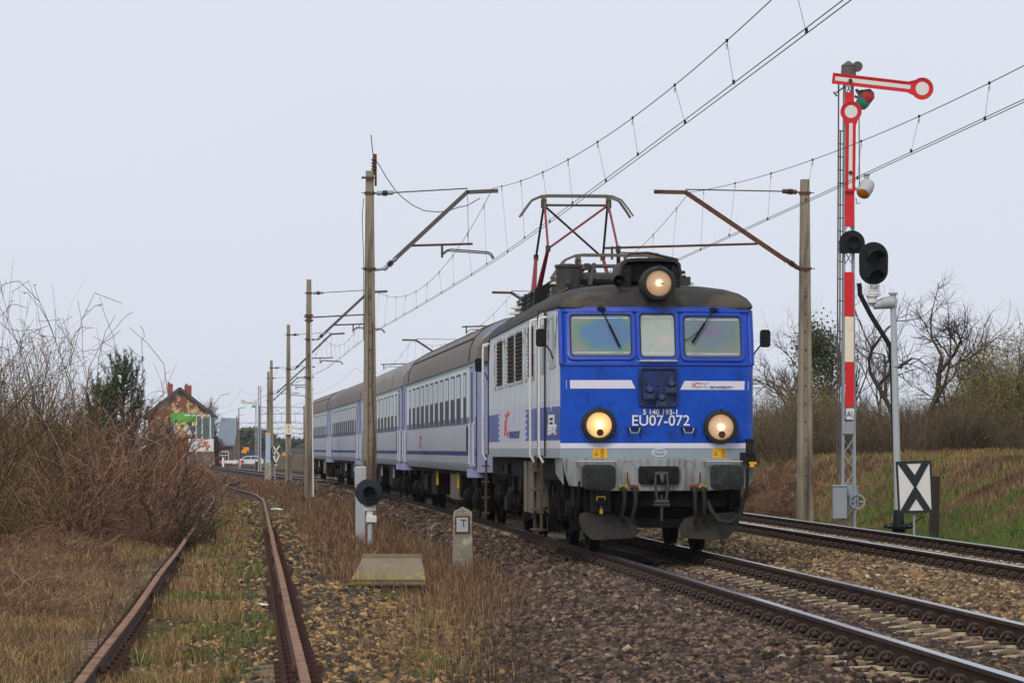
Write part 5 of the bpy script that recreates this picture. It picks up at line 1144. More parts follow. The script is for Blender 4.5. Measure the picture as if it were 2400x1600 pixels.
t.l(col, t.b.inputs['Base Color']); t.b.inputs['Roughness'].default_value = .95; t.bump(t.noise(v, 50, 4), .6)
b.build('lid', t.m, cv, bevel=.008)
b = MB(); b.box((0, .06, zb-.36), (.86, .62, .6)); b.build('chamber', mat('shaded_concrete', (120, 108, 92), .25, 4, .95, 0, .5, stain=(84, 76, 60), sscale=5, sthr=.5), cv, bevel=.01)  # chamber concrete coloured darker to stand for the shade under the lid
# ------------------------------------------------------------------ the far end of the station: house, billboards, crossing, cars, gantries
def at5(u, v, Y): return px(400+u/4.3556, 820+v/4.3556, Y)
# brick house
YH = 430.0; hx, hz = at5(95, 380, YH); gzh = float(gz(hx, YH))-.3
house = empty('brick_house', (hx, YH, gzh), R(4), 'brick gabled house with two chimneys beyond the bramble thicket', 'house')
hr = hz-gzh; hw = 4.3; he = hr-3.4
t = NT('gable_wall'); v = t.obj(); n = t.noise(v, .7, 4); col = t.mix(t.noise(v, 6, 4), lin((120, 72, 56)), lin((150, 94, 74)))
x, y, z = t.xyz(v); f = t.math('MULTIPLY', t.ramp(n, [(.50, (0, 0, 0)), (.54, (1, 1, 1))]), t.math('GREATER_THAN', z, hr*.40)); col = t.mix(f, col, lin((214, 180, 140)))
t.l(col, t.b.inputs['Base Color']); t.b.inputs['Roughness'].default_value = .9
MB().xz([(-hw, -.3), (hw, -.3), (hw, he), (0, hr-.15), (-hw, he)], 0, 12).build('wall', t.m, house)
b = MB()
for s in (-1, 1): b.loft([[(0, -.5, hr), (s*(hw+.7), -.5, he-.55)], [(0, 12.5, hr), (s*(hw+.7), 12.5, he-.55)]], False); b.loft([[(0, -.5, hr-.35), (s*(hw+.7), -.5, he-.9)], [(0, 12.5, hr-.35), (s*(hw+.7), 12.5, he-.9)]], False); b.bar((0, -.45, hr-.15), (s*(hw+.7), -.45, he-.72), .3, .4)
b.build('roof', mat('dark_slate_roof', (72, 68, 70), .2, 1, .8), house)
for x0, z1 in ((-1.45, hr+.45), (.95, hr+.25)):
    b = MB(); b.box((x0, 4, z1-1.2), (.7 if x0 < 0 else .95, .9, 2.6)); ch = b.build('chimney', mat('red_brick_chimney', (150, 72, 62), .2, 3, .9), house)
    MB().box((x0-.2, 4, z1+.2), (.28, .3, .2)).build('chimney_pot', M['black'], ch)
for x0, z0, w_, h_ in ((-1.2, hr*.60, .5, .8), (-.05, hr*.60, .45, .9), (.75, hr*.60, .5, .8), (-2.4, hr*.3, .9, 1.4), (2.2, hr*.3, .9, 1.4)):
    b = MB(); b.ring(rrect(w_+.2, h_+.2, .02, x0, z0), rrect(w_, h_, .02, x0, z0), lambda a, c: (a, -.06, c), lambda a, c: (a, .01, c)); wd = b.build('window', mat('brown_window_trim', (96, 60, 50), .2, 3, .8), house)
    MB().box((x0, -.012, z0), (w_, .02, h_)).build('pane', M['glass_dark'], wd)
def board(name, label, cat, u0, v0, u1, v1, Y, m, legs=True, group=None):
    x0, z1 = at5(u0, v0, Y); x1, z0 = at5(u1, v1, Y); cx = (x0+x1)/2; g = float(gz(cx, Y))
    t = empty(name, (cx, Y, g), 0, label, cat, group); MB().box((0, -.1, (z0+z1)/2-g), (x1-x0, .12, z1-z0)).build('panel', m, t)
    if legs:
        b = MB()
        for s in (-.8, .8): b.bar((s*(x1-x0)/2, 0, -.3), (s*(x1-x0)/2, 0, z1-g), .15, .15)
        b.build('leg', M['rust_grey'], t)
    return t, x1-x0, z0-g, z1-g
t = NT('advert_colours'); v = t.obj(); vo = t.n('TexVoronoi'); vo.inputs['Scale'].default_value = 1.4; t.l(v, vo.inputs['Vector']); x, y, z = t.xyz(v)
cc = t.ramp(t.xyz(vo.outputs['Color'])[0], [(0, lin((40, 70, 120))), (.3, lin((214, 220, 224))), (.5, lin((230, 190, 60))), (.7, lin((60, 90, 130))), (.85, lin((220, 226, 226)))], 'CONSTANT')
t.l(t.mix(t.math('GREATER_THAN', z, 6.2), cc, lin((96, 176, 60))), t.b.inputs['Base Color'])
board('advert_banner', 'green topped advertising banner in front of the brick house', 'billboard', 0, 640, 255, 860, 424, t.m)
b_, w_, z0, z1 = board('billboard', 'white billboard with a cluster of coloured letters in front of the house', 'billboard', 185, 905, 440, 1035, 410, M['white'])
random.seed(2)
for i, (cx, cz, c) in enumerate([(-.06, .66, (236, 110, 50)), (.05, .72, (236, 160, 40)), (.15, .68, (224, 80, 60)), (.25, .7, (240, 150, 50)), (-.1, .42, (60, 90, 150)), (.0, .44, (236, 140, 40)), (.1, .4, (120, 170, 60)), (.21, .45, (220, 60, 60)), (.31, .42, (214, 60, 80)), (.24, .22, (214, 50, 70))]):
    MB().box((cx*w_, -.18, z0+cz*(z1-z0)), (w_*.08, .03, (z1-z0)*.2)).build('coloured_letter', mat('letter_%d' % i, c, .1, 3, .5, 0, 0), b_)
t, *_ = board('steel_frame_structure', 'white tubular frame with grey glazing beside the advertising banner', 'frame', 270, 690, 440, 895, 420, mat('grey_green_glazing', (92, 112, 116), .25, .6, .4, 0, 0), False)
b = MB(); g = float(gz(*([at5(300, 700, 418)[0]]), 418))
for u in (262, 322, 405): x_, z_ = at5(u, 660, 418); b.bar((x_-t.location.x, -2, -1), (x_-t.location.x, -2, z_-g), .14, .14)
xa, z_ = at5(140, 665, 418); xb, _ = at5(410, 660, 418); b.bar((xa-t.location.x, -2, z_-g), (xb-t.location.x, -2, z_-g), .14, .16); b.build('frame', M['white'], t)
board('boundary_wall', 'dark low wall with worn posters under the white billboard', 'wall', 150, 1040, 450, 1165, 414, mat('poster_wall', (112, 92, 86), .4, 1.2, .8, 0, 0, stain=(170, 180, 186), sscale=.9, sthr=.56), False)
# low building
xl, zl = at5(490, 965, 450); xr, _ = at5(632, 965, 450); g = float(gz((xl+xr)/2, 450))
lb = empty('low_building', ((xl+xr)/2, 450, g), 0, 'low brown station building with a white framed window and slate roof', 'building'); W_ = xr-xl; H_ = zl-g
MB().box((0, 2, H_/2-.2), (W_, 4, H_+.4)).build('wall', mat('brown_render', (118, 92, 84), .15, 1, .9), lb)
b = MB(); b.yz([(-.4, H_), (6.5, H_+3.8), (6.5, H_+3.5), (-.4, H_-.25)], -W_/2-.3, W_/2+.3); b.build('roof', mat('blue_slate_roof', (112, 124, 136), .12, 1, .7), lb)
b = MB(); w2 = W_*.36
b.ring(rrect(w2*2, H_*.55, .02, 0, H_*.42), rrect(w2*2-.3, H_*.55-.3, .02, 0, H_*.42), lambda a, c: (a-W_*.12, -.1, c), lambda a, c: (a-W_*.12, .02, c))
for s in (-.3, .3): b.bar((s*w2-W_*.12, -.05, H_*.16), (s*w2-W_*.12, -.05, H_*.68), .14, .06)
b.bar((-w2-W_*.12, -.05, H_*.5), (w2-W_*.12, -.05, H_*.5), .06, .14); wd = b.build('window', M['white'], lb); MB().box((-W_*.12, -.01, H_*.42), (w2*2-.2, .02, H_*.55-.2)).build('pane', M['glass_dark'], wd)
# crossing barrier, sign boards, shed
xa, za = at5(492, 1140, 400); xb, _ = at5(745, 1138, 400); g = float(gz((xa+xb)/2, 400))
ba = empty('level_crossing_barrier', ((xa+xb)/2, 400, g), 0, 'white crossing barrier with red ends lowered over the road', 'barrier'); L = xb-xa
MB().box((0, 0, za-g), (L*.8, .12, .36)).build('beam', M['white'], ba)
b = MB(); b.box((-L*.45, 0, za-g), (L*.1, .12, .30)); b.box((L*.45, 0, za-g), (L*.12, .14, .38)); b.build('red_end', M['red'], ba)
for s in (-.32, .34): MB().box((s*L, -.2, (za-g)/2+(.2 if s < 0 else 0)), (.24, .2, za-g+.2+(.5 if s < 0 else 0))).build('post', M['white'], ba)
for u0, v0, u1, v1, lb_ in ((743, 990, 800, 1030, 'upper of the two overlapping orange road signs'), (726, 1018, 775, 1052, 'lower of the two overlapping orange road signs'), (1142, 1043, 1187, 1076, 'single orange road sign between the catenary poles')): board('road_sign', lb_, 'road sign', u0, v0, u1, v1, 470+u0*.02, M['orange'], True, 'orange road signs at the crossing')
x_, z_ = at5(800, 1045, 500); g = float(gz(x_, 500)); b = MB(); b.box((0, 2, (z_-g)/2), (6.6, 4, z_-g)); b.box((0, 2, z_-g+.1), (6.9, 4.3, .2))
sh = empty('storage_shed', (x_, 500, g), 0, 'dark blue storage shed behind the white car', 'shed'); b.build('shell', mat('dark_blue_sheet', (48, 66, 92), .15, 1, .6), sh); MB().box((-1.5, -.03, 1.0), (1.4, .06, 2)).build('door', M['steel_dark'], sh)
def car(name, label, X, Y, m, rz, sc=1):
    g = float(gz(X, Y)); t = empty(name, (X, Y, g), rz, label, 'car'); t.scale = (sc,)*3
    prof = [(-2.1, .35), (-2.12, .8), (-1.9, .98), (-1.0, 1.06), (-.35, 1.45), (1.2, 1.5), (1.95, 1.1), (2.1, .95), (2.12, .4)]
    b = MB(); b.loft([[(x, y*(1 if z < 1.08 else .84), z) for x, z in prof] for y in (-.82, .82)], True, True, True); b.build('body', m, t, smooth=40, bevel=.05)
    b = MB()
    for y in (-.80, .80): b.prism([(-.85, 1.06), (-.3, 1.38), (.35, 1.40), (.35, 1.06)], lambda a, z: (a, y*(1.03 if z < 1.1 else .9), z), lambda a, z: (a, y*.8, z)); b.prism([(.43, 1.06), (.43, 1.40), (1.15, 1.42), (1.6, 1.08)], lambda a, z: (a, y*(1.03 if z < 1.1 else .9), z), lambda a, z: (a, y*.8, z))
    b.prism([(-.70, 1.08), (.70, 1.08), (.62, 1.40), (-.62, 1.40)], lambda a, z: (-1.02+(z-1.06)*1.6, a, z), lambda a, z: (-.9+(z-1.06)*1.6, a, z)); b.build('window', M['glass_dark'], t)
    for x in (-1.3, 1.3):
        for y in (-.76, .76):
            b = MB(); b.lathe([(.2, -.1), (.32, -.09), (.32, .09), (.2, .1)], (x, y, .32), (0, 1, 0), 18); wl = b.build('wheel', M['rubber'], t); b = MB(); b.lathe([(.19, -.11), (.19, .11)], (x, y, .32), (0, 1, 0), 12); b.build('rim', M['galv'], wl)
    for y in (-.6, .6): MB().box((-2.1, y, .72), (.06, .3, .15)).build('headlight', M['white'], t); MB().box((2.1, y, .85), (.06, .25, .2)).build('tail_light', M['red'], t)
M['car_white'] = mat('white_car_paint', (232, 234, 236), .03, 1, .3, 0, 0, coat=.5); M['car_dark'] = mat('dark_car_paint', (66, 72, 80), .05, 1, .3, 0, 0, coat=.5)
car('parked_car', 'white hatchback waiting behind the lowered crossing barrier', at5(790, 1150, 440)[0], 440, M['car_white'], R(3), 1.0)
car('parked_car', 'dark saloon car on the road between the catenary poles', at5(1330, 1150, 430)[0], 430, M['car_dark'], R(2))
# street lamps
for i, (u, v, lb_) in enumerate([(696, 597, 'tallest looking grey street lamp beside the low building'), (676, 672, 'second street lamp from the tallest one'), (660, 716, 'third street lamp from the tallest one'), (641, 735, 'farthest and smallest street lamp of the row')]):
    Y = 380+i*55; X, Z = at5(u, v, Y); g = float(gz(X, Y)); t = empty('street_lamp', (X, Y, g), 0, lb_, 'street lamp', 'street lamps along the station road')
    b = MB(); b.tube([(0, 0, -.3), (0, 0, Z-g)], [.10, .06], 8); b.tube([(0, 0, Z-g), (.2, 0, Z-g+.06), (.8, 0, Z-g+.12)], .03, 6); b.build('post', mat('lamp_concrete', (120, 112, 104), .15, 1, .9) if not i else bpy.data.materials['lamp_concrete'], t); MB().box((.78, 0, Z-g+.12), (.3, .15, .06)).build('lamp_head', M['galv'], t)
# far semaphore seen from behind
YF = 330.0; X, Zt = at5(872, 520, YF); g = float(gz(X, YF))
fs = empty('semaphore_signal', (X, YF, g), 0, 'distant semaphore signal seen from behind, white arm with a green light', 'semaphore')
b = MB(); H_ = Zt-g
for s in (-1, 1): b.bar((s*.12, 0, -.3), (s*.06, 0, H_), .05, .05)
for i in range(12): b.bar((-.11*(1-2*(i % 2)), 0, H_*i/12), (.10*(1-2*(i % 2)), 0, H_*(i+1)/12), .03, .03)
b.build('lattice_mast', M['galv'], fs)
a = at5(868, 552, YF); d = at5(741, 527, YF); b = MB(); b.bar((a[0]-X, -.2, a[1]-g), (d[0]-X, -.2, d[1]-g), .05, .17); b.prism(circ(.19, d[0]-X, d[1]-g, 20), lambda p_, z: (p_, -.24, z), lambda p_, z: (p_, -.16, z)); ar = b.build('signal_arm', M['black'], fs)
b = MB(); b.bar((a[0]-X, -.26, a[1]-g), (d[0]-X, -.26, d[1]-g), .03, .11); b.prism(circ(.14, d[0]-X, d[1]-g, 20), lambda p_, z: (p_, -.29, z), lambda p_, z: (p_, -.25, z)); b.build('white_face', M['cream'], ar)
e = at5(848, 595, YF); tg = NT('green_signal_light'); tg.b.inputs['Emission Color'].default_value = (0, .55, .36, 1); tg.b.inputs['Emission Strength'].default_value = .9
b = MB(); b.prism(circ(.19, e[0]-X, e[1]-g+.1, 14), lambda p_, z: (p_, -.2, z), lambda p_, z: (p_, -.1, z)); b.build('spectacle', M['black'], fs); MB().prism(circ(.13, e[0]-X, e[1]-g, 14), lambda p_, z: (p_, -.26, z), lambda p_, z: (p_, -.2, z)).build('green_light', tg.m, fs)
MB().box((.1, -.2, .45), (.34, .2, .9)).build('black_cover', M['black'], fs)
# tall lattice mast next to it
X, Zt = at5(908, 365, 300); g = float(gz(X, 300)); b = MB(); H_ = Zt-g
for s in (-1, 1): b.bar((s*.12, 0, -.3), (s*.10, 0, H_), .06, .1)
for i in range(16): b.bar((-.12, 0, H_*i/16), (.11, 0, H_*i/16), .03, .04); b.bar((-.12*(1-2*(i % 2)), 0, H_*i/16), (.11*(1-2*(i % 2)), 0, H_*(i+1)/16), .02, .02)
tag(b.build('lattice_mast', M['galv'], loc=(X, 300, g)), 'tall grey steel ladder-like mast just behind the distant semaphore', 'mast')
# portal gantries over the station tracks
for i, (Y, u0, u1, v) in enumerate(((340, 905, 1362, 585), (420, 690, 1500, 742), (500, 900, 1420, 805), (600, 900, 1400, 850))):
    xa, z_ = at5(u0, v, Y); xb, _ = at5(u1, v, Y); g = float(gz((xa+xb)/2, Y)); L = xb-xa; h = (.52, .5, .55, .5)[i]
    t = empty('catenary_gantry', ((xa+xb)/2, Y, g), 0, ('nearest lattice gantry across the far tracks, tallest in view', 'longest lattice gantry, reaching the street lamps', 'third lattice gantry in the distance', 'faintest and farthest lattice gantry')[i], 'gantry', 'lattice gantries over the station tracks')
    b = MB(); Z = z_-g
    for dz in (0, -h*1.3): b.bar((-L/2, 0, Z+dz), (L/2, 0, Z+dz), .05, .06)
    n = int(L/.75)
    for k in range(n): b.bar((-L/2+L*k/n, 0, Z-(h*1.3 if k % 2 else 0)), (-L/2+L*(k+1)/n, 0, Z-(0 if k % 2 else h*1.3)), .035, .035)
    b.build('lattice_beam', M['rust_grey'], t); b = MB()
    for s in (-1, 1): b.bar((s*L/2, 0, -.3), (s*L/2, 0, Z+.2), .14, .14)
    b.build('post', M['rust'], t)
    for k in range(5): b = MB(); x_ = -L*.3+L*.15*k; b.bar((x_, 0, Z-h*1.3), (x_, 0, Z-h*1.3-1.0), .035, .035); b.bar((x_-.5, 0, Z-h*1.3-.9), (x_+.5, 0, Z-h*1.3-.8), .03, .03); b.build('hanger', M['rust_grey'], t)
# pale blue cabinet on a plinth, crossbucks
Y = 198; X, Z1 = at5(994, 852, Y); _, Z0 = at5(994, 1150, Y); g = float(gz(X, Y)); t = empty('cabinet_panel', (X, Y, g), 0, 'tall pale blue panel with a yellow top edge on a concrete plinth', 'cabinet')
MB().box((0, 0, (Z0+Z1)/2-g), (.29, .12, Z1-Z0)).build('panel', mat('pale_blue_panel', (172, 190, 216), .06, 2, .5, 0, 0), t); MB().box((0, 0, Z1-g+.03), (.30, .14, .07)).build('top_edge', M['yellow'], t)
b = MB()
for k in range(9):
    for s in (.02, .08): b.box((s, -.065, Z0-g+.3+(Z1-Z0-.6)*k/8+.0), (.015, .01, .03))
b.build('slot', M['letter_dk'], t); b = MB(); b.loft([[(-.22, -.2, -.8), (.24, -.2, -.8), (.24, .2, -.8), (-.22, .2, -.8)], [(-.19, -.18, Z0-g), (.20, -.18, Z0-g), (.20, .18, Z0-g), (-.19, .18, Z0-g)]], True, True, True); b.build('plinth', M['concrete_pale'], t)
Y = 202; X, _ = at5(1050, 1080, Y); g = float(gz(X, Y)); t = empty('crossbuck_sign', (X, Y, g), 0, 'double crossbuck, one half white and the other seen dark', 'road sign')
def cb(pts, m, name):
    b = MB()
    for (a, c) in pts: p0, p1 = at5(*a, Y), at5(*c, Y); b.bar((p0[0]-X, -.3, p0[1]-g), (p1[0]-X, -.3, p1[1]-g), .02, .085)
    b.build(name, m, t)
cb([((1112, 978), (1058, 1058)), ((1050, 985), (1114, 1072)), ((1114, 1066), (1066, 1170)), ((1056, 1078), (1082, 1180))], M['white'], 'white_cross'); cb([((986, 990), (1040, 1060)), ((1048, 985), (996, 1085)), ((1000, 1070), (1075, 1165))], M['black'], 'dark_cross')
b = MB(); c = at5(1030, 1075, Y); b.prism([(c[0]-X, c[1]-g+.26), (c[0]-X+.17, c[1]-g), (c[0]-X, c[1]-g-.26), (c[0]-X-.17, c[1]-g)], lambda a, z: (a, -.24, z), lambda a, z: (a, -.21, z)); b.build('sign_back', mat('dark_green_sign_back', (54, 72, 66), .1, 2, .6), t)
MB().bar((.1, -.2, -.5), (.1, -.2, at5(0, 985, Y)[1]-g), .05, .05).build('post', M['galv'], t)
# ------------------------------------------------------------------ plants
prng = random.Random(21); nrg = np.random.default_rng(21)
def seg_arrays(segs, sides=3):
    """segs: list of (p0, p1, r0, r1, tint) -> prism arrays"""
    A = np.array([s[0] for s in segs], float); B = np.array([s[1] for s in segs], float); r0 = np.array([s[2] for s in segs]); r1 = np.array([s[3] for s in segs]); tn = np.array([s[4] for s in segs])
    d = B-A; d /= np.maximum(np.linalg.norm(d, axis=1, keepdims=True), 1e-9)
    u = np.where(np.abs(d[:, 2:3]) < .9, np.array([[0, 0, 1.]]), np.array([[1., 0, 0]])); a = np.cross(d, u); a /= np.linalg.norm(a, axis=1, keepdims=True); b = np.cross(d, a)
    n = len(segs); V = np.zeros((n, 2*sides, 3))
    for j in range(sides):
        t = 2*math.pi*j/sides; o = a*math.cos(t)+b*math.sin(t); V[:, j] = A+o*r0[:, None]; V[:, sides+j] = B+o*r1[:, None]
    f = np.array([(j, (j+1) % sides, sides+(j+1) % sides, sides+j) for j in range(sides)])
    F = (f[None]+2*sides*np.arange(n)[:, None, None]).reshape(-1, 4)
    return V.reshape(-1, 3), F, np.repeat(tn, 2*sides)
def seg_obj(name, segs, m, parent=None, sides=3):
    V, F, T = seg_arrays(segs, sides); return mesh_np(name, V, F, m, T, parent)
def V3(*a): return np.array(a, float)
def grow(out, p, d, L, r, lev, maxl, kids, spread, up, wob, tint, nseg=5, taper=.45, shrink=.62):
    """crooked branch that forks; out[lev] collects its segments"""
    p = np.array(p, float); d = np.array(d, float); d /= np.linalg.norm(d); pts = [(p.copy(), r)]; ds = [d.copy()]
    for i in range(nseg):
        d = d+nrg.normal(0, wob, 3)+V3(0, 0, up); d /= np.linalg.norm(d); q = p+d*L/nseg; rr = r*(1-(1-taper)*(i+1)/nseg)
        out[lev].append((p, q, pts[-1][1], rr, tint+prng.uniform(-.08, .08))); p = q; pts.append((p.copy(), rr)); ds.append(d.copy())
    if lev >= maxl: return
    n = kids[lev]
    for k in range(n):
        t = prng.uniform(.3, 1) if k else 1.0; i = min(int(t*nseg), nseg-1) if k else nseg
        b0, rb = pts[i]; dd = ds[i]; a = nrg.normal(size=3); a -= dd*a.dot(dd); a /= np.linalg.norm(a); an = prng.uniform(.5, 1.2)*spread
        nd = dd*math.cos(an)+a*math.sin(an); grow(out, b0, nd, L*shrink*prng.uniform(.7, 1.2), rb*prng.uniform(.55, .8), lev+1, maxl, kids, spread, up, wob, tint, max(3, nseg-1), taper, shrink)
M['bark'] = tinted('bark', [(0, (44, 37, 33)), (.5, (68, 58, 52)), (1, (96, 84, 76))], .9)
M['bark_olive'] = tinted('mossy_bark', [(0, (62, 56, 44)), (.5, (90, 82, 62)), (1, (120, 108, 84))], .9)
M['twig'] = tinted('fine_twigs', [(0, (56, 47, 44)), (.5, (86, 74, 68)), (1, (114, 100, 92))], .9)
M['cane'] = tinted('bramble_canes', [(0, (50, 38, 31)), (.25, (84, 60, 48)), (.5, (122, 86, 68)), (.75, (152, 116, 94)), (.93, (182, 150, 124)), (1, (126, 114, 82))], .85)
M['cane_dark'] = tinted('dark_branches', [(0, (44, 36, 32)), (.5, (72, 58, 50)), (1, (98, 80, 68))], .9)
M['scrub'] = tinted('scrub_stems', [(0, (62, 53, 44)), (.35, (96, 82, 66)), (.7, (130, 114, 90)), (1, (160, 145, 114))], .9)
M['bud'] = tinted('young_leaves', [(0, (84, 80, 34)), (.5, (128, 120, 48)), (.85, (152, 142, 60)), (1, (170, 154, 70))], .8)
M['needle'] = tinted('pine_needles', [(0, (22, 40, 26)), (.4, (40, 66, 38)), (.8, (66, 92, 52)), (1, (98, 116, 74))], .7)
M['mistle'] = tinted('evergreen_leaves', [(0, (40, 50, 32)), (.5, (64, 76, 46)), (1, (92, 100, 62))], .8)
def leaf_cloud(name, C, size, m, parent=None, flat=.0):
    n = len(C); Rm = rand_rot(n); q = np.array([(-.5, 0, 0), (0, -.28, .06), (.5, 0, 0), (0, .28, .06)]); v = np.einsum('nij,kj->nki', Rm, q)*np.asarray(size).reshape(-1, 1, 1)+C[:, None, :]
    return mesh_np(name, v.reshape(-1, 3), np.arange(4*n).reshape(n, 4), m, np.repeat(nrg.uniform(0, 1, n), 4), parent)
def tree(name, label, X, Y, H, levels, kids, spread, up, wob, r0, mt, mc, lean=(0, 0), group=None, stems=1, trunk_frac=.42, tint=.5, shrink=.66):
    g = float(gz(X, Y)); t = empty(name, (X, Y, g-.1), 0, label, 'shrub' if 'shrub' in name else 'tree', group)
    out = [[] for _ in range(levels+1)]
    for s in range(stems):
        a = prng.uniform(0, 6.28); sp_ = .0 if stems == 1 else prng.uniform(.05, .5)
        grow(out, (sp_*math.cos(a), sp_*math.sin(a), 0), (lean[0]+(.35*math.cos(a) if stems > 1 else 0), lean[1]+(.35*math.sin(a) if stems > 1 else 0), 1), H*trunk_frac*prng.uniform(.8, 1.1), r0*(1 if stems == 1 else prng.uniform(.5, 1)), 0, levels, kids, spread, up, wob, tint, 6, .6, shrink)
    seg_obj('trunk', sum(out[:2], []), mt, t, 6); seg_obj('crown', sum(out[2:], []), mc, t, 3); return t
# bare trees and scrub on the bank to the right
def P2(dx, Y): return (dx*1.02041-1200)/7500*Y
tree('bare_tree', 'crooked bare tree with a wide open crown behind the light signal', P2(2112, 112), 112, 9.5, 4, [4, 5, 6, 5], .85, .035, .17, .14, M['bark'], M['twig'], (.02, 0), 'bare trees on the bank', 1, .40)
tree('bare_tree', 'low leaning bare tree with spreading limbs just past the semaphore mast', P2(2082, 110), 110, 6.6, 4, [4, 5, 4, 4], .95, .02, .2, .12, M['bark'], M['twig'], (-.45, 0), 'bare trees on the bank', 1, .45)
tree('bare_tree', 'many stemmed bare tree leaning away from the light signal post', P2(2175, 112), 112, 6.0, 4, [4, 5, 4, 4], .85, .03, .16, .10, M['bark'], M['twig'], (.35, 0), 'bare trees on the bank', 2, .42)
tree('bare_tree', 'dense purplish bare tree at the tail of the brush by the locomotive', P2(1812, 160), 160, 8.2, 4, [5, 6, 5, 5], .75, .05, .14, .12, M['twig'], M['twig'], (0, 0), 'bare trees on the bank', 1, .40)
mt_ = tree('bare_tree', 'bare tree carrying a dark green evergreen clump beside the semaphore mast', P2(1892, 150), 150, 8.0, 4, [5, 5, 5, 4], .6, .05, .14, .16, M['bark_olive'], M['twig'], (0, 0), 'bare trees on the bank', 1, .42)
C = np.concatenate([nrg.normal(0, 1, (3600, 3))*[.42, .4, .45]+[-.35, 0, 5.0], nrg.normal(0, 1, (1800, 3))*[.4, .45, 1.0]+[-.1, 0, 3.5], nrg.normal(0, 1, (700, 3))*[.7, .45, .3]+[.1, 0, 4.2]]); leaf_cloud('evergreen_clump', C, nrg.uniform(.09, .2, len(C)), M['mistle'], mt_)
for dx, Y, H, lb in ((2290, 118, 5.0, 'slim upright bare tree left of the tallest one at the picture edge'), (2340, 108, 5.6, 'tallest slim bare tree at the picture edge'), (2240, 135, 4.8, 'short slim bare tree between the open-crowned tree and the edge trees'), (1960, 140, 6.0, 'thin bare tree directly behind the semaphore mast'), (2030, 138, 5.2, 'thin bare tree behind the light signal head post')):
    tree('bare_tree', lb, P2(dx, Y), Y, H, 4, [5, 5, 4, 3], .55, .07, .09, .07, M['bark'], M['twig'], (prng.uniform(-.1, .1), 0), 'bare trees on the bank', 1, .5)
def scrub_mesh(n, h, rad, arch, mat_, leaves=0, lsize=.05, r=.007, tint=(.2, .9)):
    segs = []; tips = []
    for i in range(n):
        a = prng.uniform(0, 6.28); q = rad*math.sqrt(prng.random())*.6; p = V3(q*math.cos(a), q*math.sin(a), -.05); L = h*prng.uniform(.55, 1.15); d = V3(math.cos(a)*prng.uniform(0, .5), math.sin(a)*prng.uniform(0, .5), 1); d /= np.linalg.norm(d); k = 6; tn = prng.uniform(*tint); rr = r*prng.uniform(.7, 1.3)
        for j in range(k):
            d = d+nrg.normal(0, .10, 3)+V3(math.cos(a), math.sin(a), -1)*arch*(j/k); d /= np.linalg.norm(d); e = p+d*L/k; segs.append((p, e, rr*(1-j/k*.8), rr*(1-(j+1)/k*.8), tn)); 
            if j >= 1:
                for _ in range(2):
                    sd = d+nrg.normal(0, .5, 3); sd /= np.linalg.norm(sd); s0 = e; l2 = L*.12*prng.uniform(.6, 1.6)
                    for m_ in range(2): s1 = s0+sd*l2/2; segs.append((s0, s1, rr*.42, rr*.3, tn)); s0 = s1; sd = sd+nrg.normal(0, .25, 3); sd /= np.linalg.norm(sd)
                    tips.append(s0)
            p = e
        tips.append(p)
    so = seg_obj('stems', segs, mat_); sm = so.data; bpy.data.objects.remove(so); lm = None
    if leaves:
        T = np.array(tips); C = T[nrg.integers(0, len(T), leaves)]+nrg.normal(0, .05, (leaves, 3)); lo = leaf_cloud('foliage', C, nrg.uniform(.6, 1.4, leaves)*lsize, M['bud']); lm = lo.data; bpy.data.objects.remove(lo)
    return sm, lm
def place(kind, X, Y, sc, name, label, cat, group, zs=1):
    sm, lm = kind; t = empty(name, (X, Y, float(gz(X, Y))-.05), prng.uniform(0, 6.28), label, cat, group); t.scale = (sc, sc, sc*zs)
    o = bpy.data.objects.new('stems', sm); COL.objects.link(o); o.parent = t
    if lm: f = bpy.data.objects.new('foliage', lm); COL.objects.link(f); f.parent = t
    return t
olive = [scrub_mesh(150, 2.3, .9, .0, M['scrub'], 1500, .055, .009) for _ in range(2)]; brown = [scrub_mesh(170, 1.9, 1.1, .05, M['scrub'], 250, .05, .009, (0, .7)) for _ in range(2)]; green = [scrub_mesh(160, 2.6, 1.1, .02, M['scrub'], 3400, .06, .009) for _ in range(2)]
for i in range(44):
    Y = prng.uniform(104, 140); dx = 1738+(i/44)*660+prng.uniform(-12, 12); hgt = np.interp(dx, [1735, 1840, 1930, 2060, 2160, 2230, 2300, 2400], [1.0, 1.0, .8, .75, .65, .8, 1.25, 1.5])
    k = 'o' if dx < 1880 else ('g' if dx > 2225 else 'b'); X = P2(dx, Y); hgt *= prng.uniform(.7, 1.2)
    if k == 'o': place(olive[i % 2], X, Y, hgt*prng.uniform(.85, 1.15), 'scrub_bush', 'straw and olive scrub bush on the bank beside the locomotive', 'shrub', 'olive scrub bushes on the bank')
    elif k == 'g': place(green[i % 2], X, Y, hgt*prng.uniform(.85, 1.1), 'budding_shrub', 'yellowish green budding shrub on the bank beyond the chevron board', 'shrub', 'budding shrubs on the bank')
    else: place(brown[i % 2], X, Y, hgt*prng.uniform(.9, 1.3), 'scrub_bush', 'brown leafless scrub bush on the bank behind the signal masts', 'shrub', 'brown scrub bushes on the bank')
for i in range(30):
    dx = 1750+i*21; Y = prng.uniform(98, 116); place(brown[i % 2], P2(dx, Y), Y, prng.uniform(.55, .95), 'scrub_bush', 'brown leafless scrub bush on the bank behind the signal masts' if 1880 < dx < 2225 else 'low brown scrub bush along the top of the grass slope', 'shrub', 'brown scrub bushes on the bank' if 1880 < dx < 2225 else 'low scrub bushes along the slope')
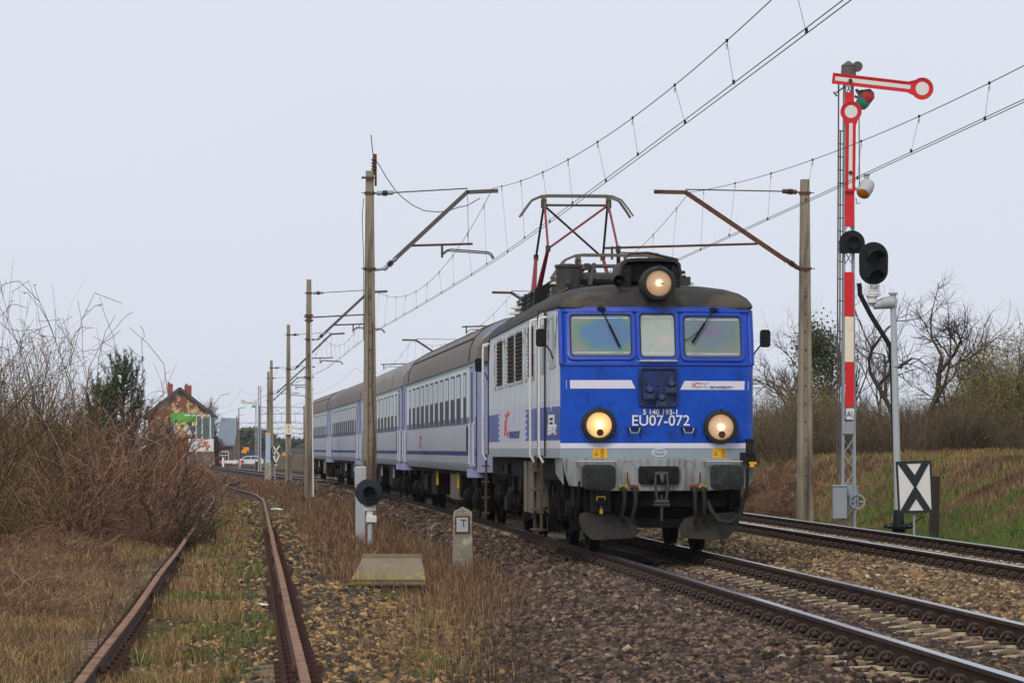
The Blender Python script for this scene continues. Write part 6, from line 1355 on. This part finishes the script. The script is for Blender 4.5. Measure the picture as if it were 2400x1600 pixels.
# bramble thicket by the siding
def bramble_mesh(n, h, rad, r=.0085):
    segs = []
    for i in range(n):
        a = prng.uniform(0, 6.28); q = rad*math.sqrt(prng.random())*.75; p = V3(q*math.cos(a), q*math.sin(a), 0); L = h*prng.uniform(.8, 2.0); b_ = a+prng.uniform(-2.2, 2.2); d = V3(math.cos(b_)*.45, math.sin(b_)*.45, 1); d /= np.linalg.norm(d); k = 8; tn = min(1, max(0, prng.gauss(.5, .24))); rr = r*prng.uniform(.6, 1.4); g_ = prng.uniform(.12, .42)
        for j in range(k):
            d = d+nrg.normal(0, .16, 3)+V3(0, 0, -g_); d /= np.linalg.norm(d); e = p+d*L/k
            if e[2] < .03: d[2] = abs(d[2])*.3; e = p+d*L/k
            if math.hypot(e[0], e[1]) > rad*1.2: break
            segs.append((p, e, rr*(1-j/k*.6), rr*(1-(j+1)/k*.6), tn))
            for _ in range(prng.choice([0, 1, 1])):
                sd = d+nrg.normal(0, .7, 3); sd /= np.linalg.norm(sd); s0 = e; l2 = prng.uniform(.12, .5)
                for m_ in range(3): s1 = s0+sd*l2/3; segs.append((s0, s1, rr*.5, rr*.35, min(1, tn+.1))); s0 = s1; sd = sd+nrg.normal(0, .35, 3)+V3(0, 0, -.12); sd /= np.linalg.norm(sd)
            p = e
    so = seg_obj('canes', segs, M['cane']); sm = so.data; bpy.data.objects.remove(so); return sm, None
bk = [bramble_mesh(270, 1.7, 1.0) for _ in range(5)]
M['cane_olive'] = tinted('olive_thorn_twigs', [(0, (46, 38, 28)), (.35, (86, 68, 46)), (.7, (126, 104, 70)), (1, (158, 136, 92))], .85)
def thorn_mesh():
    sm, _ = bramble_mesh(260, 1.6, 1.0, .0075); sm.materials.clear(); sm.materials.append(M['cane_olive']); V = np.zeros(len(sm.vertices)*3, np.float32); sm.vertices.foreach_get('co', V); V = V.reshape(-1, 3)
    lo = leaf_cloud('foliage', V[nrg.integers(0, len(V), 900)].astype(float)+nrg.normal(0, .03, (900, 3)), nrg.uniform(.02, .045, 900), M['bud']); lm = lo.data; bpy.data.objects.remove(lo); return sm, lm
tk = [thorn_mesh() for _ in range(3)]
def topz(dx, Y): return EYE+(1052-np.interp(dx, [-40, 0, 60, 120, 200, 280, 340, 400, 440, 480], [800, 815, 830, 850, 870, 930, 960, 1000, 1060, 1120])*1.02041)/7500*Y
cnt = 0
for Y in (57.5, 60, 63.5, 68, 74, 82, 92):
    x0, x1 = P2(-60, Y), P2(452 if Y < 70 else 440, Y); n = max(3, int((x1-x0)/.95))
    for i in range(n+1):
        X = x0+(x1-x0)*i/n+prng.uniform(-.25, .25); dx = (X/Y*7500+1200)/1.02041; lowf = {57.5: .52, 60: .72, 63.5: .9}.get(Y, 1.0)
        H = (float(topz(dx, Y))-float(gz(X, Y)))*lowf*prng.uniform(.85, 1.05)
        if H < .5 or X > float(xc3(Y))-1.3-.35*max(0, H/1.75-.5) or X+.9*H/1.75 > P2(470, Y): continue
        s_ = H/1.75
        if dx < 165 and prng.random() < .75: place(tk[cnt % 3], X, Y+prng.uniform(-.8, .8), max(.55, min(1.5, s_)), 'thorn_bush', 'olive brown thorny bush with tiny buds at the outer end of the thicket', 'shrub', 'thorn bushes beside the siding', s_/max(.55, min(1.5, s_))); cnt += 1; continue
        place(bk[cnt % 5], X, Y+prng.uniform(-.8, .8), max(.55, min(1.5, s_)), 'bramble_bush', 'tangled reddish brown bramble bush in the thicket beside the rusty siding', 'shrub', 'bramble bushes beside the siding', s_/max(.55, min(1.5, s_))); cnt += 1
for i in range(26):    # sprawling runners in front of the thicket
    Y = prng.uniform(33, 56); xr = float(xc3(Y))-1.5; xl = P2(-40, Y)
    if xl > xr-.3: continue
    X = xl+(xr-xl)*prng.random()**1.6; s_ = prng.uniform(.35, .6); place(bk[i % 5], X, Y, s_*1.3, 'bramble_runner', 'low sprawling bramble runner on the grass in front of the thicket', 'shrub', 'bramble runners on the verge', prng.uniform(.22, .4)*np.interp(Y, [33, 56], [.55, 1.15])); cnt += 1
for i in range(13):
    Y = prng.uniform(84, 98); X = P2(prng.uniform(1742, 1850), Y); place(bk[i % 5], X, Y, prng.uniform(.6, .9), 'bramble_clump', 'low dark bramble clump on the slope beside the locomotive', 'shrub', 'bramble clumps on the slope', prng.uniform(.3, .5))
def bare_shrub(lb, dx, Y, H, kids, stems, lean=(0, 0), m=None, name='bare_shrub', spread=.6): return tree(name, lb, P2(dx, Y), Y, H, 4, kids, spread, .04, .13, .035, M['cane_dark'], m or M['cane_dark'], lean, 'leafless shrubs rising from the thicket', stems, .55, .4, .62)
bare_shrub('tall leafless shrub whose twigs reach highest at the picture edge', -45, 58, 5.2, [3, 4, 3, 2], 1, (.10, 0), spread=.45)
bare_shrub('leafless shrub with a forked upright leader over the thicket', 105, 64, 3.3, [3, 4, 3, 2], 1, spread=.5)
bare_shrub('leafless shrub with two thin upright shoots between forked leader and pine', 190, 66, 2.9, [3, 4, 3, 2], 1, spread=.5)
bare_shrub('leafless shrub with dense dark twigs standing nearest the picture edge', 30, 61, 3.2, [3, 4, 4, 3], 2, spread=.5)
bare_shrub('dark bare branches leaning out of the thicket over the rusty rail', 388, 57, 1.7, [4, 4, 3, 3], 6, (.45, -.1), spread=.7)
bare_shrub('dark low branches lying across the siding at the thicket end', 404, 55.5, 1.0, [4, 4, 3, 3], 6, (.8, -.1), spread=.8)
place(bk[2], px(640, 0, 51)[0], 51, .42, 'twig_tangle', 'small tangle of reddish twigs caught on the rusty rail', 'twigs', None, .22)
def sapling(lb, base, top, Y):
    X0, X1 = P2(base[0], Y), P2(top[0], Y); h = (base[1]-top[1])*1.02041/7500*Y; t = empty('bare_sapling', (X0, Y, float(gz(X0, Y))-.03), 0, lb, 'sapling'); segs = []; p = V3(0, 0, 0); n = 9
    for i in range(n):
        f = (i+1)/n; q = V3((X1-X0)*f**1.4+prng.uniform(-.012, .012), prng.uniform(-.03, .03), h*f); segs.append((p, q, .006*(1-.7*i/n), .006*(1-.7*(i+1)/n), .5)); 
        if i > 1:
            sd = nrg.normal(0, .06, 3)*[1, .6, .4]+V3(0, 0, .05); segs.append((q, q+sd, .003, .0015, .6))
        p = q
    seg_obj('stem', segs, M['cane_dark'], t, 4)
sapling('thin bare sapling bent over the verge beside the rusty rail', (222, 1490), (280, 1272), 27.9); sapling('short bare sapling standing between the rusty rails', (505, 1372), (566, 1170), 37.7)
sapling('thin bare sapling growing out of the ochre gravel', (806, 1500), (764, 1360), 27.5)
def scrap(lb, x, y, Y, s):
    X = (x*1.02041-1200)/7500*Y; n = 9; ang = np.linspace(0, 6.28, n+1)[:-1]; b = MB()
    r_ = [prng.uniform(.6, 1.2)*s for _ in ang]; b.xy([(r_[i]*math.cos(a)*1.6, r_[i]*math.sin(a)) for i, a in enumerate(ang)], 0, .012); o = b.build('paper_scrap', M['white'], loc=(X, Y, float(gz(X, Y))+.04)); o.rotation_euler = (.25, .12, .4); tag(o, lb, 'litter')
scrap('crumpled white scrap lying by the bend of the rusty siding', 637, 1160, 92, .16); scrap('tiny white scrap between the siding rails near the bend', 571, 1171, 88, .07); scrap('white scrap beside the near rusty rail in the gravel', 608, 1406, 35, .035)
# pine
def pine(lb, dx, Y, H, wd):
    X = P2(dx, Y); t = empty('pine_tree', (X, Y, float(gz(X, Y))-.1), 0, lb, 'tree'); out = []; nd = []; tn = []
    out.append((V3(0, 0, 0), V3(0, 0, H*.95), .09, .02, .4)); tips = []
    for k in range(13):
        z = H*(.2+.78*k/12); L = wd*(1.05-.8*(k/12)**1.2); nb = 6
        for j in range(nb):
            a = 6.28*j/nb+k*.7+prng.uniform(-.3, .3); p = V3(0, 0, z); e = p+V3(math.cos(a)*L*prng.uniform(.6, 1.15), math.sin(a)*L*prng.uniform(.6, 1.15), L*prng.uniform(.2, .6)); out.append((p, e, .022, .01, .4)); tips.append((p, e))
    for p, e in tips:
        for f in (.45, .75, 1.0):
            c = p+(e-p)*f; u = (e-p)*.35+V3(nrg.normal(0, .12), nrg.normal(0, .12), .55); u /= np.linalg.norm(u); l2 = prng.uniform(.26, .42)*(1 if f < 1 else 1.3)
            for _ in range(42):
                s = prng.random(); b0 = c+u*l2*s; w_ = nrg.normal(size=3); w_ -= u*w_.dot(u); w_ /= np.linalg.norm(w_); ln = prng.uniform(.05, .085); out_ = b0+w_*ln*.75+u*ln*.8; nd.append((b0, out_, .006, .0025, min(1, .15+.6*s+prng.uniform(-.1, .25))))
    c = V3(0, 0, H*.95)
    for _ in range(160):
        s = prng.random(); b0 = c+V3(0, 0, .5*s-.1); w_ = nrg.normal(size=3); w_[2] = 0; w_ /= np.linalg.norm(w_); nd.append((b0, b0+w_*.06+V3(0, 0, .06), .005, .002, .3+.6*s))
    seg_obj('trunk', out, M['bark_olive'], t, 5); seg_obj('crown', nd, M['needle'], t, 3)
pine('young dark green pine rising behind the bramble thicket', 283, 72, 3.5, 1.05); pine('smaller pine half hidden in the thicket beside the taller pine', 236, 76, 3.0, .95)
# trees at the station and the far wood
def far_tree(name, lb, u, Y, vtop, kids, spread, r0, stems=1, m=None):
    X, Z = at5(u, vtop, Y); H = Z-float(gz(X, Y)); return tree(name, lb, X, Y, H*1.0, 4, kids, spread, .05, .14, r0, m or M['bark'], m or M['twig'], (0, 0), 'bare trees near the station', stems, .40, .35)
far_tree('bare_tree', 'tall bare tree with a thick trunk beside the brick house roof', 480, 436, 480, [6, 6, 6, 5], .75, .45)
far_tree('bare_tree', 'dense bare tree rising just behind the brick house', 310, 455, 260, [6, 6, 6, 5], .6, .35)
far_tree('bare_tree', 'second dense bare tree behind the brick house ridge', 390, 460, 320, [6, 6, 6, 5], .6, .35)
far_tree('bare_tree', 'thin bare tree beyond the pine, left of the brick house chimneys', -30, 300, 330, [5, 5, 5, 4], .6, .15)
def wood(name, lb, u0, u1, Y, vf, n, size):
    C = []; 
    for i in range(n):
        u = prng.uniform(u0, u1); v0 = vf(u); v = v0+(1110-v0)*prng.random()**1.0; X, Z = at5(u, v+prng.uniform(-6, 6), Y); C.append((X+prng.uniform(-3, 3), Y+prng.uniform(0, 30), Z))
    o = leaf_cloud(name, np.array(C), nrg.uniform(.7, 1.4, n)*size, M['mistle']); return tag(o, lb, 'wood', kind='stuff')
wood('far_wood', 'hazy blue-green wood beyond the level crossing', 560, 900, 640, lambda u: np.interp(u, [560, 640, 690, 730, 790, 840, 870, 900], [900, 860, 815, 820, 840, 880, 930, 960])+14*math.sin(u*.09), 9000, 1.5)
wood('far_wood', 'hazy low wood behind the gantries', 880, 1500, 700, lambda u: np.interp(u, [880, 1000, 1100, 1200, 1300, 1500], [970, 940, 930, 925, 945, 960])+10*math.sin(u*.07), 9000, 1.7)
def band_wood(name, lb, d0, d1, Y, top, n, size):
    C = []
    for i in range(n): dx = prng.uniform(d0, d1); X = P2(dx, Y); z1 = top(dx); z0 = EYE-1; C.append((X, Y+prng.uniform(0, 12), z0+(EYE+(1052-z1*1.02041)/7500*Y-z0)*prng.random()))
    return tag(leaf_cloud(name, np.array(C), nrg.uniform(.6, 1.4, n)*size, M['mistle']), lb, 'wood', kind='stuff')
band_wood('far_wood', 'dark evergreen wood seen through the trees on the bank', 2150, 2420, 330, lambda d: np.interp(d, [2150, 2230, 2290, 2330, 2420], [950, 915, 890, 880, 900])+6*math.sin(d*.2), 5000, 1.0)

# ------------------------------------------------------------------ grass and dry stalks
M['dry'] = tinted('dry_grass', [(0, (64, 47, 33)), (.3, (110, 83, 56)), (.62, (152, 121, 82)), (.88, (186, 156, 110)), (1, (206, 184, 142))], .8)
M['red_weed'] = tinted('dry_reddish_weeds', [(0, (56, 42, 33)), (.35, (98, 72, 54)), (.7, (138, 106, 80)), (1, (186, 156, 120))], .85)
M['green'] = tinted('green_grass', [(0, (52, 64, 28)), (.5, (82, 98, 42)), (1, (122, 132, 66))], .7)
M['slope'] = tinted('slope_grass', [(0, (84, 62, 46)), (.25, (122, 92, 68)), (.5, (156, 124, 90)), (.66, (130, 118, 68)), (.85, (98, 116, 52)), (1, (84, 112, 44))], .85)
M['stalk'] = tinted('dark_dead_stalks', [(0, (48, 40, 34)), (.5, (78, 64, 54)), (1, (112, 94, 78))], .9)
def blades(name, X, Y, h, wd, m, tint, lean=.45, label='', cat='grass'):
    n = len(X); Z = gz(X, Y)-.01; a = nrg.uniform(0, 6.28, n); l = np.abs(nrg.normal(0, lean, n)); dx, dy = np.cos(a)*l, np.sin(a)*l
    w_ = wd*nrg.uniform(.7, 1.3, n)/2; b = nrg.uniform(0, 3.14, n); wx, wy = np.cos(b)*w_, np.sin(b)*w_*.5
    P0 = np.stack([X, Y, Z], -1); P1 = P0+np.stack([dx*h*.4, dy*h*.4, h*.6], -1); P2_ = P0+np.stack([dx*h*1.1, dy*h*1.1, h*(1-.35*np.minimum(l, 1.2))], -1); W_ = np.stack([wx, wy, 0*wx], -1)
    V = np.stack([P0-W_, P0+W_, P1+W_*.75, P1-W_*.75, P2_+W_*.2, P2_-W_*.2], 1).reshape(-1, 3); F = (np.array([(0, 1, 2, 3), (3, 2, 4, 5)])[None]+6*np.arange(n)[:, None, None]).reshape(-1, 4)
    return tag(mesh_np(name, V, F, m, np.repeat(np.clip(tint, 0, 1), 6)), label, cat, kind='stuff')
_grid = np.random.default_rng(99).uniform(0, 1, (64, 64))
def _vn(a, b):
    i, j = np.floor(a).astype(int), np.floor(b).astype(int); u, v = a-i, b-j; u, v = u*u*(3-2*u), v*v*(3-2*v); g = lambda p, q: _grid[p % 64, q % 64]
    return (g(i, j)*(1-u)+g(i+1, j)*u)*(1-v)+(g(i, j+1)*(1-u)+g(i+1, j+1)*u)*v
def fld(X, Y, s=1.0, k=0):
    X, Y = np.asarray(X, float), np.asarray(Y, float); c, d = .83, .56; a, b = (c*X-d*Y)*s*.9+k*7.3, (d*X+c*Y)*s*.62+k*3.1
    return np.clip(.5+1.15*((_vn(a, b)-.5)*.62+(_vn(a*2.3+9, b*2.3+5)-.5)*.38), 0, 1)
def cloud(y0, y1, f0, f1, n, base='t1'):
    Xb, Y, U = scatter(f0, f1, y0, y1, n, base); return Xb, Y, U
def wY(Y, w0=.005): return w0*np.maximum(1, Y/30)
# left verge: tan grass with green shoots
X, Y, U = cloud(19, 62, -5.5, -.95, 170000, 't3'); k = nrg.uniform(0, 1, len(X)) < np.clip(.25+.9*fld(X, Y, 1.2), .15, 1)*np.clip((-U-.9)/.35, .12, 1); X, Y, U = X[k], Y[k], U[k]
blades('dry_grass', X, Y, nrg.uniform(.04, .22, len(X))*(.35+1.1*fld(X, Y, 1.3, 1)), wY(Y, .004), M['dry'], nrg.beta(1.2, 1.3, len(X))*.95+.5*fld(X, Y, .8, 2)-.28, 1.15, 'tan dry grass between the thicket and the siding')
X, Y, U = cloud(19, 75, -4.5, -.8, 26000, 't3'); k = fld(X, Y, 1.6, 4) > .72; X, Y = X[k], Y[k]; g1 = (X, Y)
X, Y, U = cloud(19, 110, -.62, .62, 26000, 't3'); k = (fld(X, Y, 1.5, 7)*1.1-.25*np.abs(U+.3) > .58); X, Y = X[k], Y[k]; g2 = (X, Y)
X, Y, U = cloud(40, 130, -4, 3, 26000, 't3'); k = (fld(X, Y, .9, 9) > .7); X, Y = X[k], Y[k]; g3 = (X, Y)
tc = [(float(xc3(y))+o, y) for o, y in ((-.35, 22.6), (.25, 25.6), (.35, 27.6), (-.5, 24), (-1.9, 25), (-2.4, 30))]+[(float(xc(y))+o, y) for o, y in ((-4.1, 27.4), (-3.95, 26.8), (-3.75, 34.5), (-3.6, 36), (-3.3, 41), (-2.5, 55), (-2.4, 57), (-4.3, 25.3), (-3.9, 40))]
tx = np.concatenate([nrg.normal(x, .09, 130) for x, y in tc]); ty = np.concatenate([nrg.normal(y, .22, 130) for x, y in tc])
X = np.concatenate([g1[0], g2[0], g3[0], tx]); Y = np.concatenate([g1[1], g2[1], g3[1], ty]); blades('green_grass', X, Y, nrg.uniform(.05, .17, len(X)), wY(Y, .006), M['green'], nrg.uniform(0, 1, len(X)), .55, 'fresh green grass shoots between the siding rails and verge')
X, Y, U = cloud(19, 110, -.66, .3, 30000, 't3'); k = (fld(X, Y, 1.2, 5)-.3*np.abs(U+.25) > .42); X, Y = X[k], Y[k]; blades('dry_grass', X, Y, nrg.uniform(.05, .22, len(X)), wY(Y), M['dry'], nrg.beta(2, 2, len(X)), .6, 'straw coloured grass growing between the rusty rails')
# weeds in the ditch between the siding and the main track
X, Y, U = cloud(27, 130, -4.75, -2.15, 110000); k = nrg.uniform(0, 1, len(X)) < np.clip(1.25-np.abs(U+3.35)/1.25, 0, 1)*np.clip(.2+1.1*fld(X, Y, 1.1, 3), .1, 1)*np.clip((Y-33)/12, 0, 1); k &= ~((np.abs(U+4.2) < .9) & (Y < 42)) & ((X-xc3(Y) > 1.25) | (Y < 60)); X, Y = X[k], Y[k]
blades('dry_weeds', X, Y, nrg.uniform(.06, .40, len(X))*(.35+.95*fld(X, Y, 1.1, 6)), wY(Y, .0042), M['red_weed'], nrg.beta(1.2, 1.4, len(X)), .75, 'reddish brown dry weeds in the ditch along the main track', 'weeds')
X, Y, U = cloud(21, 50, -5.2, -1.9, 34000); k = nrg.uniform(0, 1, len(X)) < np.clip(1.1-np.abs(U-edge(Y)+.7)/.7, 0, 1)*np.clip(-.1+1.2*fld(X, Y, 1.3, 1), 0, 1)*np.clip((Y-24)/6, .04, 1); X, Y = X[k], Y[k]
blades('dry_grass', X, Y, nrg.uniform(.05, .33, len(X)), wY(Y, .0045), M['dry'], nrg.beta(1.6, 1.6, len(X))*.95, .6, 'pale dry grass around the cable vault and marker post')
X, Y, U = cloud(19.5, 55, -4.6, -1.6, 12000); k = nrg.uniform(0, 1, len(X)) < np.clip(1-np.abs(U-edge(Y)+.15)/.55, 0, 1)*np.clip(fld(X, Y, 1.5, 8)*1.3-.2, 0, 1); X, Y = X[k], Y[k]
blades('dead_stalks', X, Y, nrg.uniform(.15, .45, len(X)), wY(Y, .005), M['stalk'], nrg.uniform(0, 1, len(X)), .28, 'thin dark dead stalks on the edge of the brown ballast', 'weeds')
X, Y, U = cloud(19, 25.5, -4.9, -3.3, 26000); k = (fld(X, Y, 2.2, 2) > .40) & (np.abs(U-edge(Y)+.1) < .6); X, Y = X[k], Y[k]
blades('moss', X, Y, nrg.uniform(.015, .04, len(X)), .016, tinted('yellow_moss', [(0, (120, 116, 18)), (1, (190, 178, 36))]), nrg.uniform(0, 1, len(X)), .9, 'yellow-green moss patch beside the brown ballast', 'moss')
# far flat and the grass slope
X, Y, U = cloud(100, 330, -14, -2.0, 52000); _d = np.abs(np.abs(X-xc3(Y))-.75); k = (_d > .5) | (Y > 165); X, Y = X[k], Y[k]; blades('dry_weeds', X, Y, nrg.uniform(.10, .40, len(X))*np.where((np.abs(X-xc3(Y)) < 4) & (Y < 170), .35, 1), wY(Y, .006), M['red_weed'], nrg.beta(2, 2, len(X))*.9, .4, 'brown weeds covering the flat towards the level crossing', 'weeds')
X, Y, U = cloud(54, 125, 6.9, 19, 120000); k = X > .068*Y-.6; X, Y = X[k], Y[k]; gt = fld(X, Y, .55, 3)*.7+fld(X, Y, 1.3, 5)*.3
blades('slope_grass', X, Y, nrg.uniform(.06, .24, len(X)), wY(Y, .0075), M['slope'], np.clip(nrg.beta(1.7, 1.7, len(X))*.62+(gt-.40+.16*np.clip((10.2-(X-xc(Y)))/2.5, -.4, 1)*np.clip((X/Y-.085)/.03, -.6, 1))*2.2*(nrg.uniform(0, 1, len(X)) < .85), 0, 1), .5, 'brown and green grass on the slope behind the signals')
# ------------------------------------------------------------------ haze over the plain
def haze():
    b = MB(); b.box((0, 760, 14.5), (1900, 1620, 33)); o = b.build('haze', [])
    m_ = bpy.data.materials.new('haze_air'); m_.use_nodes = True; t_ = m_.node_tree; t_.nodes.clear()
    v = t_.nodes.new('ShaderNodeVolumePrincipled'); v.inputs['Color'].default_value = (.90, .95, 1, 1); v.inputs['Density'].default_value = HAZE; v.inputs['Anisotropy'].default_value = .2
    q = t_.nodes.new('ShaderNodeOutputMaterial'); t_.links.new(v.outputs[0], q.inputs['Volume']); o.data.materials.append(m_)
    tag(o, 'thin pale haze in the air over the railway', 'haze', kind='stuff')
HAZE = .00013
if HAZE: haze()
